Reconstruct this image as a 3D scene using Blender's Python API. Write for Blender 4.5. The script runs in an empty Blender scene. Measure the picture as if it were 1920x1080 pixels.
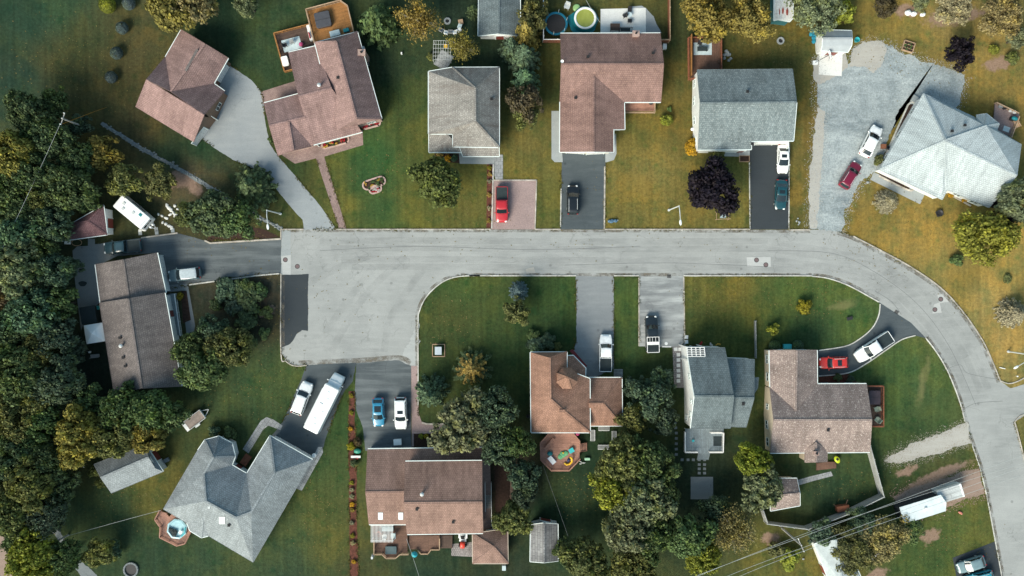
import bpy, bmesh, math, random
import numpy as np
from mathutils import Vector, Matrix, noise as mnoise
from mathutils.bvhtree import BVHTree
random.seed(7)
R = math.radians
CAM_H = 140.0          # the drone hovers 140 m above the street
PPM = 12.0             # photograph pixels per metre of ground
scene = bpy.context.scene
col = scene.collection
ORG = {}               # world origin of each thing, its parts share it

def W(px, py, z=0.0):
    """map position (surveyed on the photograph) of a point at height z"""
    k = (CAM_H - z) / CAM_H / PPM
    return Vector(((px - 960) * k, (540 - py) * k, z))

def tag(o, label=None, cat=None, group=None, kind=None):
    if label: o['label'] = label
    if cat: o['category'] = cat
    if group: o['group'] = group
    if kind: o['kind'] = kind
    return o

# ---------------------------------------------------------------- materials
def nd(nt, t, **kw):
    n = nt.nodes.new(t)
    for k, v in kw.items(): setattr(n, k, v)
    return n

def newmat(name, rough=.85, spec=.3, metal=0.0):
    m = bpy.data.materials.new(name); m.use_nodes = True
    nt = m.node_tree; b = nt.nodes['Principled BSDF']
    b.inputs['Roughness'].default_value = rough
    b.inputs['Specular IOR Level'].default_value = spec
    b.inputs['Metallic'].default_value = metal
    return m, nt, b

def mixc(nt, fac, a, b, mode='MIX'):
    n = nt.nodes.new('ShaderNodeMix'); n.data_type = 'RGBA'; n.blend_type = mode
    for i, v in ((0, fac), (6, a), (7, b)):
        if isinstance(v, (int, float)): n.inputs[i].default_value = v
        elif isinstance(v, tuple): n.inputs[i].default_value = (*v[:3], 1)
        else: nt.links.new(v, n.inputs[i])
    return n.outputs[2]

def noise(nt, scale, detail=3, vec=None, rough=.6, dist=0):
    n = nt.nodes.new('ShaderNodeTexNoise'); n.inputs['Scale'].default_value = scale
    n.inputs['Detail'].default_value = detail; n.inputs['Roughness'].default_value = rough
    n.inputs['Distortion'].default_value = dist
    if vec is not None: nt.links.new(vec, n.inputs['Vector'])
    return n.outputs['Fac']

def ramp(nt, fac, lo, hi, a=0.0, b=1.0):
    n = nt.nodes.new('ShaderNodeMapRange'); n.inputs[1].default_value = lo; n.inputs[2].default_value = hi
    n.inputs[3].default_value = a; n.inputs[4].default_value = b
    nt.links.new(fac, n.inputs[0]); return n.outputs[0]

def mth(nt, op, a, b=None):
    n = nt.nodes.new('ShaderNodeMath'); n.operation = op
    for i, v in ((0, a), (1, b)):
        if v is None: continue
        if isinstance(v, (int, float)): n.inputs[i].default_value = v
        else: nt.links.new(v, n.inputs[i])
    return n.outputs[0]

def mul(c, k): return tuple(min(1, x * k) for x in c)
def pos(nt): return nt.nodes.new('ShaderNodeNewGeometry').outputs['Position']
def objc(nt): return nt.nodes.new('ShaderNodeTexCoord').outputs['Object']
def uvc(nt): return nt.nodes.new('ShaderNodeTexCoord').outputs['UV']
def scl(nt, vec, s, rot=0):
    n = nt.nodes.new('ShaderNodeMapping'); n.inputs['Scale'].default_value = s
    n.inputs['Rotation'].default_value = (0, 0, rot); nt.links.new(vec, n.inputs['Vector']); return n.outputs[0]
def bump(nt, b, h, strength=.3, dist=.05):
    n = nt.nodes.new('ShaderNodeBump'); n.inputs['Strength'].default_value = strength
    n.inputs['Distance'].default_value = dist
    nt.links.new(h, n.inputs['Height']); nt.links.new(n.outputs[0], b.inputs['Normal'])

MATS = {}
def pm(name, c, rough=.8, var=.18, scale=2.0, spec=.3, metal=0, fine=None):
    """plain surface with two scales of wear"""
    if name in MATS: return MATS[name]
    m, nt, b = newmat(name, rough, spec, metal)
    p = objc(nt)
    c1 = mixc(nt, ramp(nt, noise(nt, scale, 4, p), .3, .7), mul(c, 1 - var), mul(c, 1 + var))
    c2 = mixc(nt, ramp(nt, noise(nt, fine or scale * 9, 2, p), .3, .7, 0, .5), c1, mul(c, 1 - var * 1.6))
    nt.links.new(c2, b.inputs['Base Color'])
    MATS[name] = m; return m

def brickmat(name, c1, c2, mortar, w, h, gap=.012, rough=.85, big=.22, bigscale=.35, speck=None, spec=.25, stain=None):
    """coursed material (shingles, pavers, boards) laid out in metres along each face"""
    if name in MATS: return MATS[name]
    m, nt, b = newmat(name, rough, spec)
    uv = uvc(nt)
    t = nt.nodes.new('ShaderNodeTexBrick'); nt.links.new(uv, t.inputs['Vector'])
    t.inputs['Scale'].default_value = 1; t.inputs['Mortar Size'].default_value = gap
    t.inputs['Brick Width'].default_value = w; t.inputs['Row Height'].default_value = h
    t.inputs['Mortar Smooth'].default_value = .3
    t.inputs['Color1'].default_value = (*c1, 1); t.inputs['Color2'].default_value = (*c2, 1)
    t.inputs['Mortar'].default_value = (*mortar, 1)
    p = pos(nt)
    k = ramp(nt, noise(nt, bigscale, 5, p), .3, .7, 1 - big, 1 + big)
    c = mixc(nt, 1.0, t.outputs['Color'], k, 'MULTIPLY')
    if speck:
        c = mixc(nt, ramp(nt, noise(nt, 3.2, 2, uv, .8), .57, .68, 0, .75), c, speck)
    sk = noise(nt, 1.0, 5, scl(nt, uv, (1.1, .16, 1)), .65)
    if h > .25 and w < 1 and gap > .02: c = mixc(nt, 1.0, c, ramp(nt, sk, .35, .7, 1.14, .78), 'MULTIPLY')
    g = ramp(nt, noise(nt, 5.5, 3, p, .75), .3, .7, .8, 1.18)
    c = mixc(nt, 1.0, c, g, 'MULTIPLY')
    if stain:
        st = noise(nt, 1.0, 4, scl(nt, uv, (1.3, .12, 1)))
        c = mixc(nt, ramp(nt, st, .5, .72, 0, .7), c, stain)
    nt.links.new(c, b.inputs['Base Color'])
    bump(nt, b, t.outputs['Fac'], -.25, .02)
    MATS[name] = m; return m

def paint_mat():
    m, nt, b = newmat('vehicle_paint', .28, .5)
    oi = nt.nodes.new('ShaderNodeObjectInfo')
    k = ramp(nt, noise(nt, 3, 3, objc(nt)), .3, .7, .88, 1.06)
    nt.links.new(mixc(nt, 1.0, oi.outputs['Color'], k, 'MULTIPLY'), b.inputs['Base Color'])
    b.inputs['Coat Weight'].default_value = .5; b.inputs['Coat Roughness'].default_value = .08
    return m

def leaf_mat(name='foliage', warm=(1.62, 1.5, .85), transl=.25):
    m, nt, b = newmat(name, .7, .2)
    oi = nt.nodes.new('ShaderNodeObjectInfo'); g = nt.nodes.new('ShaderNodeNewGeometry')
    rnd = g.outputs['Random Per Island']
    base = oi.outputs['Color']
    clump = noise(nt, .55, 3, g.outputs['Position'])
    c = mixc(nt, 1.0, base, ramp(nt, rnd, 0, 1, .5, 1.5), 'MULTIPLY')
    c = mixc(nt, ramp(nt, clump, .5, .68, 0, .8), c, mixc(nt, 1.0, c, warm, 'MULTIPLY'))  # warm, brighter clumps put sunlit tips into the foliage colour
    nt.links.new(c, b.inputs['Base Color'])
    tr = nt.nodes.new('ShaderNodeBsdfTranslucent'); nt.links.new(c, tr.inputs['Color'])
    mx = nt.nodes.new('ShaderNodeMixShader'); mx.inputs[0].default_value = transl
    nt.links.new(b.outputs[0], mx.inputs[1]); nt.links.new(tr.outputs[0], mx.inputs[2])
    nt.links.new(mx.outputs[0], nt.nodes['Material Output'].inputs['Surface'])
    return m

def asphalt_mat(name, c, light, streak=.5, patch=.5, rot=0, cracks=.35, stripe=(.25, 1.6, 1)):
    m, nt, b = newmat(name, .9, .2)
    p = pos(nt)
    c0 = mixc(nt, ramp(nt, noise(nt, .11, 5, p, .65), .3, .72, 0, patch), c, light)
    st = noise(nt, 1.0, 4, scl(nt, p, stripe, rot), .6)
    c0 = mixc(nt, ramp(nt, st, .45, .75, 0, streak), c0, light)
    c0 = mixc(nt, ramp(nt, noise(nt, .5, 6, p, .7), .55, .8, 0, .3), c0, mul(c, .55))
    agg = ramp(nt, noise(nt, 9, 3, p, .8), .25, .75, .82, 1.17)
    c0 = mixc(nt, 1.0, c0, agg, 'MULTIPLY')
    v = nt.nodes.new('ShaderNodeTexVoronoi'); v.feature = 'DISTANCE_TO_EDGE'; v.inputs['Scale'].default_value = .09
    dv = nt.nodes.new('ShaderNodeVectorMath'); dv.operation = 'ADD'
    ns = nt.nodes.new('ShaderNodeTexNoise'); ns.inputs['Scale'].default_value = .35; ns.inputs['Detail'].default_value = 4
    nt.links.new(p, ns.inputs['Vector'])
    sc = nt.nodes.new('ShaderNodeVectorMath'); sc.operation = 'SCALE'; sc.inputs['Scale'].default_value = 5
    nt.links.new(ns.outputs['Color'], sc.inputs[0]); nt.links.new(p, dv.inputs[0]); nt.links.new(sc.outputs[0], dv.inputs[1])
    nt.links.new(dv.outputs[0], v.inputs['Vector'])
    ck = mth(nt, 'MULTIPLY', ramp(nt, v.outputs['Distance'], 0, .006, cracks, 0), ramp(nt, noise(nt, .2, 2, p), .45, .6))
    c0 = mixc(nt, ck, c0, mul(c, .35))
    # small dark specks and oil drops
    sp = nt.nodes.new('ShaderNodeTexVoronoi'); sp.inputs['Scale'].default_value = .32; nt.links.new(p, sp.inputs['Vector'])
    c0 = mixc(nt, ramp(nt, sp.outputs['Distance'], .05, .085, .45, 0), c0, mul(c, .45))
    nt.links.new(c0, b.inputs['Base Color'])
    bump(nt, b, noise(nt, 14, 2, p), .25, .02)
    return m

# ---------------------------------------------------------------- mesh builder
class MB:
    def __init__(s): s.v = []; s.f = []
    def poly(s, pts):
        n = len(s.v); s.v += [Vector(p) for p in pts]; s.f.append(tuple(range(n, n + len(pts)))); return s
    def add(s, vs, fs):
        n = len(s.v); s.v += [Vector(p) for p in vs]; s.f += [tuple(i + n for i in f) for f in fs]; return s
    def box(s, c, d, rz=0, ry=0):
        M = Matrix.Translation(Vector(c)) @ Matrix.Rotation(rz, 4, 'Z') @ Matrix.Rotation(ry, 4, 'Y')
        x, y, z = d[0] / 2, d[1] / 2, d[2] / 2
        vs = [M @ Vector((a * x, b * y, e * z)) for e in (-1, 1) for a, b in ((-1, -1), (1, -1), (1, 1), (-1, 1))]
        return s.add(vs, [(3, 2, 1, 0), (4, 5, 6, 7), (0, 1, 5, 4), (1, 2, 6, 5), (2, 3, 7, 6), (3, 0, 4, 7)])
    def bar(s, p, q, w, h):
        p, q = Vector(p), Vector(q); d = q - p
        if d.length < 1e-5: return s
        d.normalize(); up = Vector((0, 0, 1)) if abs(d.z) < .95 else Vector((1, 0, 0))
        a = d.cross(up).normalized(); u = a.cross(d).normalized()
        vs = [e + a * i * w / 2 + u * j * h / 2 for e in (p, q) for i, j in ((-1, -1), (1, -1), (1, 1), (-1, 1))]
        return s.add(vs, [(3, 2, 1, 0), (4, 5, 6, 7), (0, 1, 5, 4), (1, 2, 6, 5), (2, 3, 7, 6), (3, 0, 4, 7)])
    def tube(s, pts, r, n=8, cap=True):
        pts = [Vector(p) for p in pts]; m = len(pts)
        rs = r if isinstance(r, (list, tuple)) else [r] * m
        vs = []; fs = []
        for i, p in enumerate(pts):
            d = (pts[min(i + 1, m - 1)] - pts[max(i - 1, 0)]).normalized()
            up = Vector((0, 0, 1)) if abs(d.z) < .9 else Vector((1, 0, 0))
            a = d.cross(up).normalized(); u = a.cross(d).normalized()
            vs += [p + (a * math.cos(t) + u * math.sin(t)) * rs[i] for t in [2 * math.pi * k / n for k in range(n)]]
        for i in range(m - 1):
            fs += [(i * n + k, i * n + (k + 1) % n, (i + 1) * n + (k + 1) % n, (i + 1) * n + k) for k in range(n)]
        if cap: fs += [tuple(range(n - 1, -1, -1)), tuple(range((m - 1) * n, m * n))]
        return s.add(vs, fs)
    def prism(s, pts, z0, z1, top=True):
        n = len(pts); a = sum(pts[i][0] * pts[(i + 1) % n][1] - pts[(i + 1) % n][0] * pts[i][1] for i in range(n))
        if a < 0: pts = pts[::-1]
        vs = [(p[0], p[1], z0) for p in pts] + [(p[0], p[1], z1) for p in pts]
        fs = [(i, (i + 1) % n, n + (i + 1) % n, n + i) for i in range(n)]
        if top: fs += [tuple(range(n, 2 * n)), tuple(range(n - 1, -1, -1))]
        return s.add(vs, fs)
    def cyl(s, c, r, h, n=20, r2=None):
        r2 = r if r2 is None else r2; c = Vector(c)
        vs = [c + Vector((rr * math.cos(2 * math.pi * k / n), rr * math.sin(2 * math.pi * k / n), z)) for rr, z in ((r, 0), (r2, h)) for k in range(n)]
        fs = [(k, (k + 1) % n, n + (k + 1) % n, n + k) for k in range(n)] + [tuple(range(n - 1, -1, -1)), tuple(range(n, 2 * n))]
        return s.add(vs, fs)
    def lathe(s, c, prof, n=24):
        c = Vector(c); vs = []; fs = []; m = len(prof)
        for r, z in prof: vs += [c + Vector((r * math.cos(2 * math.pi * k / n), r * math.sin(2 * math.pi * k / n), z)) for k in range(n)]
        for i in range(m - 1): fs += [(i * n + k, i * n + (k + 1) % n, (i + 1) * n + (k + 1) % n, (i + 1) * n + k) for k in range(n)]
        return s.add(vs, fs)
    def ell(s, c, r, n=10, m=6, jit=0):
        c = Vector(c); vs = []; fs = []
        for i in range(m + 1):
            t = math.pi * i / m
            for k in range(n):
                q = 2 * math.pi * k / n; j = 1 + random.uniform(-jit, jit)
                vs.append(c + Vector((r[0] * math.sin(t) * math.cos(q) * j, r[1] * math.sin(t) * math.sin(q) * j, r[2] * math.cos(t) * j)))
        for i in range(m): fs += [(i * n + k, (i + 1) * n + k, (i + 1) * n + (k + 1) % n, i * n + (k + 1) % n) for k in range(n)]
        return s.add(vs, fs)
    def build(s, name, mat, parent=None, loc=None, smooth=False, uvang=0.0, tri=False, bevel=0):
        off = ORG[parent.name] if parent else (Vector(loc) if loc is not None else Vector((0, 0, 0)))
        me = bpy.data.meshes.new(name)
        me.from_pydata([tuple(p - off) for p in s.v], [], s.f)
        if tri or any(len(f) > 4 for f in s.f):
            bm = bmesh.new(); bm.from_mesh(me)
            bmesh.ops.triangulate(bm, faces=[f for f in bm.faces if len(f.verts) > 4 or tri]); bm.to_mesh(me); bm.free()
        if bevel:
            bm = bmesh.new(); bm.from_mesh(me); bmesh.ops.remove_doubles(bm, verts=bm.verts, dist=1e-4)
            bmesh.ops.bevel(bm, geom=[e for e in bm.edges if len(e.link_faces) == 2 and e.calc_face_angle(0) > .5], offset=bevel, segments=2, affect='EDGES', profile=.6)
            bm.to_mesh(me); bm.free()
        uv = me.uv_layers.new(name='UVMap').data
        ca, sa = math.cos(uvang), math.sin(uvang)
        for p in me.polygons:
            n = p.normal
            if abs(n.z) > .995: u = Vector((ca, sa, 0)); v = Vector((-sa, ca, 0))
            else: u = Vector((0, 0, 1)).cross(n).normalized(); v = n.cross(u)
            for li in p.loop_indices:
                q = me.vertices[me.loops[li].vertex_index].co + off
                uv[li].uv = (q.dot(u), q.dot(v))
        if smooth: me.polygons.foreach_set('use_smooth', [True] * len(me.polygons))
        me.materials.append(mat); me.update()
        o = bpy.data.objects.new(name, me); col.objects.link(o)
        if parent: o.parent = parent
        elif loc is not None: o.location = loc
        ORG[o.name] = off
        return o

def thing(name, label, cat, loc=(0, 0, 0), rz=0, group=None):
    o = bpy.data.objects.new(name, None); col.objects.link(o)
    o.location = loc; o.rotation_euler.z = rz; o.empty_display_size = .5
    ORG[o.name] = Vector(loc)
    return tag(o, label, cat, group)

def copy_tree(o, parent=None):
    c = o.copy(); col.objects.link(c)
    ORG[c.name] = ORG[o.name]
    if parent: c.parent = parent
    for ch in list(o.children): copy_tree(ch, c)
    return c

def sheet(name, pts, z, mat, uvang=0.0, jit=0.0, kind='structure', label=None, cat=None, smoothpts=False):
    """a flat surface lying on the ground, its outline surveyed from the photograph"""
    if smoothpts: pts = spline(pts, True)
    P = [W(*p) for p in pts]
    if jit:
        Q = []
        for i, p in enumerate(P):
            q = P[(i + 1) % len(P)]; n = max(1, int((q - p).length / .22))
            for k in range(n):
                t = p.lerp(q, k / n)
                v = mnoise.noise_vector(t * .45) * 2.6 + mnoise.noise_vector(t * 1.7) * 1.5 + mnoise.noise_vector(t * 5) * .9
                Q.append(t + Vector((v.x, v.y, 0)) * jit)
        P = Q
    n = len(P)
    if sum(P[i].x * P[(i + 1) % n].y - P[(i + 1) % n].x * P[i].y for i in range(n)) < 0: P = P[::-1]
    m = MB(); m.poly([Vector((p.x, p.y, z)) for p in P])
    o = m.build(name, mat, uvang=uvang, tri=True)
    tag(o, label, cat, None, kind); return o

def spline(pts, closed=False, n=6):
    out = []; m = len(pts)
    for i in range(m if closed else m - 1):
        p = [pts[(i + k) % m] if closed else pts[min(max(i + k, 0), m - 1)] for k in (-1, 0, 1, 2)]
        for k in range(n):
            t = k / n
            out.append(tuple(.5 * (2 * p[1][a] + (p[2][a] - p[0][a]) * t + (2 * p[0][a] - 5 * p[1][a] + 4 * p[2][a] - p[3][a]) * t * t + (3 * p[1][a] - p[0][a] - 3 * p[2][a] + p[3][a]) * t ** 3) for a in (0, 1)))
    if not closed: out.append(tuple(pts[-1][:2]))
    return out

def strip(pts, w, z0, z1):
    """raised strip (kerb, edging) following a line of world points"""
    m = MB(); P = [Vector((p[0], p[1], 0)) for p in pts]; n = len(P); L = []; Rr = []
    for i in range(n):
        d = (P[min(i + 1, n - 1)] - P[max(i - 1, 0)]).normalized(); a = Vector((-d.y, d.x, 0)) * w / 2
        L.append(P[i] + a); Rr.append(P[i] - a)
    vs = []
    for l, r in zip(L, Rr): vs += [(l.x, l.y, z0), (l.x, l.y, z1), (r.x, r.y, z1), (r.x, r.y, z0)]
    fs = []
    for i in range(n - 1):
        a = i * 4; b = a + 4
        fs += [(a + 1, a, b, b + 1), (a + 2, a + 1, b + 1, b + 2), (a + 3, a + 2, b + 2, b + 3)]
    fs += [(0, 1, 2, 3), (n * 4 - 1, n * 4 - 2, n * 4 - 3, n * 4 - 4)]
    m.add(vs, fs); return m

def kerb(pts, w=.16, h=.12, mat=None, sm=True, name='kerb'):
    P = spline(pts) if sm and len(pts) > 2 else pts
    o = strip([W(*p) for p in P], w, 0, h).build(name, mat or M_kerb)
    tag(o, kind='structure'); return o
# ---------------------------------------------------------------- setting: ground, roads, drives
M_road = asphalt_mat('old_grey_asphalt', (.238, .248, .242), (.355, .364, .352), .6, .95, 0, .4)
M_blk = asphalt_mat('dark_asphalt', (.052, .066, .073), (.135, .155, .165), .25, .35, R(90), .2)
M_new = asphalt_mat('new_black_asphalt', (.036, .044, .05), (.055, .063, .07), .2, .3, R(90), .1)
M_wide = asphalt_mat('worn_drive_asphalt', (.055, .068, .075), (.19, .21, .215), .75, .45, R(90), .3, (.1, 1.1, 1))
M_drvA = asphalt_mat('pale_grey_drive', (.23, .255, .27), (.34, .36, .36), .4, .6, R(50), .3)
M_drvG = asphalt_mat('grey_drive_asphalt', (.17, .185, .195), (.28, .295, .295), .5, .5, R(90), .3)
M_drvH = asphalt_mat('blotchy_concrete_drive', (.15, .16, .165), (.44, .46, .45), .95, .35, R(90), .3, (.12, .8, 1))
def gravel_mat():
    m, nt, b = newmat('blue_grey_gravel', .95, .15); p = pos(nt)
    c = mixc(nt, ramp(nt, noise(nt, .13, 6, p, .7, .6), .34, .66), (.165, .20, .213), (.36, .40, .402))
    c = mixc(nt, ramp(nt, noise(nt, 1.0, 5, scl(nt, p, (.18, .7, 1), R(65)), .7), .5, .72, 0, .6), c, (.43, .47, .475))
    c = mixc(nt, ramp(nt, noise(nt, .7, 6, p, .8), .52, .75, 0, .65), c, (.12, .15, .165))
    c = mixc(nt, 1.0, c, ramp(nt, noise(nt, 3.2, 4, p, .85), .25, .75, .6, 1.42), 'MULTIPLY')
    c = mixc(nt, 1.0, c, ramp(nt, noise(nt, 12, 2, p, .8), .25, .75, .7, 1.3), 'MULTIPLY')
    nt.links.new(c, b.inputs['Base Color']); bump(nt, b, noise(nt, 7, 4, p, .8), .6, .06); return m
M_gravel = gravel_mat()
M_sand = asphalt_mat('pale_sandy_gravel', (.33, .315, .28), (.46, .445, .41), .4, .6, R(20), 0)
M_conc = asphalt_mat('concrete', (.26, .285, .29), (.37, .39, .385), .3, .6, 0, .25)
M_dconc = asphalt_mat('weathered_concrete', (.15, .17, .18), (.23, .25, .25), .3, .6, 0, .4)
M_white_conc = asphalt_mat('white_concrete', (.62, .62, .59), (.74, .74, .71), .4, .5, 0, .15)
M_kerb = pm('kerb_concrete', (.47, .43, .37), .9, .42, .9, fine=5)
M_kerbw = pm('pale_kerb_concrete', (.56, .55, .5), .9, .36, .9, fine=5)
M_mulch = pm('red_mulch', (.125, .045, .03), .95, .45, 3, fine=14)
M_dmulch = pm('dark_mulch', (.05, .028, .02), .95, .4, 3, fine=14)
M_paver = brickmat('pink_pavers', (.30, .215, .19), (.24, .165, .15), (.16, .12, .11), .4, .2, .015)
M_paver2 = brickmat('rose_block_paving', (.34, .25, .235), (.29, .215, .205), (.22, .17, .16), .22, .11, .01, big=.12)
M_slab = brickmat('grey_slabs', (.3, .31, .31), (.23, .24, .25), (.08, .09, .09), .6, .6, .02)
M_cobble = brickmat('grey_cobble_patio', (.22, .2, .19), (.3, .27, .26), (.1, .09, .09), .3, .3, .03)

GRASS = [  # surveyed turf colour; the darker left is greener grass with shade put in
 (60,40,.034,.060,.026),(150,70,.068,.068,.022),(40,150,.030,.050,.024),(190,190,.075,.062,.020),(250,80,.080,.066,.022),(230,160,.072,.056,.018),(110,20,.042,.072,.028),
 (100,110,.070,.066,.022),(420,50,.030,.045,.018),(320,300,.028,.050,.018),(250,250,.07,.055,.02),(330,340,.10,.075,.035),(360,330,.085,.062,.028),(380,280,.026,.048,.016),
 (450,40,.04,.055,.018),(470,120,.038,.055,.018),(520,100,.04,.055,.018),(560,330,.055,.062,.016),(590,360,.085,.075,.018),(620,330,.075,.078,.018),
 (700,290,.045,.085,.020),(690,330,.044,.082,.020),(640,390,.10,.092,.020),(720,390,.048,.080,.020),(770,380,.095,.090,.019),(870,400,.105,.090,.020),(900,340,.095,.088,.020),
 (760,200,.058,.066,.016),(780,260,.080,.080,.018),(730,120,.028,.040,.016),(860,60,.028,.040,.018),(920,100,.026,.036,.015),
 (1020,160,.062,.060,.016),(980,280,.125,.098,.024),(980,320,.120,.098,.022),(1030,380,.095,.086,.019),(1270,60,.050,.052,.016),(1262,150,.090,.072,.018),(1290,220,.12,.085,.018),
 (1180,330,.160,.116,.027),(1220,320,.185,.132,.032),(1240,390,.150,.112,.026),(1200,250,.135,.102,.022),(1160,400,.135,.105,.024),(1300,380,.150,.108,.024),(1380,400,.120,.098,.022),(1385,300,.07,.075,.018),
 (1440,70,.100,.076,.018),(1480,110,.080,.070,.018),(1515,160,.105,.080,.018),(1510,250,.140,.096,.022),(1500,350,.135,.096,.022),(1500,410,.11,.085,.02),
 (1640,40,.175,.120,.026),(1700,70,.215,.145,.032),(1760,50,.24,.165,.045),(1850,60,.20,.14,.038),(1860,150,.21,.14,.033),(1900,180,.19,.125,.03),(1820,230,.13,.10,.024),(1690,95,.13,.10,.022),
 (1640,400,.185,.128,.030),(1700,440,.24,.160,.038),(1720,360,.20,.135,.032),(1820,380,.20,.135,.03),(1760,480,.25,.170,.042),(1850,550,.28,.190,.052),(1820,530,.17,.125,.03),(1890,500,.24,.165,.04),(1890,690,.22,.155,.042),(1880,640,.27,.18,.05),
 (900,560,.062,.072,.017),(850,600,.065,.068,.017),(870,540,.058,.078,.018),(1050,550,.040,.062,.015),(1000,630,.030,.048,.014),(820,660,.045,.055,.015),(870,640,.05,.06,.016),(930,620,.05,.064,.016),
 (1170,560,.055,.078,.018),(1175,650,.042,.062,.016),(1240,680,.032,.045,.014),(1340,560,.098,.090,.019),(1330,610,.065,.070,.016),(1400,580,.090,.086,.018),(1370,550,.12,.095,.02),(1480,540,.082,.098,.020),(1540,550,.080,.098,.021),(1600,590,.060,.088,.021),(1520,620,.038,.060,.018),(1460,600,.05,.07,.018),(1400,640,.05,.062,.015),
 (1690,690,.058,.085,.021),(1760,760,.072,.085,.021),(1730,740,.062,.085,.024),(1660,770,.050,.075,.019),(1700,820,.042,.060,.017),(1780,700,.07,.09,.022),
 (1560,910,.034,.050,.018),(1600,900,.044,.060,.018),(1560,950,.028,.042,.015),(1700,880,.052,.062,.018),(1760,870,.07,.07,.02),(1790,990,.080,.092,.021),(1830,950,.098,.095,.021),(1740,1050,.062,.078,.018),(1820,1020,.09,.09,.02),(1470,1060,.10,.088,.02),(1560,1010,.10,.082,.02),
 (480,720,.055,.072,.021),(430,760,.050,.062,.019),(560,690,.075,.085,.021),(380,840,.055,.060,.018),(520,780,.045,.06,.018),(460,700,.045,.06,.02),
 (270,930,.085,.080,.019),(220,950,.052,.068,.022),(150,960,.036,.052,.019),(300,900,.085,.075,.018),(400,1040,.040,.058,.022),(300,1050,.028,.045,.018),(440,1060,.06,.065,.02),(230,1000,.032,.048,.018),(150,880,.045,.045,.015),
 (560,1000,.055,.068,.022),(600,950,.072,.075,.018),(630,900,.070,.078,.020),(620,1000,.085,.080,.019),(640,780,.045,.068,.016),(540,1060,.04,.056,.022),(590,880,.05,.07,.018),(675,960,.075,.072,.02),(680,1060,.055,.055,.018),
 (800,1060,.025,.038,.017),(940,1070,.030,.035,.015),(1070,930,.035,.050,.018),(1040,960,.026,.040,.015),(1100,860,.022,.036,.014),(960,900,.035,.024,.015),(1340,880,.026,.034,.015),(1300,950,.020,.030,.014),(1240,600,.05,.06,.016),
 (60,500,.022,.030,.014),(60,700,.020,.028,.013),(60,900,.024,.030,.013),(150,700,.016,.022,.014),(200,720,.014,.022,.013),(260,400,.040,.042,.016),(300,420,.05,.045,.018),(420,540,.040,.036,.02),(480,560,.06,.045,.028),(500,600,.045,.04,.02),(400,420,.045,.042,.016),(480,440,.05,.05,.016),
]
DIRT = [(1755,893,75,11,24),(1745,1005,22,14,20),(1645,1078,22,14,20),(1700,884,30,8,22),(1640,100,20,16,0),(1790,30,60,18,10),(1870,120,30,14,10),(1700,20,30,14,0),(360,345,14,30,40),(500,585,20,10,20),(330,335,14,20,0),(1445,1010,20,14,0),(955,905,20,30,0),(1000,620,1,1,0)]
PALE = [(1730,718,8,52,-12),(1580,572,30,9,10),(870,560,1,1,0)]

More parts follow.
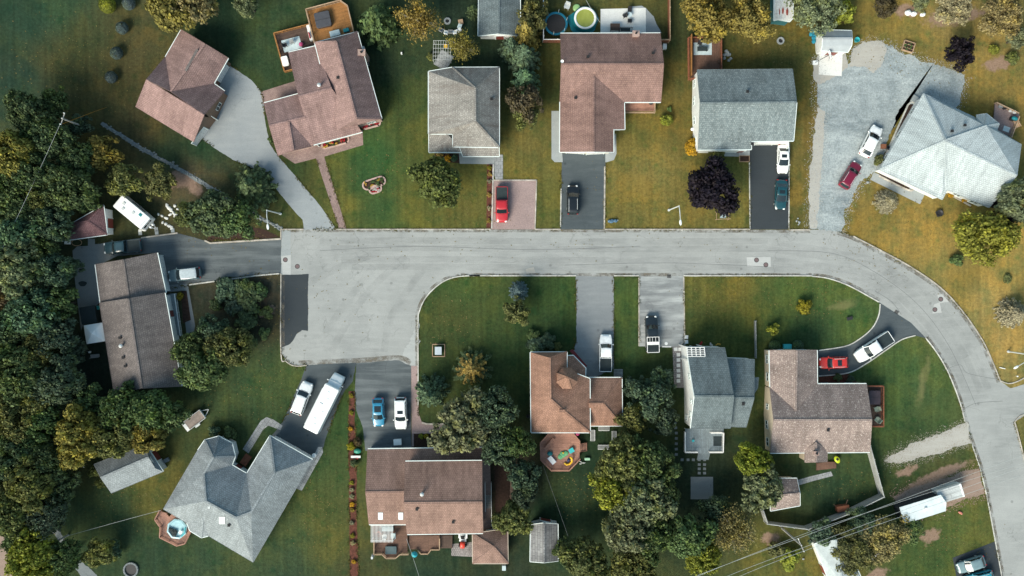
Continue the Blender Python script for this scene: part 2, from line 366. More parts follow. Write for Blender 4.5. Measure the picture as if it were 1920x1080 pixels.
def ground():
    xs = [-1600, -500, -180, -110] + list(np.arange(-88, 88.1, 1.0)) + [110, 180, 500, 1600]
    ys = [-1600, -500, -160, -80] + list(np.arange(-54, 54.1, 1.0)) + [80, 160, 500, 1600]
    X, Y = np.meshgrid(xs, ys); n = X.size
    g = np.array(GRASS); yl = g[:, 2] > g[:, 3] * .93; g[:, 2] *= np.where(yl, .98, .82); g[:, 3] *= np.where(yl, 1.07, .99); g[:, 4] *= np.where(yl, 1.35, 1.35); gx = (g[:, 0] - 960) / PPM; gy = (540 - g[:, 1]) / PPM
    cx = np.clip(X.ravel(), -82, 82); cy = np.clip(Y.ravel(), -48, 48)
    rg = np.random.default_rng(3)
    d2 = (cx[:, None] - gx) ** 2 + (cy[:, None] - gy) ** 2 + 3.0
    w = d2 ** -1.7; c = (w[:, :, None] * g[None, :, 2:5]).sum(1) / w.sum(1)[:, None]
    ul = np.clip((-40 - cx) / 30, 0, 1) * np.clip((cy - 15) / 20, 0, 1); c *= (1 - .22 * ul)[:, None]  # upper left darkened further in the turf colour, standing in for shade
    def field(lst):
        f = np.zeros(n)
        for (px, py, rx, ry, a) in lst:
            dx = cx - (px - 960) / PPM; dy = cy - (540 - py) / PPM; a = R(a)
            u = (dx * math.cos(a) + dy * math.sin(a)) / (rx / PPM); v = (-dx * math.sin(a) + dy * math.cos(a)) / (ry / PPM)
            f = np.maximum(f, np.clip(1.5 - np.sqrt(u * u + v * v), 0, 1))
        return f
    dirt = field(DIRT); pale = field(PALE)
    nx = len(xs); ny = len(ys)
    me = bpy.data.meshes.new('lawn')
    fs = [(j * nx + i, j * nx + i + 1, (j + 1) * nx + i + 1, (j + 1) * nx + i) for j in range(ny - 1) for i in range(nx - 1)]
    me.from_pydata([(float(a), float(b), 0) for a, b in zip(X.ravel(), Y.ravel())], [], fs)
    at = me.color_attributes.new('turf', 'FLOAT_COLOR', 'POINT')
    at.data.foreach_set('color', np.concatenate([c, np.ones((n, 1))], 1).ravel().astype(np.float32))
    for nm, f in (('dirt', dirt), ('pale', pale)):
        a = me.attributes.new(nm, 'FLOAT', 'POINT'); a.data.foreach_set('value', f.astype(np.float32))
    m, nt, b = newmat('turf', .95, .1)
    p = pos(nt)
    def attr(nm): 
        a = nt.nodes.new('ShaderNodeAttribute'); a.attribute_name = nm; return a
    base = attr('turf').outputs['Color']
    # dry and lush blotches, clumps, blades, faint mowing rows
    c0 = mixc(nt, ramp(nt, noise(nt, .16, 6, p, .65, .5), .44, .66, 0, .85), base, mixc(nt, 1.0, base, (1.5, 1.26, .95), 'MULTIPLY'))
    c0 = mixc(nt, ramp(nt, noise(nt, .3, 5, scl(nt, p, (1, 1, 1), .7), .7), .46, .66, 0, .85), c0, mixc(nt, 1.0, base, (.55, .78, .8), 'MULTIPLY'))
    mow = noise(nt, 1.0, 3, scl(nt, p, (1.6, .06, 1), R(4)), .5)
    c0 = mixc(nt, 1.0, c0, ramp(nt, mow, .3, .7, .84, 1.17), 'MULTIPLY')
    wd = nt.nodes.new('ShaderNodeTexVoronoi'); wd.inputs['Scale'].default_value = .55; nt.links.new(p, wd.inputs['Vector'])
    c0 = mixc(nt, mth(nt, 'MULTIPLY', ramp(nt, wd.outputs['Distance'], .12, .38, .75, 0), ramp(nt, noise(nt, .35, 3, p), .46, .6)), c0, mixc(nt, 1.0, base, (.5, .82, .7), 'MULTIPLY'))
    c0 = mixc(nt, 1.0, c0, ramp(nt, noise(nt, 2.3, 4, p, .75), .25, .75, .62, 1.42), 'MULTIPLY')
    c0 = mixc(nt, 1.0, c0, ramp(nt, noise(nt, 11, 3, p, .8), .2, .8, .62, 1.4), 'MULTIPLY')
    edge = noise(nt, .9, 6, p, .75)
    dk = mth(nt, 'ADD', attr('dirt').outputs['Fac'], mth(nt, 'MULTIPLY', mth(nt, 'SUBTRACT', edge, .5), 1.6))
    soil = mixc(nt, ramp(nt, noise(nt, 3, 5, p, .8), .3, .7), (.20, .125, .09), (.36, .25, .19))
    c0 = mixc(nt, ramp(nt, dk, .45, .75, 0, .9), c0, soil)
    pk = mth(nt, 'ADD', attr('pale').outputs['Fac'], mth(nt, 'MULTIPLY', mth(nt, 'SUBTRACT', edge, .5), 1.2))
    c0 = mixc(nt, ramp(nt, pk, .35, .9, 0, .55), c0, (.21, .19, .085))
    nt.links.new(c0, b.inputs['Base Color'])
    bump(nt, b, noise(nt, 9, 4, p, .8), .9, .12)
    me.materials.append(m)
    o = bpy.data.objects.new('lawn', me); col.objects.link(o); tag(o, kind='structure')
ground()

# --- the street
OUT = [(1562,431),(1600,443),(1652,470),(1705,499),(1764,540),(1807,587),(1840,635),(1858,672),(1875,714)]
IN = [(784,687),(784,602),(787,582),(797,560),(815,540),(837,525),(864,518)]
IN2 = [(1522,518),(1548,521),(1575,529),(1602,541),(1647,566)]
IN3 = [(1735,633),(1757,662),(1776,695),(1791,730),(1802,762),(1809,790),(1823,835),(1838,880),(1851,935),(1866,1015),(1880,1090)]
road = [(527,430)] + spline(OUT) + [(1895,728),(1990,700),(1990,740),(1925,776),(1902,791)] + [(1908,812),(1922,868),(1936,930),(1960,1000),(1980,1100)] + \
       spline(IN3)[::-1] + [(1707,605)] + spline(IN2)[::-1] + spline(IN)[::-1] + [(771,686),(747,676),(671,681),(575,685),(552,686),(536,677),(527,662)]
sheet('road', road, .008, M_road, jit=.03)
sheet('road_patch', [(527,515),(578,514),(578,540),(577,620),(566,619),(557,626),(550,638),(544,645),(527,652)], .012, M_new, jit=.04)
sheet('road_patch', [(527,432),(545,431),(545,515),(527,515)], .012, M_conc, jit=.05)
M_wear = asphalt_mat('dusty_asphalt', (.36, .37, .365), (.5, .5, .48), .4, .7, 0, .2)
sheet('road_patch', [(752,684),(762,655),(775,610),(784,590),(784,686),(768,684)], .012, asphalt_mat('gritty_asphalt', (.30, .315, .31), (.42, .43, .42), .5, .8, 0, .2), jit=.3)
sheet('road_patch', [(986,505),(1000,501),(1004,512),(988,514)], .0125, M_sand, jit=.05)
for q in ([(1752,570),(1762,567),(1766,586),(1748,588)], [(1757,553),(1775,550),(1778,566),(1762,568)], [(1400,482),(1445,482),(1445,500),(1402,499)], [(527,480),(545,478),(545,515),(530,514)]):
    sheet('road_patch', q, .0135, M_wear, jit=.03)
# silt and grit that has gathered in the gutters, worn lanes
def veil(name, c, lo, hi, amt, sc=(1, 1, 1), scale=.6):
    m, nt, b = newmat(name, .95, .1); p = pos(nt)
    nt.links.new(mixc(nt, noise(nt, 3, 4, p, .8), mul(c, .75), mul(c, 1.25)), b.inputs['Base Color'])
    nt.links.new(ramp(nt, noise(nt, scale, 6, scl(nt, p, sc), .75), lo, hi, 0, amt), b.inputs['Alpha']); return m
M_silt = veil('gutter_silt', (.17, .15, .12), .42, .62, .75); M_lane = veil('tyre_polish', (.16, .17, .17), .38, .74, .2, (.25, 1, 1), .5); M_lanev = veil('tyre_polish_bend', (.16, .17, .17), .4, .75, .16, (1, 1, 1), .3)
def band(pts, w, mt, z, name):
    o = strip([W(*p) for p in (spline(pts) if len(pts) > 2 else pts)], w, z - .002, z).build(name, mt); tag(o, kind='structure')
N_E = [(530,432.5),(800,432.5),(1050,432.5),(1300,433),(1519,434)]
band(N_E, .5, M_silt, .0135, 'gutter_silt'); band([(x - 3, y + 3) for x, y in OUT], .55, M_silt, .0138, 'gutter_silt'); band([(864,515),(1080,515),(1300,515),(1522,515)], .5, M_silt, .0135, 'gutter_silt'); band([(x + 3, y - 3) for x, y in IN2], .45, M_silt, .0137, 'gutter_silt')
band([(x + 3, y - 2) for x, y in IN3], .45, M_silt, .0139, 'gutter_silt'); band([(x - 2.5, y - 2) for x, y in IN], .5, M_silt, .0141, 'gutter_silt'); band([(530,515),(530,660)], .6, M_silt, .0143, 'gutter_silt'); band([(560,681),(671,676),(747,671),(770,681)], .8, M_silt, .0142, 'gutter_silt')
for k, dy in enumerate((452, 466, 487, 501)): band([(600 + 20 * k, dy), (800, dy - 1), (1100, dy + 1), (1440, dy)], 1.0, M_lane, .0118 + .0002 * k, 'worn_lane')
for k, o_ in enumerate(((0, 0), (-14, 9), (-36, 24), (-50, 33))): band([(1440, 452 + 14.5 * k + (6 if k > 1 else 0))] + [(x - 22 + o_[0] * (.5 if i < 2 else 1), y + 16 + o_[1] * (.8 if i > 1 else 1.0)) for i, (x, y) in enumerate(OUT[2:])], 1.0, M_lanev, .0119 + .0002 * k, 'worn_lane')
for q in ([(560,540),(640,500),(720,470)], [(600,640),(640,580),(700,500)], [(720,660),(735,590),(790,510)], [(620,660),(680,560),(760,480)]): band(q, 1.1, M_lanev, .0131, 'worn_lane')
# curved tar lines on the bend
M_tar = pm('tar_joint', (.12, .125, .13), .8, .3, 2)
for pts in ([(1768,695),(1800,684),(1815,700),(1876,712)], [(1806,768),(1830,756),(1880,752)], [(1690,590),(1672,566),(1640,545)], [(1440,470),(1560,475),(1640,510),(1720,570),(1780,650),(1830,760)], [(1060,497),(1250,493),(1440,500)], [(600,470),(780,462),(1000,468),(1200,462)]):
    o = strip([W(*p) for p in spline(pts)], .045, .009, .0155).build('tar_joint', M_tar); tag(o, kind='structure')

# --- drives, yards, paths
S = sheet
S('driveway', [(401,156),(427,120),(448,133),(470,150),(482,163),(491,174),(495,200),(497,225),(505,268),(525,297),(562,340),(592,375),(612,402),(631,430),(570,430),(567,412),(540,382),(517,352),(480,318),(436,299),(405,280),(372,256)], .016, M_drvA, jit=.04)
S('driveway', [(527,447),(480,451),(396,457),(385,451),(333,437),(265,446),(195,455),(195,482),(300,474),(316,541),(380,530),(480,516),(527,513)], .016, M_wide, jit=.03)
S('yard_slab', [(136,470),(145,462),(165,461),(165,447),(178,448),(178,458),(196,456),(240,470),(180,500),(192,560),(160,600),(152,620),(140,520)], .02, M_dconc)
S('driveway', [(575,684),(668,680),(661,715),(645,735),(622,790),(606,838),(590,866),(505,822),(530,792),(555,735),(566,708)], .016, M_blk, jit=.04)
S('driveway', [(668,681),(747,675),(771,686),(771,845),(685,845),(680,800),(668,770),(665,735)], .016, M_wide, jit=.03)
S('path', [(771,686),(784,686),(785,775),(791,792),(800,795),(830,795),(905,800),(905,838),(880,838),(880,812),(830,810),(826,838),(772,838)], .02, M_paver2)
S('path', [(902,822),(918,825),(920,905),(920,1000),(905,1000)], .024, M_paver)
S('driveway', [(1054,280),(1136,280),(1134,430),(1051,430)], .016, M_blk, jit=.03)
S('driveway', [(1404,260),(1481,260),(1479,430),(1406,430)], .016, M_new, jit=.03)
S('driveway', [(925,338),(1006,338),(1003,430),(920,430)], .016, M_paver2)
S('path', [(926,290),(943,290),(943,338),(930,338),(927,330)], .02, M_slab)
S('path', [(860,285),(927,285),(927,308),(862,307)], .024, M_conc)
S('flower_bed', [(913,308),(924,308),(923,428),(912,428)], .016, M_mulch)
S('flower_bed', [(815,288),(862,288),(862,306),(816,302)], .016, M_dmulch)
S('driveway', [(1531,150),(1546,130),(1592,118),(1600,92),(1620,78),(1652,79),(1690,99),(1740,117),(1790,132),(1807,146),(1808,166),(1798,192),(1790,206),(1740,250),(1690,200),(1668,250),(1652,310),(1640,320),(1612,346),(1587,392),(1577,437),(1560,433),(1519,431),(1520,350),(1527,270),(1534,205)], .016, M_gravel, jit=.2)
S('gravel_patch', [(1592,125),(1596,98),(1620,76),(1652,77),(1662,90),(1655,120),(1638,137),(1622,127)], .02, M_sand, jit=.16)
S('gravel_patch', [(1524,122),(1534,105),(1585,100),(1590,125),(1570,142),(1535,158),(1525,150)], .02, M_sand, jit=.1)
S('gravel_patch', [(1531,200),(1547,210),(1541,300),(1530,430),(1518,430),(1517,350),(1524,270)], .02, M_sand, jit=.14)
S('patio', [(1536,97),(1580,99),(1578,143),(1535,140)], .03, M_white_conc)
S('driveway', [(1080,518),(1151,518),(1151,690),(1108,712),(1080,680),(1074,658),(1081,640)], .016, M_drvG, jit=.05)
S('driveway', [(1198,518),(1282,518),(1284,652),(1198,649)], .016, M_drvH, jit=.03)
S('driveway', [(1647,566)] + spline([(1650,570),(1647,592),(1635,615),(1612,635),(1585,649),(1532,657)]) + [(1532,705)] + spline([(1545,705),(1590,699),(1625,681),(1660,657),(1690,637),(1715,629)]) + [(1736,634),(1708,605)], .016, M_blk)
S('driveway', [(1658,864),(1680,848),(1720,828),(1765,812),(1800,796),(1812,793),(1822,832),(1790,838),(1760,850),(1720,860),(1690,868),(1668,868)], .016, M_sand, jit=.14)
M_dirt = asphalt_mat('brown_dirt', (.23, .165, .13), (.34, .255, .21), .5, .6, R(20), 0)
S('track', [(1672,934),(1700,918),(1765,897),(1838,878),(1846,927),(1800,940),(1770,955),(1700,960)], .016, M_dirt, jit=.12)
S('driveway', [(1786,1046),(1866,1015),(1882,1085),(1795,1090)], .016, M_new)
S('path', [(592,295),(607,291),(650,430),(636,430)], .02, M_paver, uvang=R(-73))
S('patio', [(489,172),(560,150),(560,182),(493,195)], .02, M_paver, uvang=R(15))
S('patio', [(520,285),(590,268),(680,244),(681,272),(607,294),(592,297),(553,307)], .024, M_paver, uvang=R(15))
S('path', [(1034,208),(1048,208),(1055,300),(1055,304),(1040,304),(1034,298)], .02, M_conc)
S('path', [(1135,278),(1155,250),(1156,288),(1151,300),(1135,305)], .02, M_conc)
S('path', [(1358,280),(1406,278),(1405,294),(1358,293)], .02, M_conc)
S('patio', [(1126,17),(1211,15),(1211,64),(1126,64)], .03, M_white_conc)
S('patio', [(1180,13),(1203,11),(1212,16),(1225,30),(1240,62),(1211,64),(1211,16),(1180,16)], .026, M_drvA, jit=.04)
S('path', [(1638,323),(1735,362),(1725,383),(1632,337)], .02, M_conc)
S('flower_bed', [(1645,317),(1710,348),(1703,356),(1648,327)], .024, M_dmulch)
S('flower_bed', [(1705,195),(1718,196),(1668,298),(1658,294)], .02, M_dmulch)
S('path', [(1203,650),(1282,650),(1282,728),(1264,727)], .018, M_drvG) if 0 else None
S('path', [(1261,650),(1283,650),(1282,727),(1264,727)], .018, M_cobble)
S('patio', [(1295,894),(1337,894),(1337,936),(1295,936)], .02, M_dconc)
S('path', [(1488,902),(1520,893),(1558,884),(1562,892),(1524,902),(1490,912)], .02, M_slab, uvang=R(15))
S('flower_bed', [(1536,706),(1590,700),(1612,722),(1536,722)], .018, M_mulch)
S('flower_bed', [(654,733),(665,733),(668,880),(669,960),(672,1085),(656,1085),(654,900)], .016, M_mulch, jit=.06)
S('flower_bed', [(776,812),(826,812),(825,838),(776,838)], .024, M_dmulch)
S('path', [(455,842),(489,789),(500,782),(513,787),(530,798),(526,806),(503,798),(493,806),(466,850)], .02, M_slab, uvang=R(55))
S('path', [(596,838),(604,838),(606,848),(566,920),(556,916)], .02, M_slab, uvang=R(60))
S('path', [(310,535),(352,532),(366,610),(362,630),(350,628),(341,545),(312,548)], .02, M_dconc)
S('patio', [(847,1020),(888,1016),(888,1044),(846,1042)], .02, M_cobble)
S('path', [(92,984),(108,988),(120,1010),(140,1040),(165,1062),(190,1090),(160,1090),(130,1050),(110,1020)], .016, M_dconc, jit=.1)
S('path', [(0,1000),(10,1008),(30,1075),(20,1090),(-20,1090)], .016, M_dirt, jit=.1)
S('flower_bed', [(925,870),(955,880),(960,1000),(930,960)], .016, M_dmulch, jit=.1)
S('flower_bed', [(385,452),(480,447),(527,445),(500,432),(470,425),(400,432)], .014, M_dmulch, jit=.1)
S('flower_bed', [(340,545),(350,545),(358,600),(343,606)], .024, M_dmulch)
# fieldstone line along the slope beside the long drive
rb = MB()
for (a, b) in (((190,232),(255,272)),((255,272),(360,330)),((360,330),(425,372)),((470,398),(528,431))):
    A, B = W(*a), W(*b); n = int((B - A).length / .22)
    for k in range(n):
        p = A.lerp(B, (k + random.random()) / n); r = random.uniform(.1, .24)
        rb.ell(p + Vector((random.gauss(0, .2), random.gauss(0, .2), .02)), (r, r * random.uniform(.6, 1), .16), 7, 4, .12)
tag(rb.build('rubble_edging', pm('pale_rubble', (.25, .27, .26), .95, .35, 3)), 'low line of pale rubble stones running down the bank beside the long curved driveway', 'stone edging', None, 'stuff')
for q in ([(188,234),(192,229),(257,269),(300,294),(362,327),(428,369),(425,375),(358,334),(298,300),(253,275)], [(469,401),(472,396),(529,428),(527,433)]): S('path', q, .014, M_dconc, jit=.08)

# --- kerbs
kerb([(527,430),(570,430)], sm=False); kerb([(631,430),(920,430)], sm=False); kerb([(1003,430),(1051,430)], sm=False)
kerb([(1134,430),(1406,430)], sm=False); kerb([(1479,431),(1519,431)], sm=False); kerb(OUT[1:]); kerb([(1902,791),(1908,812),(1922,868),(1936,930)])
kerb([(1875,714),(1890,719),(1905,716),(1925,706)]); kerb([(1902,791),(1912,780),(1925,776)])
kerb([(784,760)] + IN + [(900,517)], mat=M_kerbw); kerb([(880,517),(1080,517)], sm=False, mat=M_kerbw); kerb([(1151,517),(1198,517)], sm=False, mat=M_kerbw)
kerb([(1282,517),(1522,517)], sm=False, mat=M_kerbw); kerb(IN2, mat=M_kerbw); kerb(IN3[:6], mat=M_kerbw); kerb(IN3[6:], mat=M_kerbw, h=.08)
kerb([(527,513),(527,662),(536,677),(552,686),(575,685)], h=.1); kerb([(527,430),(527,448)], sm=False)
kerb([(650,568),(650,568)], sm=False) if 0 else None
kerb([(1650,570),(1647,592),(1635,615),(1612,635),(1585,649),(1535,657)], mat=M_kerbw)
kerb([(1535,705),(1590,699),(1625,681),(1660,657),(1690,637),(1716,629)], mat=M_kerbw)
kerb([(1134,312),(1133,430)], sm=False, mat=M_kerb, w=.22, h=.08); kerb([(1052,354),(1051,425)], sm=False, mat=M_kerbw, h=.08)
kerb([(1405,305),(1406,430)], sm=False, mat=M_kerbw, h=.08); kerb([(1480,268),(1479,430)], sm=False, mat=M_kerbw, h=.06)
kerb([(925,338),(1006,338)], sm=False, w=.2); kerb([(1006,338),(1003,430)], sm=False, w=.18)
kerb([(925,308),(922,428)], sm=False, mat=M_kerbw, w=.2)
kerb([(1198,520),(1198,649)], sm=False, mat=M_kerb, h=.06); kerb([(1282,520),(1284,652)], sm=False, mat=M_kerb, h=.06)
kerb([(265,446),(333,437)], sm=False, mat=M_kerb, w=.2); kerb([(384,451),(394,456),(527,448)], sm=False, mat=M_kerb, w=.25)
kerb([(355,534),(480,517),(524,513)], sm=False, mat=M_kerbw, w=.2)
kerb([(791,792),(800,795),(832,795)], sm=False, mat=M_kerb, w=.25); kerb([(774,836),(774,811),(828,811),(828,836)], sm=False, mat=pm('pink_edging', (.36,.27,.25),.9,.2,2), w=.35, h=.1)
kerb([(1702,197),(1710,192),(1721,197)], mat=M_kerbw, w=.25); kerb([(1702,197),(1656,300)], mat=M_kerbw, w=.25)
kerb([(1648,330),(1704,357),(1712,350)], mat=M_kerb, w=.25); kerb([(1776,362),(1820,386)], mat=M_kerb, w=.25)
# ---------------------------------------------------------------- buildings
def shingle(name, c1, c2, speck=None, stain=None, big=.2):
    c1, c2, speck = mul(c1, 1.22), tuple(1.22 * (.45 * a + .55 * b) for a, b in zip(c1, c2)), speck and mul(speck, 1.2)
    return brickmat(name, c1, c2, mul(c1, .45), .34, .30, .022, .92, big, .3, speck, .15, stain)
SH_pink = shingle('rosy_brown_shingles', (.228, .15, .138), (.162, .104, .098), (.30, .20, .17))
SH_brown = shingle('brown_shingles', (.208, .13, .112), (.142, .09, .08), (.27, .165, .13))
SH_orange = shingle('orange_brown_shingles', (.245, .14, .10), (.158, .09, .068), (.30, .18, .135))
SH_grey = shingle('silver_grey_shingles', (.228, .214, .196), (.14, .134, .124), (.33, .325, .305), (.14, .115, .10))
SH_teal = shingle('blue_grey_shingles', (.165, .197, .202), (.075, .097, .102), (.27, .30, .30))
SH_slate = shingle('slate_shingles', (.115, .142, .15), (.065, .084, .09), (.17, .195, .2))
SH_pale = shingle('pale_blue_shingles', (.365, .408, .415), (.325, .366, .376), (.41, .445, .445), None, .1)
SH_taupe = shingle('taupe_shingles', (.235, .185, .165), (.145, .112, .105), (.48, .42, .38))
SH_dk = shingle('dark_taupe_shingles', (.135, .118, .112), (.085, .076, .075), (.18, .155, .145))
SH_maroon = shingle('maroon_shingles', (.135, .075, .08), (.085, .05, .055), (.18, .12, .12))
SH_choc = shingle('chocolate_shingles', (.222, .142, .116), (.152, .098, .082), (.265, .178, .145))
SH_kgrey = shingle('ash_grey_shingles', (.215, .238, .248), (.14, .16, .168), (.29, .31, .315), None, .12)
def siding(name, c): return brickmat(name, c, mul(c, .96), mul(c, .55), 4.2, .16, .012, .6, .06, .5)
WL_white = siding('white_siding', (.74, .75, .73)); WL_beige = siding('beige_siding', (.62, .53, .40)); WL_grey = siding('grey_siding', (.34, .37, .38))
WL_brown = siding('brown_siding', (.2, .13, .09)); WL_cream = siding('cream_siding', (.6, .56, .48)); WL_brick = brickmat('red_brick', (.3, .13, .09), (.22, .1, .07), (.3, .27, .24), .25, .09)
WL_pink = brickmat('rose_brick', (.38, .24, .2), (.3, .19, .16), (.4, .36, .33), .25, .09)
M_trim = pm('white_trim', (.70, .77, .75), .5, .07, 1)
M_tan = pm('tan_trim', (.5, .42, .34), .6, .1, 1)
M_glass, _nt, _b = newmat('window_glass', .06, .6); _b.inputs['Base Color'].default_value = (.03, .045, .05, 1)
M_garage = brickmat('garage_panel', (.7, .71, .69), (.68, .69, .67), (.35, .36, .36), 1.2, .55, .03, .5, .05)
M_door = pm('painted_door', (.2, .05, .04), .5, .1, 2)
M_pipe = pm('galvanised_pipe', (.6, .61, .6), .4, .1, 3, metal=.4)
M_rubber = pm('black_rubber', (.02, .02, .022), .8, .2, 4)
M_steel = pm('grey_steel', (.4, .42, .43), .45, .12, 3, metal=.3)
M_galv = pm('pale_galvanised_steel', (.55, .58, .58), .5, .12, 3)
def wood(name, c, ang=0): return brickmat(name, c, mul(c, .78), mul(c, .3), 2.6, .145, .014, .75, .18, .8)
WD_orange = wood('orange_cedar', (.36, .17, .055)); WD_red = wood('red_stained_wood', (.26, .095, .052)); WD_brown = wood('brown_decking', (.165, .092, .065))
WD_pink = wood('rosy_decking', (.42, .225, .165)); WD_grey = wood('weathered_grey_wood', (.3, .31, .3)); WD_blue = wood('grey_blue_decking', (.24, .29, .31)); WD_dark = wood('dark_decking', (.1, .065, .05)); WD_tan = wood('tan_wood', (.45, .31, .2))
WD_white = pm('white_painted_wood', (.72, .72, .7), .6, .1, 2)

def roofgeo(P, faces):
    keys = []; idx = {}; fs = []
    for f in faces.split('|'):
        ks = f.split()
        for k in ks:
            if k not in idx: idx[k] = len(keys); keys.append(k)
        fs.append([idx[k] for k in ks])
    vs = [W(*P[k]) for k in keys]
    out = []
    for f in fs:
        a = sum(vs[f[i]].x * vs[f[(i + 1) % len(f)]].y - vs[f[(i + 1) % len(f)]].x * vs[f[i]].y for i in range(len(f)))
        out.append(f if a > 0 else f[::-1])
    ed = {}
    for f in out:
        for i in range(len(f)): ed[(f[i], f[(i + 1) % len(f)])] = 1
    bd = [e for e in ed if (e[1], e[0]) not in ed]
    loop = []
    if bd:
        nx = dict(bd); cur = bd[0][0]
        for _ in range(len(bd)):
            loop.append(cur); cur = nx.get(cur, None)
            if cur is None or cur == bd[0][0]: break
    return keys, vs, out, bd, loop

def inset(pts, d):
    n = len(pts); out = []
    for i in range(n):
        a, b, c = pts[i - 1], pts[i], pts[(i + 1) % n]
        d1 = (b - a).normalized(); d2 = (c - b).normalized()
        n1 = Vector((-d1.y, d1.x)); n2 = Vector((-d2.y, d2.x))
        m = n1 + n2
        if m.length < .1: out.append(b + n1 * d); continue
        m.normalize(); k = d / max(.45, m.dot(n1)); out.append(b + m * k)
    return out

def window(parent, c, dx, w, h, name='window'):
    """frame and pane standing 4 cm proud of the wall; dx runs along the wall, its left is inside"""
    n = Vector((dx.y, -dx.x, 0)); fr = MB(); d = Vector((dx.x, dx.y, 0)); up = Vector((0, 0, 1)); t = .09
    A = c - d * w / 2; B = c + d * w / 2
    for p, q in ((A, B), (A + up * h, B + up * h)): fr.bar(p + n * .03, q + n * .03, .09, t)
    for p in (A, B, c): fr.bar(p + n * .028 + up * t / 2, p + n * .028 + up * (h - t / 2), t * .8, .08)
    f = fr.build(name, M_trim, parent)
    pn = MB(); pn.poly([A + n * .012, B + n * .012, B + n * .012 + up * h, A + n * .012 + up * h]); pn.build('pane', M_glass, f)

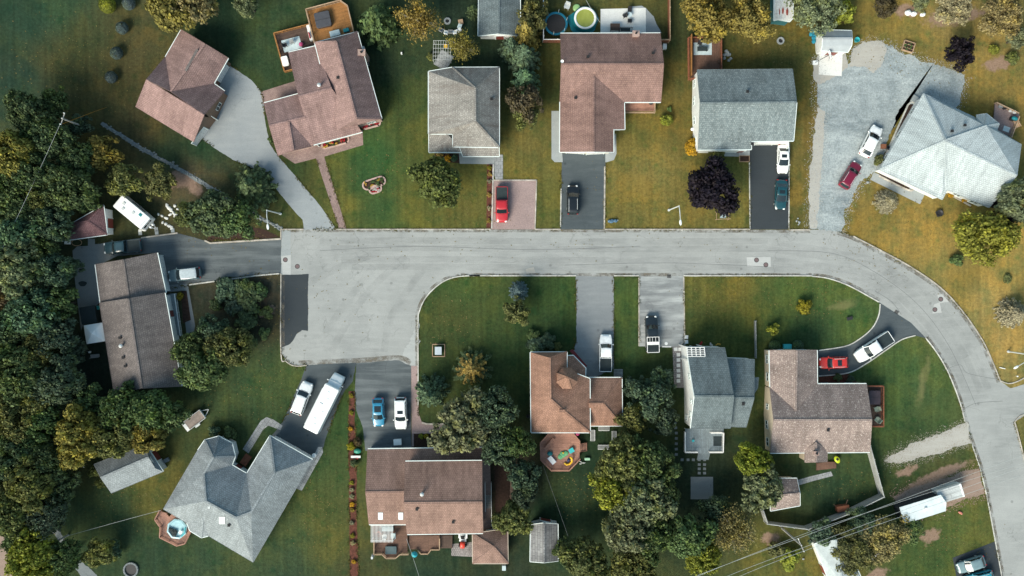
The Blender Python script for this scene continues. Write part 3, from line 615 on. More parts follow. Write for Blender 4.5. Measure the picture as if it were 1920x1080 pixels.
def building(name, label, cat, blocks, roofmat, wallmat, trim=None, over=.35, ops=(), auto=True, group=None, vents=(), sky=(), pipes=(), chimney=None):
    """blocks: list of (points, faces, skip-edges) - every roof plane is a real slope at its surveyed height"""
    geos = [roofgeo(b[0], b[1]) for b in blocks]
    allp = [v for g in geos for v in g[1]]
    ctr = Vector((sum(v.x for v in allp) / len(allp), sum(v.y for v in allp) / len(allp), 0))
    root = thing(name, label, cat, ctr, 0, group)
    RVs = []; roofs = []; walls = []; edges = []
    for b, (keys, vs, fs, bd, loop) in zip(blocks, geos):
        rm = b[3].get('mat', roofmat) if len(b) > 3 else roofmat
        opt = b[3] if len(b) > 3 else {}
        bvh = BVHTree.FromPolygons(vs, fs)
        RVs.append((bvh, vs, fs))
        m = MB(); th = .16
        m.add(vs, fs)
        lo = [v - Vector((0, 0, th)) for v in vs]; m.add(lo, [f[::-1] for f in fs])
        for (i, j) in bd: m.add([vs[j], vs[i], lo[i], lo[j]], [(0, 1, 2, 3)])
        rf = m.build('roof', rm, root); roofs.append(rf)
        # ridge and hip caps
        sh = {}
        for f in fs:
            for i in range(len(f)):
                e = tuple(sorted((f[i], f[(i + 1) % len(f)]))); sh.setdefault(e, []).append(f)
        cap = MB()
        for (i, j), ff in sh.items():
            if len(ff) != 2: continue
            c1 = sum((vs[k] for k in ff[0]), Vector()) / len(ff[0]); c2 = sum((vs[k] for k in ff[1]), Vector()) / len(ff[1])
            mid = (vs[i] + vs[j]) / 2
            if (c1.z + c2.z) / 2 < mid.z - .12: cap.bar(vs[i] + Vector((0, 0, .012)), vs[j] + Vector((0, 0, .012)), .3, .05)
        if cap.v: cap.build('ridge_cap', opt.get('cap', rm), rf)
        skip = set(); 
        for s in (b[2] or '').split('|'):
            k = s.split()
            if len(k) == 2: skip |= {(k[0], k[1]), (k[1], k[0])}
        wh = opt.get('white'); white = set()
        for e_ in (wh or '').split('|'):
            k = e_.split()
            if len(k) == 2: white |= {(k[0], k[1]), (k[1], k[0])}
        for (i, j) in bd:
            if (keys[i], keys[j]) in skip: continue
            d = (vs[j] - vs[i]); d2 = Vector((d.x, d.y, 0)).normalized(); o = Vector((d2.y, -d2.x, 0)) * .035
            level = abs(d.z) < .4; iw = wh is None or (keys[i], keys[j]) in white
            m = MB(); m.bar(vs[i] + o - Vector((0, 0, .09)), vs[j] + o - Vector((0, 0, .09)), (.12 if level else .09) if iw else .05, .19 if level else .14)
            m.build('gutter' if level else 'bargeboard', (trim or M_trim) if iw else rm, root)
        if opt.get('nowall'): continue
        lp = [vs[k] for k in loop]
        fp = inset([Vector((p.x, p.y)) for p in lp], over)
        z0 = opt.get('z0', 0.0)
        wm = MB(); n = len(fp)
        for i in range(n):
            a, c = fp[i], fp[(i + 1) % n]; L = (c - a).length
            if L < .15: continue
            steps = max(1, int(L / .35)); top = []
            for k in range(steps + 1):
                q = a.lerp(c, k / steps); h = bvh.ray_cast(Vector((q.x, q.y, 60)), Vector((0, 0, -1)))[0]
                top.append(Vector((q.x, q.y, (h.z - th - .005) if h else min(lp[i].z, lp[(i + 1) % n].z) - th)))
            for k in range(steps):
                p, q = top[k], top[k + 1]
                wm.poly([(p.x, p.y, z0), (q.x, q.y, z0), q, p])
            edges.append((a, c, min(t.z for t in top), z0))
        wm.build('wall', opt.get('wall', wallmat), root)
    # openings
    for (kind, px, py, w, h, sill) in ops:
        q = W(px, py, 0).to_2d(); best = None
        for (a, c, tz, z0) in edges:
            d = c - a; t = max(.05, min(.95, (q - a).dot(d) / d.length_squared)); e = (a + d * t - q).length
            if best is None or e < best[0]: best = (e, a + d * t, d.normalized())
        _, p, d = best; p3 = Vector((p.x, p.y, sill)); n = Vector((d.y, -d.x, 0)); D = Vector((d.x, d.y, 0)); up = Vector((0, 0, 1))
        if kind == 'window': window(root, p3, d, w, h)
        else:
            mt = M_garage if kind == 'garage_door' else M_door
            m = MB(); m.add([p3 - D * w / 2 + n * .03, p3 + D * w / 2 + n * .03, p3 + D * w / 2 + n * .03 + up * h, p3 - D * w / 2 + n * .03 + up * h], [(0, 1, 2, 3)])
            o = m.build(kind, mt, root); f = MB()
            for s in (-1, 1): f.bar(p3 + D * s * (w / 2 + .06) + n * .04, p3 + D * s * (w / 2 + .06) + n * .04 + up * h, .1, .1)
            f.bar(p3 - D * (w / 2 + .11) + n * .04 + up * (h + .05), p3 + D * (w / 2 + .11) + n * .04 + up * (h + .05), .1, .1)
            f.build('door_frame', M_trim, o)
    if auto:
        for (a, c, tz, z0) in edges:
            d = c - a; L = d.length
            mid = (a + c) / 2; nn = Vector((d.y, -d.x)).normalized()
            if L < 3 or tz < 2.5: continue
            # only walls that are free of other blocks
            free = True
            for (bvh, vs, fs) in RVs:
                h = bvh.ray_cast(Vector((mid.x + nn.x * .9, mid.y + nn.y * .9, 60)), Vector((0, 0, -1)))[0]
                if h: free = False
            if not free: continue
            k = 1 if L < 5 else 2 if L < 10 else 3
            if any((a + d * ((i + .5) / k) - W(o[1], o[2]).to_2d()).length < 2.6 for o in ops for i in range(k)): continue
            for i in range(k):
                p = a + d * ((i + .5) / k)
                window(root, Vector((p.x, p.y, z0 + .95)), d.normalized(), 1.25, 1.15)
                if tz > 4.8: window(root, Vector((p.x, p.y, z0 + 3.3)), d.normalized(), 1.1, 1.05)
    def on(px, py, z=5):
        for _ in range(4):
            p = W(px, py, z); zs = [h.z for h in (b.ray_cast(Vector((p.x, p.y, 60)), Vector((0, 0, -1)))[0] for b, _, _ in RVs) if h]
            if zs: z = max(zs)
        return W(px, py, z), z
    for (px, py) in vents:
        p, z = on(px, py); m = MB(); m.box(p + Vector((0, 0, .12)), (.3, .3, .24)); m.box(p + Vector((0, 0, .27)), (.42, .42, .06)); m.build('roof_vent', M_rubber, root)
    for (px, py) in pipes:
        p, z = on(px, py); m = MB(); m.cyl(p - Vector((0, 0, .2)), .17, .95, 14); m.cyl(p + Vector((0, 0, .78)), .3, .14, 14, .12); m.build('flue_pipe', M_pipe, root)
    for (px, py, w, l) in sky:
        P = []
        for (sx, sy) in ((-1, 1), (1, 1), (1, -1), (-1, -1)):
            P.append(on(px + sx * w / 2, py + sy * l / 2)[0] + Vector((0, 0, .1)))
        m = MB(); m.add(P + [q - Vector((0, 0, .3)) for q in P], [(0, 1, 2, 3), (0, 4, 5, 1), (1, 5, 6, 2), (2, 6, 7, 3), (3, 7, 4, 0)]); s = m.build('skylight', M_galv, root)
        c = sum(P, Vector()) / 4; m = MB(); m.poly([c + (q - c) * .84 + Vector((0, 0, .006)) for q in P]); m.build('pane', M_skyl, s)
    if chimney:
        px, py, w, h, mt = chimney; p, z = on(px, py)
        m = MB(); m.box((p.x, p.y, z / 2 + h / 2 + .2), (w, w * .8, z + h - .4)); m.box((p.x, p.y, z + h + .06), (w + .16, w * .8 + .16, .12)); c = m.build('chimney', mt, root)
        m = MB(); m.cyl((p.x, p.y, z + h + .12), .16, .35, 12); m.build('chimney_pot', M_rubber, c)
    return root
M_skyl, _nt, _b = newmat('skylight_dome', .2, .5); _b.inputs['Base Color'].default_value = (.78, .82, .84, 1)

# upper-left garage with crossing ridges
P = dict(a=(274.5,149,6), b=(382.5,215,6), c=(362.5,265.5,3), d=(254.5,200,3), m=(320,171.5,6), v1=(310,106.5,3), v2=(401,156.5,3), e=(421,170.5,3), g1=(339.5,55.5,3), g2=(428,109,3), gr=(384,82,6))
h = building('detached_garage', 'rosy brown garage with T-shaped roof beside the long curved grey driveway', 'garage', [(P, 'a b c d|a m v1|m b e v2|m gr g1 v1|m v2 g2 gr', '', dict(white='g1 v1|g2 v2|v2 e'))], SH_pink, WL_brown,
  ops=[('garage_door',372,252,3,2.3,0),('garage_door',388,222,3,2.3,0),('garage_door',412,135,2.6,2.2,0)])
m = MB(); m.bar(W(370,93,6.05), W(348,133,6.05), .35, .12); m.build('ridge_vent', SH_dk, h)
m = MB()
for q in ((393,216),(370,258),(417,180)): 
    p = W(*q); m.box((p.x - .25, p.y + .3, 1.4), (.35, .35, 2.8))
m.build('porch_post', WD_orange, h)

# big rosy house with decks
B1 = dict(m=(608,150,4), r1=(630,78,6.6), r2=(668,221,6.6), nw=(590,80,4), ne=(670,59.5,4), se=(715.5,222,4), sw=(632,243,4))
B2 = dict(w1=(560,181,5.4), w2=(622,165,5.4), a=(541,98,3), b=(592,86,3), c=(679,247.5,2.9), d=(588,271.5,2.9))
B3 = dict(s1=(505,236,4.4), s2=(573,219,4.4), a=(495,193,2.8), b=(562,175,2.8), c=(594,270.5,2.8), d=(521,290,2.8))
B4 = dict(k1=(541,229,4.5), k2=(550,281,4.3), a=(521,291,2.7), b=(515,262,2.9), c=(583,274,2.85), e=(570,250,3.3))
building('house', 'large rosy brown house set askew, two timber decks behind, brick path to the street', 'house', [
  (B1, 'r1 r2 se ne|r1 ne nw|r1 nw m sw r2|r2 sw se', '', dict(white='nw ne|nw m|ne se')), (B2, 'w1 w2 b a|w1 d c w2', 'w2 b|w2 c', dict(white='a b|c d')), (B3, 's1 s2 b a|s1 d c s2', 's2 b|s2 c|b s2|c s2', dict(white='a b')), (B4, 'k1 b a k2|k1 k2 c e', 'k1 b|k1 e|b a|e c|e k1', dict(nowall=1, white='a c'))],
  SH_pink, WL_pink, ops=[('front_door',600,268,1,2.1,0)], vents=[(634,146)], pipes=[(600,161)], chimney=(679,100,1.0,.5,WL_pink))

# silver hipped house
C1 = dict(nw=(803.5,134,4.4), n2=(847.5,126.5,4.4), ne=(936,126,4.4), se=(936,276,4.4), s2=(849,275,4.4), w2=(849,251,4.4), w3=(803.5,251,4.4), r1=(891,165,7.4), r2=(891,227,7.4))
C2 = dict(a=(838,253,4.4), nw=(804,250,3.4), ne=(849.5,246,3.4), se=(868,285.5,3.0), sw=(804,285.5,3.0), r=(846,262,4.3))
C3 = dict(a=(862,276,3.5), b=(935.5,276,3.5), c=(936,293,2.8), d=(868,293,2.8), e=(880,280,3.5), f=(925,280,3.5))
building('house', 'silver grey hipped-roof house behind the round green tree, brown weathering on its left slope', 'house', [
  (C1, 'n2 ne r1|nw n2 r1 r2 w3|w3 r2 w2|w2 r2 s2|s2 r2 se|se r2 r1 ne', ''), (C2, 'nw sw se r a|nw a ne|a r ne|r se ne', 'a ne|ne r|ne se|se ne'), (C3, 'a d c b', '', dict(nowall=1))], SH_grey, WL_white,
  ops=[('front_door',895,272,1,2.1,0),('window',835,284,2,1.2,.9)], vents=[(922,186)])

# brown house with pool
D = dict(nw=(1051,62.5,3), ne=(1238,62,3), rE=(1244.5,120,5.8), rW=(1052.5,120,5.8), e=(1239,191.5,3), f=(1170.5,191.5,3), x=(1113,140,5.1), y=(1113,284.5,5.1), sw=(1049.5,285,3), w=(1050,191,3), g=(1171.5,242.5,3), h=(1150.5,242.5,3.7), i=(1150.5,285,3.7))
hD = building('house', 'brown roofed house with long front wing, round pool and white patio behind it', 'house', [(D, 'nw rW rE ne|rW w x f e rE|x w sw y|x y i h g f', '', dict(white='nw ne|e f|f g|g h|h i|i y|y sw|sw w'))], SH_brown, WL_cream,
  ops=[('garage_door',1078,284,2.6,2.2,0),('garage_door',1115,284,2.6,2.2,0),('front_door',1165,200,1,2.1,0)], vents=[(1102,107),(1224,100),(1079,184)], chimney=(1191,66,.9,.9,WL_pink))

# teal-grey gable house
E = dict(nw=(1307.5,131,4.2), ne=(1486,129.5,4.2), rE=(1494,192,6.8), rW=(1313,193,6.8), s1=(1309.5,281,4), s2=(1409,280,4), s3=(1409,265,4.5), s4=(1488,264,4.5))
building('house', 'blue-grey shingled gable house with white end wall and black driveway holding two cars', 'house', [(E, 'nw rW rE ne|rW s1 s2 s3 s4 rE', '', dict(white='s1 s2|s3 s4|s2 s3|s4 rE'))], SH_teal, WL_white, over=.12,
  ops=[('garage_door',1430,265,2.6,2.2,0),('garage_door',1465,265,2.6,2.2,0),('front_door',1385,281,1,2.1,0)], vents=[(1401,172),(1410,270)])

# pale hipped house, right
F = dict(nw=(1731.5,175.5,3), w=(1649.5,318,3), P=(1773,263,6.6), Q=(1813,284,6.3), Rr=(1907,329,5.6), ne=(1915,271,3), n2=(1832,222,3), s1=(1767,374,3), s2=(1776,356,3.3), s3=(1787,360,3.2), se=(1855,389,3), b=(1850,236,5.4))
F2 = dict(a=(1831,215.5,3.6), b=(1850,213,3.6), c=(1873.5,232,3.6), d=(1868,248,3.6), e=(1834,258,5.3), x=(1848,237,5.4))
building('house', 'pale blue-white roofed house standing askew at the right beside the gravel yard', 'house', [(F, 'nw P w|P s2 s1 w|P Q s3 s2|Q Rr se s3|nw n2 b P|P b Q|b n2 ne Rr Q', '', dict(white='')), (F2, 'a x b|b x c|c x d|a e x|e d x', 'a e|e d', dict(white=''))], SH_pale, WL_white,
  ops=[('front_door',1750,366,1,2.1,0)], vents=[(1808,235),(1784,246)])

# slate two-storey house
G1 = dict(nw=(1287.5,652,5.4), ne=(1359,652,5.4), rE=(1376,743,8.4), rW=(1302,743,8.4), sw=(1295,803,5.4), se=(1369.5,803,5.4))
G2 = dict(nw=(1362,672.5,4.4), ne=(1414.5,674,4.4), rE=(1414,746.5,6.8), rW=(1372,746.5,6.8), sw=(1367,800,4.2), se=(1399,801,4.2))
G3 = dict(a=(1405,709,5.6), x=(1422.5,708,4.6), y=(1420.5,728,4.6), b=(1411,742,5.6), c=(1402,722,5.8))
hG = building('house', 'dark slate two-storey house with a tall white gable wall and grey-blue rear deck', 'house', [(G1, 'nw rW rE ne|rW sw se rE', '', dict(white='rW sw|nw rW')), (G2, 'nw rW rE ne|rW sw se rE', 'nw rW|rW sw', dict(white='')), (G3, 'a c x|c b y x', 'a c|c b', dict(nowall=1, white=''))], SH_slate, WL_white, over=.1,
  ops=[('window',1282,700,.8,1.1,4.6),('window',1282,745,.6,.8,4.8),('window',1282,745,.6,.9,6.2),('window',1282,770,.9,1.1,4),('window',1283,780,.9,1.1,1.2),('front_door',1300,655,1,2.1,0)], vents=[(1393,757)])

# taupe house, bottom right
Hm = dict(nw=(1444,727,3.2), n2=(1532.5,720,3.2), ne=(1624.5,719.5,3.2), rE=(1635,787.5,5.8), rW=(1451,787.5,5.8), sw=(1444.5,849.5,3.2), se=(1631,848,3.2))
Hn = dict(a=(1442.5,657,3.2), b=(1532,656.5,3.2), rn=(1494,657,5.3), rs=(1492.5,770,5.3), c=(1532.5,721,3.2), d=(1444,726,3.2))
Hs = dict(a=(1509.5,867,3.2), b=(1551,865.5,3.2), t=(1530.5,866.5,4.5), r=(1530,829,4.5), c=(1551,843,3.25), d=(1509.5,844,3.25))
building('house', 'speckled taupe L-shaped house with beige end wall beside the driveway of the red car', 'house', [(Hm, 'nw rW rE ne n2|rW sw se rE', 'nw n2', dict(white='n2 ne|sw se')), (Hn, 'a rn rs d|rn b c rs', 'rs d|rs c|c rs|d rs', dict(white='a d|b c')), (Hs, 'a t r d|t b c r', 'r d|r c', dict(white=''))], SH_taupe, WL_beige, over=.12,
  ops=[('garage_door',1532,685,2.6,2.2,0),('window',1444,760,.8,1.1,1.2)], vents=[(1552,806)], chimney=(1529,849,.6,.4,WL_pink))

# orange-brown turret house
I1 = dict(nw=(994.5,660.5,4.6), ne=(1063,660,4.6), n2=(1063,694,4.6), n3=(1106,710,4.6), se=(1106.5,811,4.6), sw=(996,811,4.6), R1=(1031,671,6.9), R2=(1032,748,6.9), R3=(1053,767,6.9))
I2 = dict(nw=(1104,708,3), ne=(1166,708,3), se=(1167,798.5,3), sw=(1104,798.5,3), ga=(1104,757,5), gb=(1131,757,5))
I3 = dict(a=(1062,667,3.6), b=(1075,666.5,3.4), c=(1098,690,3.4), d=(1098,709,3.5), e=(1060,709,4.4))
tc = W(1063,708,6)
n8 = [(1063 + 21 * math.cos(R(22.5 + 45 * k)), 709 + 21.5 * math.sin(R(22.5 + 45 * k)), 6.1) for k in range(8)]
I4 = dict(x=(1064,708,8.6)); I4.update({'p%d' % k: q for k, q in enumerate(n8)})
hI = building('house', 'orange-brown house with a small round turret roof and an octagonal deck behind it', 'house', [(I1, 'nw R1 R2 R3 sw|sw R3 se|R1 ne n2 n3 se R3 R2|nw ne R1', ''), (I2, 'nw ne gb ga|ne se gb|ga gb se sw', 'nw ga|ga sw'), (I3, 'a b c d e', 'd e|e a', dict(nowall=1)),
   (I4, '|'.join('x p%d p%d' % (k, (k + 1) % 8) for k in range(8)), '|'.join('p%d p%d' % (k, (k + 1) % 8) for k in range(8)), dict(wall=WL_cream))], SH_orange, WL_cream, ops=[('garage_door',1125,708,2.6,2.2,0),('front_door',1085,700,1,2.1,0)])
m = MB()
a, b, c, d = W(1068,658,2.6), W(1074,655,2.6), W(1101,686,2.6), W(1097,690,2.7)
m.add([a, b, c, d] + [q - Vector((0, 0, .5)) for q in (a, b, c, d)], [(0, 1, 2, 3), (0, 4, 5, 1), (1, 5, 6, 2), (2, 6, 7, 3), (3, 7, 4, 0)]); m.build('awning', pm('dark_red_awning', (.15, .02, .022), .6), hI)
m = MB(); m.box(W(1054,770,6.9) + Vector((0, 0, .1)), (.9, .35, .2)); m.build('roof_vent', SH_orange, hI)

# chocolate house, bottom centre
J1 = dict(nw=(689.5,842,3), ne=(904,839,3), e2=(903.5,868,3.9), i2=(760,868,3.9), rW=(685.5,923,5.6), rE=(760,922,5.6), sw=(692,983.5,3.2), se=(762,983.5,3.2))
J2 = dict(nw=(760,865,5.3), ne=(903.5,863.5,5.3), rE=(904,942,7.7), rW=(757.5,943,7.7), sw=(763.5,1002,5), se=(905.5,1000,5))
building('house', 'chocolate brown house with raised right block, two skylights and dark timber decks', 'house', [(J1, 'nw i2 e2 ne|nw rW rE i2|rW sw se rE', 'i2 rE|i2 e2|e2 ne|rE se', dict(white='nw ne|sw se')), (J2, 'nw rW rE ne|rW sw se rE', '', dict(white='nw ne|sw se'))], SH_choc, WL_grey,
  ops=[('garage_door',715,842,3,2.2,0),('garage_door',752,842,3,2.2,0),('window',795,841,2,1.2,.9),('window',870,840,2,1.2,.9),('front_door',835,841,1,2.1,0)], sky=[(713.5,967.5,9,13.5),(751.5,967.5,9,13.5)], pipes=[(792,925)], vents=[(782,954),(850,978)])

# grey many-hipped house, lower left
K = dict(t0=(371,844,3), t1=(384,825,3), t2=(410,818,3), t3=(435,831,3), t4=(441,856,3), t5=(435,872,3), T=(399.5,857.5,5.6), K0=(382,888,5.4), K1=(386,940,6.5), w=(306.5,954.5,3), J=(442.5,971,6.7), V=(471,960,6.5), v=(462.5,888,3), n1=(506,817,3), N1=(515,886,5.8), ne=(586,862,3), se=(474.5,1054,3))
K2 = dict(x=(381,970,4.6), a=(350,980,3), b=(356,995,3), c=(377.5,1008,3), d=(390,1005,3))
hK = building('house', 'ash grey house with many hips, a rounded end and a steep dark inner slope', 'house', [(K, 't0 T K0 K1 w|t0 t1 T|t1 t2 T|t2 t3 T|t3 t4 T|t4 t5 K0 T|K0 t5 v V J K1|n1 N1 V v|n1 ne N1|N1 ne se J V|w K1 J se', '', dict(white='t0 t1|t1 t2|t2 t3|t3 t4|t4 t5|t5 v|v n1|n1 ne')), (K2, 'x a b c|x c d', 'x a|x d', dict(nowall=1))], SH_kgrey, WL_white, 
  ops=[('garage_door',535,838,2.6,2.2,0),('garage_door',565,853,2.6,2.2,0),('front_door',447,880,1,2.1,0)], sky=[(416.5,975.5,11,14)], vents=[(430,984)])
m = MB(); m.box(W(428.5,972,5.9) + Vector((0, 0, -.05)), (.35, .35, .3)); m.box(W(393,951,5.9) + Vector((0, 0, .15)), (.35, .35, .3)); m.build('roof_vent', M_galv, hK)
m = MB(); a = [W(*q) for q in ((451,866),(462,850),(473,857),(462,874))]; m.prism([(q.x, q.y) for q in a], 0, .5); m.build('porch_step', WD_red, hK)

# long dark taupe house, left
M1 = dict(nw=(178.5,496,3), ne=(295,474,3), se=(311,549,3), sw=(188,570,3), rn=(231,487,4.7), rs=(242,562,4.7))
M2 = dict(nw=(186.5,568,3.4), ne=(309,549,3.4), se=(341,724,3.4), sw=(214,737.5,3.4), rn=(240.5,560,5.9), rs=(266,728,5.9))
hM = building('house', 'long dark taupe house under big trees at the left, roof on two levels', 'house', [(M1, 'nw rn rs sw|rn ne se rs', 'se rs|rs sw', dict(white='nw sw|ne se')), (M2, 'nw rn rs sw|rn ne se rs', '', dict(white='ne se'))], SH_dk, WL_white, ops=[('garage_door',297,500,3,2.2,0),('front_door',314,590,1,2.1,0)], pipes=[(230,648)], vents=[(226,633),(232,670),(236,686)])

# small sheds
SL = dict(Ra=(189,896,4.4), Rb=(277,858,4.4), f=(289,877.5,3.3), se=(306,884,2.6), sw=(209,924.5,2.6), ne=(272,833,2.6), nw=(176,871,2.6))
hL = building('shed', 'blue-grey roofed shed with white front by the golden tree at the lower left', 'shed', [(SL, 'Ra sw se f Rb|Ra Rb ne nw|Rb f se ne', '', dict(white='ne se|f se'))], SH_kgrey, WL_white, over=.25, ops=[('front_door',300,850,1.6,2,0),])
SN = dict(a=(115,452,2.6), b=(133,420,3.2), c=(165,415,4.3), e=(201,440,2.7), d=(194,385,3.6))
building('shed', 'small maroon roofed shed with a grey front between the trees and the white camper', 'shed', [(SN, 'a e c b|c e d|b c d', '')], SH_maroon, WL_white, over=.25, ops=[('front_door',203,420,1.5,2,0)])
SP = dict(sw=(896.5,67,2.8), s=(935,63,4.2), se=(976,67,2.8), nw=(898,-40,2.8), n=(936,-44,4.2), ne=(975,-40,2.8))
building('shed', 'grey ridged shed cut by the top edge of the photo above the silver hipped house', 'shed', [(SP, 'nw sw s n|n s se ne', '')], SH_slate, WL_white, over=.3, ops=[('front_door',936,62,1.2,2,0)])
SB = dict(a=(1538,56,2.8), b=(1597,57.5,2.8), c=(1598,72,3.9), d=(1543,72,3.9), e=(1540,95,2.7), f=(1590,97.5,2.7), g=(1597,85,3.5), i=(1542,85,3.5))
building('shed', 'barn-roofed grey and white shed above the white basketball pad', 'shed', [(SB, 'a d c b|d i g c|i e f g', '')], pm('grey_sheet_roof', (.34, .37, .39), .6, .12, 1), WL_white, over=.15, ops=[('front_door',1555,97,1.6,2,0)])
SR = dict(nw=(1445,897,2.5), ne=(1494,897,2.5), rE=(1500,925,3.9), rW=(1445,931,3.9), se=(1500,948,2.5), sw=(1445,958,2.5))
building('shed', 'brown and rose roofed shed half hidden under the leaning sage tree, slab path to it', 'shed', [(SR, 'nw rW rE ne|rW sw se rE', '')], SH_taupe, WL_beige, over=.2, ops=[('front_door',1492,905,1,2,0)])
ST = dict(nw=(995,984,2.4), n=(1020,981,3.4), ne=(1046,983,2.4), se=(1046.5,1052,2.4), s=(1020,1055,3.4), sw=(994,1053,2.4))
M_seam = brickmat('dark_seam_metal', (.15, .15, .155), (.2, .2, .2), (.07, .07, .07), .9, .42, .03, .5, .25)
building('shed', 'dark ribbed metal shed with a pale front on the bottom lawn near the wire', 'shed', [(ST, 'nw sw s n|n s se ne', '')], M_seam, WL_white, over=.12, ops=[('front_door',1020,985,1.6,1.8,0)])
SW_ = dict(nw=(1527,1020,2.6), n=(1567,1013,3.6), ne=(1590,1030,2.6), se=(1618,1090,2.6), s=(1580,1096,3.6), sw=(1558,1098,2.6))
M_pmetal = pm('pale_blue_sheet_roof', (.62, .69, .7), .5, .14, .8)
building('shed', 'pale metal roofed shed cut by the bottom edge beside the dark olive tree', 'shed', [(SW_, 'nw sw s n|n s se ne', '')], pm('grey_blue_sheet', (.4, .45, .46), .6, .2, .8), WL_white, over=.12, ops=[('front_door',1550,1060,1.6,1.8,0)])
GZ = dict(nw=(886,1001,2.7), n=(905,1001,2.8), ne=(951.5,991,2.7), se=(952.5,1056.5,2.7), sw=(886.5,1056.5,2.7), x=(926,1026,4.2))
building('garden_house', 'square brown pyramid-roofed garden house attached beside the red tractor patio', 'garden house', [(GZ, 'nw sw x|sw se x|se ne x|nw x ne', '')], SH_choc, WL_brown, trim=M_tan, over=.25, ops=[('front_door',890,1030,1,2,0)])
M_awn = brickmat('white_sheet_panels', (.66, .66, .63), (.6, .6, .58), (.35, .35, .35), 3, .6, .02, .5, .15)
SQ = dict(nw=(1452,-12,2.6), sw=(1451,38,2.6), se=(1481,40,2.6), e2=(1487,34,2.6), ne=(1487,-12,2.6), n=(1458,-12,2.9), s=(1459,36,2.9))
building('canopy_shelter', 'white sheet canopy with red rust marks at the top edge among golden trees', 'canopy', [(SQ, 'nw sw s n|n s se e2 ne', '')], M_awn, pm('teal_tarp', (.03, .12, .13)), over=.1, auto=False)
hq = [o for o in bpy.data.objects if o.name == 'canopy_shelter'][0]
for q in ((1461,22),(1468,20),(1476,22)):
    p = W(*q, 2.86); m = MB(); m.prism([(p.x + .14 * math.cos(a), p.y + .5 * math.sin(a) * (1 + .25 * math.sin(5 * a))) for a in [k * .52 for k in range(12)]], p.z - .3, p.z + .02); m.build('rust_mark', pm('rust_red_paint', (.3, .06, .04), .8, .3, 6), hq)
# ---------------------------------------------------------------- vehicles
M_paint = paint_mat()
M_cglass, _nt, _b = newmat('car_glass', .05, .7); _b.inputs['Base Color'].default_value = (.012, .02, .024, 1)
M_lamp = pm('headlamp', (.75, .77, .76), .2, .05, 3); M_tail = pm('tail_lamp', (.35, .02, .02), .3, .1, 3)
M_tyre = M_rubber; M_alu = pm('wheel_alloy', (.5, .5, .5), .35, .1, 5, metal=.5)
M_cover = pm('dark_vinyl_cover', (.022, .034, .037), .7, .2, 2)
M_chrome = pm('bright_bar', (.7, .72, .72), .3, .05, 3)

def loft(mb, st):
    n = len(st[0][1]); vs = []; fs = []
    for x, pr in st:
        vs += [(x, -y, z) for y, z in pr] + [(x, y, z) for y, z in reversed(pr[:-1])]
    w = 2 * n - 1
    for i in range(len(st) - 1):
        fs += [(i * w + k + 1, i * w + k, (i + 1) * w + k, (i + 1) * w + k + 1) for k in range(w - 1)]
    fs += [tuple(range(w)), tuple(range(len(st) * w - 1, (len(st) - 1) * w - 1, -1))]
    mb.add(vs, [f[::-1] for f in fs])

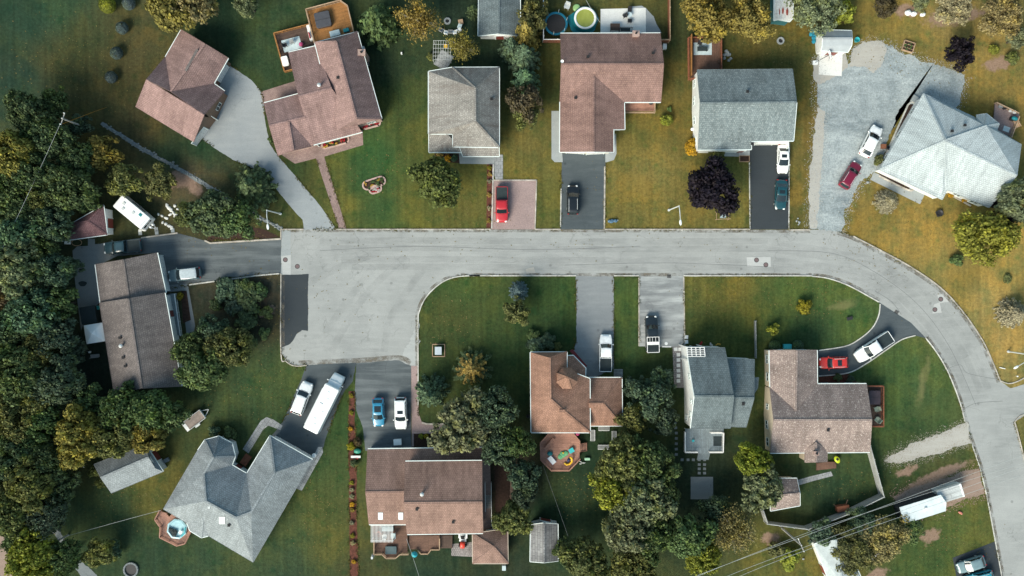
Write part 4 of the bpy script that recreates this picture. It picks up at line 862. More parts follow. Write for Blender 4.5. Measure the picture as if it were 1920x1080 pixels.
def car_proto(kind, seq=[0]):
    """+X is forward; every kind gets its own proportions"""
    L, Wd, H, hood, wb, rf, rr, gb, rear = dict(
        sedan=(4.7, 1.82, 1.45, .82, 1.1, .1, -1.1, -1.85, .98), suv=(4.6, 1.86, 1.66, .98, 1.0, .3, -1.85, -2.18, 1.08),
        hatch=(4.2, 1.76, 1.52, .86, .95, .2, -1.35, -1.95, 1.0), pickup=(5.9, 2.0, 1.85, 1.08, 1.5, .78, -.52, -.74, 1.12), wagon=(4.7, 1.84, 1.6, .92, 1.0, .3, -1.75, -2.2, 1.02))[kind]
    root = thing('parked_car', None, 'car'); h = L / 2
    def hw(x):
        t = max(0, (abs(x) - .30 * L) / (.2 * L)); return Wd / 2 * (1 - (.24 if x > 0 else (.14 if kind != 'pickup' else .05)) * t ** 2.3)
    def top(x):
        if x > wb: t = (x - wb) / (h - wb); return (hood + .1) * (1 - t) + (hood - .16) * t - .1 * max(0, (t - .75) / .25) ** 2
        if x < gb: t = (gb - x) / (h + gb); return rear - (.1 * t if kind == 'sedan' else .02 * t)
        t = (x - gb) / (wb - gb); return rear + (hood + .1 - rear) * t
    mb = MB(); st = []
    for i in range(25):
        x = -h + L * i / 24; e = 1 if 0 < i < 24 else 0
        w = hw(x) * (1 if e else .95); z = top(x)
        if not e: z -= .1
        st.append((x, [(w * .86, .24), (w * .97, .34), (w, .6), (w * .985, .6 + (z - .6) * .6), (w * .95, z - .05), (w * .87, z), (w * .5, z + .035), (0, z + .05)]))
    loft(mb, st); body = mb.build('body', M_paint, root, smooth=True)
    def ring(xf, xr, hy, z, bow, rb):
        P = []
        for k in range(9): t = -1 + 2 * k / 8; P.append((xf + bow * (1 - t * t), hy * t, z))
        for k in range(9): t = 1 - 2 * k / 8; P.append((xr - rb * (1 - t * t), hy * t, z))
        return P
    zb = min(top(wb), rear) + .0
    lo = ring(wb - .02, gb + .02, Wd / 2 * .9, zb - .02, .16, .08); hi = ring(rf, rr, Wd / 2 * .80, H - .05, .1, .06)
    mb = MB(); n = len(lo); mb.add(lo + hi, [(i, (i + 1) % n, n + (i + 1) % n, n + i) for i in range(n)]); mb.build('windows', M_cglass, root)
    e = .035; r0 = ring(rf + e, rr - e, Wd / 2 * .83, H - .075, .1, .06); r1 = ring(rf - .03, rr + .03, Wd / 2 * .79, H - .02, .1, .06); r2 = ring(rf - .3, rr + .3, Wd / 2 * .5, H + .01, .05, .03)
    mb = MB(); vs = r0 + r1 + r2; fs = []
    for a in (0, 1): fs += [(a * n + i, a * n + (i + 1) % n, (a + 1) * n + (i + 1) % n, (a + 1) * n + i) for i in range(n)]
    mb.add(vs, fs + [tuple(range(2 * n, 3 * n))]); rp = mb.build('roof_panel', M_paint, root, smooth=True)
    mb = MB()
    for s in (-1, 1):
        A = [Vector((wb + .0, s * Wd / 2 * .9, zb)), Vector((rf + .02, s * Wd / 2 * .81, H - .05))]
        B = [Vector(((rf + rr) / 2 - .05, s * Wd / 2 * .905, zb)), Vector(((rf + rr) / 2 - .05, s * Wd / 2 * .815, H - .06))]
        C_ = [Vector((gb + .02, s * Wd / 2 * .9, zb)), Vector((rr - .02, s * Wd / 2 * .81, H - .05))]
        for q, wd in ((A, .09), (B, .08), (C_, .16)): mb.bar(q[0], q[1], wd, .07)
        if kind in ('suv', 'wagon', 'hatch'): mb.bar(Vector((rr + .55, s * Wd / 2 * .905, zb)), Vector((rr + .5, s * Wd / 2 * .815, H - .06)), .1, .06)
    mb.build('pillars', M_paint, root)
    for s in (-1, 1):
        mb = MB(); mb.ell((wb - .12, s * (Wd / 2 + .1), zb + .1), (.09, .13, .08), 8, 5); mb.build('wing_mirror', M_paint, root, smooth=True)
        mb = MB(); mb.ell((h - .2, s * Wd / 2 * .64, hood - .17), (.2, .2, .07), 10, 5); mb.build('headlight', M_lamp, root, smooth=True)
        mb = MB(); mb.box((-h + .05, s * Wd / 2 * .76, rear - .14), (.12, .22, .2)); mb.build('taillight', M_tail, root, bevel=.02)
        for x in (h - .88, -h + .95):
            t = MB(); c = Vector((x, s * (Wd / 2 - .11), .33))
            t.tube([c - Vector((0, .1, 0)), c - Vector((0, .09, 0)), c + Vector((0, .09, 0)), c + Vector((0, .1, 0))], [.3, .335, .335, .3], 18); w_ = t.build('wheel', M_tyre, root, smooth=True)
            t = MB(); t.tube([c + Vector((0, s * .095, 0)), c + Vector((0, s * .112, 0))], .2, 12); t.build('rim', M_alu, w_)
    mb = MB(); mb.box((h - .035, 0, .5), (.07, Wd * .5, .16)); mb.build('grille', M_rubber, root, bevel=.02)
    # wiper cowl and door seams show as dark lines from above
    mb = MB(); mb.tube([(wb + .15, 0, top(wb + .15) + .045), (wb + .07, -Wd * .28, top(wb) + .04)], .018, 5); mb.tube([(wb + .15, 0, top(wb + .15) + .045), (wb + .07, Wd * .28, top(wb) + .04)], .018, 5); mb.build('wiper', M_rubber, root)
    if kind == 'pickup':
        bx0, bx1 = -h + .1, gb - .12; zz = rear + .075
        mb = MB(); mb.box(((bx0 + bx1) / 2, 0, zz - .03), (bx1 - bx0, Wd * .88, .05)); mb.build('bed_cover', M_cover, root, bevel=.015)
        mb = MB()
        for s in (-1, 1): mb.box(((bx0 + bx1) / 2, s * Wd * .465, rear + .04), (bx1 - bx0 + .1, .06, .09))
        mb.box((bx0 - .03, 0, rear + .04), (.09, Wd * .86, .09)); mb.build('bed_rail', M_paint, root, bevel=.02)
    if kind in ('suv', 'wagon'):
        for s in (-1, 1):
            mb = MB(); mb.tube([(rf - .2, s * Wd / 2 * .7, H - .02), (rf - .3, s * Wd / 2 * .7, H + .06), (rr + .35, s * Wd / 2 * .7, H + .06), (rr + .25, s * Wd / 2 * .7, H - .02)], .025, 6); mb.build('roof_rail', M_chrome, root)
    return root, (L, Wd, H, rf, rr, zb)

PROTO = {}
def car(kind, rear, front, color, label, cat='car', sunroof=None, name='parked_car', roofcol=None, group='cars parked on the drives', length=None):
    a, b = W(*rear, .8), W(*front, .8); d = b - a
    if kind not in PROTO: PROTO[kind] = car_proto(kind); r = PROTO[kind][0]
    else: r = copy_tree(PROTO[kind][0])
    r.name = name; c = (a + b) / 2
    r.location = (c.x, c.y, .02); r.rotation_euler.z = math.atan2(d.y, d.x)
    L = PROTO[kind][1][0]; k = d.length / L; r.scale = (k, (k + 1) / 2, (k + 1) / 2)
    tag(r, label, cat, group)
    ORG[r.name] = Vector((0, 0, 0))
    for ch in r.children:
        if ch.data.materials[0] == M_paint: ch.color = (*(roofcol if roofcol and ch.name.startswith('roof_panel') else color), 1)
    if sunroof:
        H = PROTO[kind][1][2]; x0, x1, w = sunroof
        mb = MB(); mb.box(((x0 + x1) / 2, 0, H + .005), (x1 - x0, w, .03)); mb.build('sunroof', M_cglass, r, bevel=.008)
    return r
RED = (.42, .018, .025); BLK = (.008, .01, .012); WHT = (.82, .84, .83)
# the copies are taken before any extra is added to a prototype, so plain ones come first
car('pickup', (1135,697), (1136,627), WHT, 'white pickup with dark covered bed on the grey drive of the turret house', 'pickup truck', name='pickup_truck')
car('pickup', (941,350), (941,417), RED, 'red pickup with a dark covered bed on the rose paved drive', 'pickup truck', name='pickup_truck')
car('pickup', (1670,630), (1606,672), WHT, 'white pickup with dark bed on the curved driveway behind the red car', 'pickup truck', name='pickup_truck')
car('pickup', (265,460), (195,466), (.025, .06, .075), 'dark blue-black pickup squeezed beside the long taupe house', 'pickup truck', name='pickup_truck')
tr = car('pickup', (1223,661), (1221,592), (.01, .016, .02), 'black pickup with a white ladder rack on the blotchy concrete drive', 'pickup truck', name='pickup_truck')
rk = MB()
for y in (-.93, .93):
    for x in (-2.7, -1.2): rk.tube([(x, y, 1.1), (x, y, 1.95)], .04, 6)
    rk.bar((-2.85, y, 1.97), (-.35, y, 1.97), .09, .08)
for x in (-.4, -1.2): rk.bar((x, -.93, 2.0), (x, .93, 2.0), .08, .06)
for y in (-.4, .1, .5): rk.bar((-.4, y, 2.02), (-1.2, y, 2.02), .05, .05)
rk.box((-1.42, 0, 1.98), (.45, 1.9, .08)); rk.bar((-2.85, -.93, 1.97), (-2.85, .93, 1.97), .09, .08)
rk.build('ladder_rack', WD_white, tr)
car('suv', (1074,402), (1074,347), BLK, 'black car alone on the asphalt drive of the brown pool house', sunroof=None)
car('suv', (1580,351), (1609,305), (.16, .008, .03), 'maroon car with silver roof rails on the blue-grey gravel')
car('suv', (376,511), (316,518), (.12, .18, .2), 'dark grey car with a white roof parked against the taupe house', roofcol=(.42, .48, .5))
car('suv', (555,776), (578,717), WHT, 'white car with roof rails next to the motorhome')
car('suv', (751,745), (752,805), WHT, 'white car with a small sunroof beside the bright blue car', sunroof=(-.5, .0, .85))
car('suv', (1589,679), (1536,681), (.5, .025, .018), 'bright red car with dark sunroof by the taupe L-shaped house', sunroof=(-1.1, -.4, .95))
car('sedan', (1469,271), (1468,325), WHT, 'white saloon at the top of the black driveway', sunroof=(-.65, -.1, .85))
car('sedan', (1466,337), (1463,393), (.008, .055, .07), 'dark teal saloon below the white saloon on the black driveway')
car('hatch', (1619,292), (1647,237), WHT, 'white car by the side wall of the pale hipped house')
car('hatch', (1846,1050), (1796,1067), (.16, .24, .26), 'steel grey car on the black drive at the bottom right corner', 'car')
car('hatch', (709,746), (710,800), (.03, .22, .36), 'bright blue car on the wide worn drive', sunroof=(-1.0, -.1, 1.0))
car('wagon', (1862,1078), (1808,1092), (.02, .25, .33), 'cyan car cut off by the bottom edge of the photograph', 'car')

# motorhome
def obox(mb, L, Wd, z0, z1, r, x=0, y=0):
    """box with rounded upright corners"""
    P = []
    for cx, cy, a0 in ((L / 2 - r, Wd / 2 - r, 0), (-L / 2 + r, Wd / 2 - r, 90), (-L / 2 + r, -Wd / 2 + r, 180), (L / 2 - r, -Wd / 2 + r, 270)):
        P += [(x + cx + r * math.cos(R(a0 + 22.5 * k)), y + cy + r * math.sin(R(a0 + 22.5 * k))) for k in range(5)]
    n = len(P); I = [(x + (p[0] - x) * .965, y + (p[1] - y) * .94) for p in P]
    mb.add([(p[0], p[1], z0) for p in P] + [(p[0], p[1], z1 - .08) for p in P] + [(p[0], p[1], z1) for p in I],
           [(i, (i + 1) % n, n + (i + 1) % n, n + i) for i in range(n)] + [(n + i, n + (i + 1) % n, 2 * n + (i + 1) % n, 2 * n + i) for i in range(n)] + [tuple(range(2 * n, 3 * n)), tuple(range(n - 1, -1, -1))])
def wheels(root, xs, half, r=.36, nm='wheel'):
    for x in xs:
        for s in (-1, 1):
            m = MB(); m.tube([(x, s * half - .11, r), (x, s * half + .11, r)], r, 16); w_ = m.build(nm, M_tyre, root)
            m = MB(); m.tube([(x, s * (half + .111), r), (x, s * (half + .13), r)], r * .6, 12); m.build('rim', M_alu, w_)
M_gel = pm('white_gelcoat', (.78, .8, .79), .35, .04, 1); M_smoke = pm('smoked_vent', (.52, .55, .55), .3, .1, 3)
def place(root, rear, front, z=.8):
    a, b = W(*rear, z), W(*front, z); d = b - a; c = (a + b) / 2
    root.location = (c.x, c.y, .02); root.rotation_euler.z = math.atan2(d.y, d.x); return d.length
r = thing('motorhome', 'long white motorhome parked next to the white car with roof rails', 'motorhome')
m = MB(); obox(m, 7.6, 2.4, .5, 2.85, .18, -.75); m.build('body', M_gel, r)
m = MB(); st = []
for i in range(8):
    x = 2.9 + 1.95 * i / 7; w = 1.02 - .12 * (i / 7) ** 2; z = 2.15 - .7 * (i / 7) ** 1.6
    st.append((x, [(w * .9, .45), (w, .7), (w, z - .3), (w * .9, z - .05), (w * .6, z), (0, z + .03)]))
loft(m, st); m.build('cab', M_gel, r, smooth=True)
m = MB(); m.add([(3.05, -.9, 2.2), (3.75, -.98, 2.04), (3.85, 0, 2.1), (3.05, 0, 2.3), (3.75, .98, 2.04), (3.05, .9, 2.2)], [(0, 1, 2, 3), (3, 2, 4, 5)]); m.build('windscreen', pm('sunshade_glass', (.66, .7, .71), .3, .06, 2), r)
for s in (-1, 1):
    m = MB(); m.box((3.5, s * 1.22, 1.6), (.12, .3, .22)); m.build('wing_mirror', M_gel, r, bevel=.02)
for x, y in ((1.9, .1), (.9, -.3), (-1.2, -.35), (-2.6, .2), (-3.4, -.2)):
    m = MB(); m.box((x, y, 2.88), (.4, .4, .06)); m.build('roof_vent', M_gel, r, bevel=.02)
m = MB(); m.box((-.4, .35, 2.9), (.9, .6, .1)); m.build('air_conditioner', M_gel, r, bevel=.04)
m = MB(); m.tube([(-4, 1.22, 2.75), (2.2, 1.22, 2.75)], .07, 8); m.build('awning_roll', M_galv, r)
wheels(r, (3.6, -2.2), 1.02, .38); place(r, (584,806), (633,708), 2)

# camper
r = thing('camper_trailer', 'white camper trailer on the grass above the dark pickup', 'camper')
m = MB(); obox(m, 5.6, 2.3, .5, 2.6, .16); m.build('body', M_gel, r)
m = MB(); m.box((0, 1.162, 1.55), (2.6, .02, .6)); m.build('side_window', M_cglass, r)
m = MB(); m.add([(2.815, -.8, 1.5), (2.815, .8, 1.5), (2.815, .8, 2.1), (2.815, -.8, 2.1)], [(0, 1, 2, 3)]); m.build('front_window', M_cglass, r)
m = MB(); m.bar((2.45, -.8, 2.61), (2.45, .8, 2.61), .1, .03); m.build('roof_seam', M_smoke, r)
for x, y in ((-1.7, .3), (.3, .1), (-1.3, -.4)):
    m = MB(); m.box((x, y, 2.65), (.42, .42, .1)); m.build('roof_vent', M_smoke, r, bevel=.02)
m = MB(); m.box((1.35, .55, 2.64), (.5, .4, .08)); m.build('roof_hatch', pm('teal_plastic', (.02, .2, .22), .4), r, bevel=.02)
m = MB(); m.bar((2.8, .5, .5), (3.8, 0, .5), .1, .1); m.bar((2.8, -.5, .5), (3.8, 0, .5), .1, .1); m.build('drawbar', M_steel, r)
for s in (-.25, .25):
    m = MB(); m.cyl((3.15, s, .5), .18, .5, 12); m.cyl((3.15, s, 1.0), .18, .06, 12, .08); m.build('gas_bottle', M_gel, r)
wheels(r, (-.3,), 1.05); place(r, (222,376), (275,420), 2.2)

# park trailer with dark open side, and a small enclosed trailer in front of it
r = thing('mobile_home', 'pale roofed mobile home with a dark side on the brown dirt track', 'mobile home')
m = MB(); obox(m, 6.6, 2.4, .45, 2.9, .12); m.build('body', pm('dark_trailer_wall', (.03, .035, .04), .6, .2), r)
m = MB(); m.add([(-3.3, -1.35, 2.93), (3.3, -1.3, 2.93), (3.75, -.1, 2.98), (3.3, 1.3, 2.93), (-3.3, 1.3, 2.93)], [(0, 1, 2, 3, 4)]); n = [(v[0], v[1], 2.85) for v in ((-3.3, -1.35), (3.3, -1.3), (3.75, -.1), (3.3, 1.3), (-3.3, 1.3))]
m.prism([(a, b) for a, b, _ in n], 2.8, 2.925, top=False); m.build('roof', M_pmetal, r)
m = MB(); m.cyl((.4, 0, 2.98), .2, .2, 12); m.build('roof_vent', M_gel, r)
for x in (-2, 0, 2):
    m = MB(); m.box((x, 1.2, 1.6), (.9, .03, .7)); m.build('window', M_cglass, r)
wheels(r, (-.5, .5), 1.1); place(r, (1690,965), (1765,942), 2.5)
r = thing('cargo_trailer', 'small pale grey cargo trailer with a white nose beside the road kerb', 'trailer')
m = MB(); obox(m, 3.9, 2.1, .45, 2.3, .2); m.build('body', brickmat('grey_ribbed_sheet', (.5, .52, .51), (.46, .48, .47), (.3, .31, .31), 4, .7, .04, .5, .18), r)
m = MB(); m.box((1.85, 0, 1.6), (.3, 2.12, 1.5)); m.build('nose', M_gel, r, bevel=.08)
m = MB(); m.bar((1.9, .5, .5), (2.8, 0, .5), .1, .1); m.bar((1.9, -.5, .5), (2.8, 0, .5), .1, .1); m.cyl((2.75, 0, .3), .08, .4, 10); m.build('drawbar', M_rubber, r)
wheels(r, (-.3,), 1.0); place(r, (1758,932), (1803,918), 2)

# open utility trailer on the lawn
r = thing('utility_trailer', 'open silver utility trailer alone on the lower left lawn', 'trailer')
m = MB(); m.box((-.2, 0, .55), (3.2, 1.5, .08)); m.build('floor', pm('trailer_ply', (.3, .25, .22), .8, .25, 2), r)
m = MB()
for s in (-1, 1): m.box((-.2, s * .78, .75), (3.3, .06, .42))
m.box((1.43, 0, .75), (.06, 1.5, .42)); m.build('side_rail', M_galv, r)
m = MB(); m.box((-1.95, 0, .58), (.5, 1.55, .06)); m.build('tailgate', M_gel, r)
for s in (-1, 1):
    m = MB(); m.box((-.3, s * .98, .72), (.9, .26, .06)); m.build('mudguard', M_galv, r, bevel=.02)
m = MB(); m.bar((1.4, .55, .5), (2.5, 0, .5), .08, .08); m.bar((1.4, -.55, .5), (2.5, 0, .5), .08, .08); m.cyl((2.3, .15, .3), .07, .6, 8); m.build('drawbar', M_galv, r)
wheels(r, (-.3,), .98, .3); place(r, (346,802), (388,770), .6)

# red lawn tractor
r = thing('lawn_tractor', 'small red and white lawn tractor on the cobbled patio under the roof edge', 'lawn tractor')
M_red = pm('red_enamel', (.55, .05, .03), .35, .1, 3)
m = MB(); st = [(x, [(w, .4), (w, z - .08), (w * .8, z), (0, z + .03)]) for x, w, z in ((.1, .3, .85), (.5, .32, .86), (.85, .3, .8), (1.02, .24, .68))]; loft(m, st); m.build('bonnet', M_red, r, smooth=True)
m = MB(); m.box((-.4, 0, .45), (1.0, .9, .1)); m.box((-.75, .45, .62), (.7, .25, .12)); m.box((-.75, -.45, .62), (.7, .25, .12)); m.build('deck', M_gel, r, bevel=.03)
m = MB(); m.box((-.55, 0, .8), (.45, .5, .12)); m.box((-.78, 0, 1.02), (.12, .5, .42)); m.build('seat', M_rubber, r, bevel=.05)
m = MB(); m.tube([(.05, 0, .8), (-.12, 0, 1.08)], .03, 6); m.tube([(-.12 + .03 * math.sin(t) , .19 * math.cos(t), 1.08 + .17 * math.sin(t)) for t in [k * math.pi / 6 for k in range(13)]], .022, 6); m.build('steering_wheel', M_rubber, r)
for x, rr_, hw_ in ((.72, .22, .42), (-.75, .33, .5)):
    for s in (-1, 1):
        m = MB(); m.tube([(x, s * hw_ - .1, rr_), (x, s * hw_ + .1, rr_)], rr_, 14); m.build('wheel', M_tyre, r)
place(r, (868,1003), (867,1027), .8); r.scale = (1.1, 1.2, 1.1)
# ---------------------------------------------------------------- vegetation
M_leaf = leaf_mat(); M_needle = leaf_mat('needles', (1.25, 1.15, .8), .12)
M_bark = pm('bark', (.075, .06, .048), .95, .35, 3); M_birch = pm('pale_bark', (.5, .46, .4), .85, .25, 3)
def rnd_dir(rg, up=-.25):
    while True:
        v = Vector((rg.gauss(0, 1), rg.gauss(0, 1), rg.gauss(0, 1))).normalized()
        if v.z > up: return v
def leafq(vs, fs, p, n, s, rg, asp=1.5):
    a = n.orthogonal().normalized(); a.rotate(Matrix.Rotation(rg.uniform(0, 6.28), 3, n)); b = n.cross(a)
    a *= s * asp * .5; b *= s * .5; k = len(vs)
    vs += [p - a, p - b * 1.0, p + a, p + b * 1.0]; fs.append((k, k + 1, k + 2, k + 3))
def mesh(name, vs, fs, mat):
    me = bpy.data.meshes.new(name); me.from_pydata([tuple(v) for v in vs], [], fs); me.materials.append(mat); me.update(); return me
def limbs(rg, tips, base_r=.055, top=.42, bend=.15, sub=None):
    m = MB(); q = [Vector((rg.gauss(0, .02), rg.gauss(0, .02), z)) for z in (0, top * .35, top * .7, top)]
    q.append(Vector((rg.gauss(0, .05), rg.gauss(0, .05), top + .3)))
    m.tube(q, [base_r * 1.3, base_r, base_r * .8, base_r * .65, base_r * .15], 8)
    for t in tips:
        z = rg.uniform(top * .6, top * 1.05); a = Vector((0, 0, z)); mid = a.lerp(t, .5) + Vector((rg.gauss(0, bend * .2), rg.gauss(0, bend * .2), .05))
        m.tube([a, mid, t], [base_r * .5, base_r * .3, base_r * .08], 5)
        if sub:
            for _ in range(sub):
                k = rg.uniform(.35, .8); s = a.lerp(t, k); e = s + (t - a) * rg.uniform(.25, .4) + Vector((rg.gauss(0, .12), rg.gauss(0, .12), rg.gauss(.03, .04)))
                m.tube([s, e], [base_r * .2, base_r * .05], 4)
    me = bpy.data.meshes.new('trunk'); me.from_pydata([tuple(v) for v in m.v], [], m.f); return me

def broad(seed, nl=120, nleaf=120, ls=.066, lr=(.12, .24), flat=.62, mat=None, open_=0.0, sink=.12):
    """unit broadleaf: radius 1, height 1; lobes of leaves with gaps between them"""
    rg = random.Random(seed); vs = []; fs = []; ph = [rg.uniform(0, 6.28) for _ in range(4)]
    tips = []; cz = .62
    for i in range(nl):
        d = rnd_dir(rg, -.35); az = math.atan2(d.y, d.x)
        rad = 1 + .16 * math.sin(2 * az + ph[0]) + .12 * math.sin(3 * az + ph[1]) + .1 * math.sin(5 * az + ph[2])
        k = rg.uniform(.5, .86) ** .7 if i > nl * .2 else rg.uniform(.15, .5)
        c = Vector((d.x * k * rad * .9, d.y * k * rad * .9, cz + d.z * k * .34)); r = rg.uniform(*lr) * (.8 if k > .8 else 1)
        if i % 12 == 0: tips.append(c.copy())
        for j in range(int(nleaf * (r / lr[1]) ** 1.6)):
            n = rnd_dir(rg, -.55); p = c + Vector((n.x, n.y, n.z * flat)) * r * rg.uniform(.5, 1.15)
            nn = (n + rnd_dir(rg, -.6) * .8 + Vector((0, 0, .35))).normalized()
            leafq(vs, fs, p, nn, ls * rg.uniform(.65, 1.35), rg)
    return mesh('crown', vs, fs, mat or M_leaf), limbs(rg, tips)

def conifer(seed, levels=16, per=9, needle=.085, droop=.12, pw=.85, star=False):
    rg = random.Random(seed); vs = []; fs = []
    for l in range(levels):
        t = l / (levels - 1); z = .1 + .88 * t; r = max(.05, (1 - t) ** pw) * (1 if not star else .95); n = max(4, int(per * (1 - t * .5)))
        off = rg.uniform(0, 6.28)
        for b in range(n):
            a = off + 6.28 * b / n + rg.gauss(0, .13); rr = r * rg.uniform(.78, 1.1); d = Vector((math.cos(a), math.sin(a), 0)); sd = Vector((-d.y, d.x, 0))
            steps = max(3, int(rr / .075))
            for s in range(steps):
                u = (s + .4) / steps; p = d * rr * u + Vector((0, 0, z - droop * r * u ** 1.5 + (.05 * u * u if star else 0)))
                w = (.5 - .42 * u) * rr * .42
                for e in (-1, 1, 0):
                    q = p + sd * e * w * rg.uniform(.5, 1.1) + Vector((0, 0, rg.gauss(0, .012)))
                    leafq(vs, fs, q, Vector((d.x * .3 + rg.gauss(0, .3), d.y * .3 + rg.gauss(0, .3), 1)).normalized(), needle * rg.uniform(.7, 1.3), rg, 1.8)
    m = MB(); m.tube([(0, 0, 0), (0, 0, .5), (0, 0, 1)], [.06, .035, .008], 7)
    me = bpy.data.meshes.new('trunk'); me.from_pydata([tuple(v) for v in m.v], [], m.f)
    return mesh('crown', vs, fs, M_needle), me

def birch(seed, nleaf=6500, ls=.05):
    rg = random.Random(seed); vs = []; fs = []; tips = []
    for i in range(19):
        a = 6.28 * i / 19 + rg.gauss(0, .3); r = rg.uniform(.25, 1.0)
        tips.append(Vector((math.cos(a) * r + .16, math.sin(a) * r * .85 - .1, rg.uniform(.62, 1.0) - .15 * r)))
    me = limbs(rg, tips, .026, .72, .2, 3)
    for j in range(nleaf):
        t = rg.choice(tips); k = rg.uniform(.1, 1.1); a = Vector((.1, -.05, .75)); p = a.lerp(t, k) + Vector((rg.gauss(0, .14), rg.gauss(0, .14), rg.gauss(-.04, .09)))
        leafq(vs, fs, p, (rnd_dir(rg, -.3) + Vector((0, 0, .5))).normalized(), ls * rg.uniform(.6, 1.3), rg)
    return mesh('crown', vs, fs, M_leaf), me

def bush(seed, nl=16, nleaf=75, ls=.17):
    rg = random.Random(seed); vs = []; fs = []
    for i in range(nl):
        d = rnd_dir(rg, -.1); k = rg.uniform(.3, .72); c = Vector((d.x * k, d.y * k, .42 + d.z * k * .5)); r = rg.uniform(.28, .4)
        for j in range(nleaf):
            n = rnd_dir(rg, -.5); p = c + n * r * rg.uniform(.6, 1.08); p.z = max(.02, p.z)
            leafq(vs, fs, p, (n + rnd_dir(rg, -.6) * .7).normalized(), ls * rg.uniform(.6, 1.3), rg)
    m = MB()
    for k in range(5): a = k * 1.26; m.tube([(0, 0, 0), (.3 * math.cos(a), .3 * math.sin(a), .5)], [.05, .02], 5)
    me = bpy.data.meshes.new('stem'); me.from_pydata([tuple(v) for v in m.v], [], m.f)
    return mesh('foliage', vs, fs, M_leaf), me
def dome(seed, ls=.1):
    """clipped round shrub with a dense outer skin"""
    rg = random.Random(seed); vs = []; fs = []
    for j in range(2200):
        n = rnd_dir(rg, -.3); p = Vector((n.x, n.y, .45 + n.z * .52)) * rg.uniform(.88, 1.04)
        leafq(vs, fs, p, (n + rnd_dir(rg, -.6) * .6).normalized(), ls * rg.uniform(.6, 1.2), rg)
    m = MB(); m.tube([(0, 0, 0), (0, 0, .5)], [.08, .05], 6)
    me = bpy.data.meshes.new('stem'); me.from_pydata([tuple(v) for v in m.v], [], m.f)
    return mesh('foliage', vs, fs, M_leaf), me

KIND = dict(broad=[broad(11), broad(12), broad(13, 140, 100, .06), broad(14, 100, 130, .07, (.14, .27)), broad(15, 130, 110, .064, (.11, .22))],
            fine=[broad(21, 90, 130, .052, (.15, .25)), broad(22, 84, 140, .055, (.15, .26))],
            loose=[broad(31, 46, 120, .075, (.14, .28)), broad(32, 44, 120, .08, (.14, .28))],
            spruce=[conifer(41), conifer(42, 15, 10)], blue=[conifer(51, 20, 15, .07, .1, .6), conifer(52, 22, 16, .06, .1, .55)], star=[conifer(61, 9, 11, .075, -.1, .55, True)],
            birch=[birch(71), birch(72), birch(73, 9000, .042)], bush=[bush(81), bush(82), bush(83, 20)], dome=[dome(91), dome(92)])
for k, v in KIND.items():
    for _, t in v: t.materials.append(M_birch if k == 'birch' else M_bark)
PAL = dict(ygt=(.135, .125, .024), lt=(.055, .072, .022), dk=(.046, .064, .03), dg=(.054, .08, .031), tg=(.052, .086, .05), ol=(.078, .084, .03), go=(.118, .104, .028), sg=(.095, .11, .06), ye=(.22, .19, .022), yg=(.12, .135, .022), pu=(.014, .011, .017), bl=(.12, .165, .165),
           gold=(.25, .185, .055), og=(.40, .23, .02), pale=(.26, .24, .15), br=(.08, .062, .04), dt=(.042, .064, .04), blg=(.10, .14, .15), hz=(.125, .11, .05))
PAL = {k: (mul(v, 1.0) if k in ('pu', 'gold', 'og', 'pale', 'ye', 'bl', 'blg', 'br') else mul(v, 1.65)) for k, v in PAL.items()}
TN = [0]
def plant(px, py, r, kind, c, h, label, name=None, cat=None, group=None, sx=1, rot=None):
    rg = random.Random(TN[0] * 77 + 5); TN[0] += 1
    cr, tk = rg.choice(KIND[kind])
    p = W(px, py, h * (.62 if kind in ('broad', 'fine', 'loose', 'birch') else .4)); rm = r / PPM * (1.1 if kind in ('broad', 'loose') else 1)
    low = kind in ('bush', 'dome')
    if name is None: name = 'shrub' if low else dict(spruce='conifer_tree', blue='spruce_tree', star='conifer_tree', birch='birch_tree').get(kind, 'broadleaf_tree')
    o = thing(name, label, cat or ('shrub' if low else 'tree'), (p.x, p.y, 0), rg.uniform(0, 6.28) if rot is None else rot, group)
    for me, nm in ((cr, 'foliage' if low else 'crown'), (tk, 'stem' if low else 'trunk')):
        ch = bpy.data.objects.new(nm, me); col.objects.link(ch); ch.parent = o; ch.scale = (rm * sx, rm / sx, h)
        if me is cr:
            j = rg.uniform(.88, 1.14); ch.color = (*[x * j * rg.uniform(.94, 1.06) for x in PAL[c]], 1)
    ORG[o.name] = Vector((p.x, p.y, 0)); return o
FILL = [(70,250,34,'loose','dg',8,'green tree between pole and golden brown tree in the left wood'), (150,300,32,'broad','dk',8,'dark tree between the yellowing tree and the overhead wire'), (85,370,34,'broad','ol',9,'olive tree right of the wire in the left wood'), (165,375,26,'loose','dg',6,'green tree at the upper corner of the maroon shed'),
 (15,340,32,'broad','dg',9,'green tree cut by the left edge below the golden brown tree'), (70,470,34,'broad','dg',9,'green tree left of the concrete slab in the wood'), (110,570,34,'loose','dg',8,'mid green tree beside the low dark store'), (25,660,38,'broad','dg',9,'green tree at the left edge above the biggest olive flank'), (80,660,36,'broad','ol',9,'olive-lit tree in the middle of the left wood'), (140,660,24,'loose','dt',6,'small dark tree behind the white gazebo'),
 (75,750,38,'broad','ol',9,'olive tree above the green one in the left wood'), (165,755,32,'loose','dg',7,'green tree beside the T-shaped clothes post'), (10,830,36,'broad','dg',9,'green tree cut by the left edge, level with the golden tree'), (60,840,34,'broad','dg',9,'mid green tree left of the big golden tree'), (120,905,32,'loose','dk',7,'dark small tree on the right rim of the lower left wood'), (105,935,30,'loose','dg',7,'green tree on the wood rim above the wire pole'), (45,1000,36,'broad','dg',8,'green tree above the bottom left corner tree'), (8,920,32,'broad','ol',9,'olive tree cut by the left edge in the lower wood'), (140,500,18,'loose','dt',4,'little dark tree touching the concrete slab')]
FG = 'trees of the wood along the left edge'
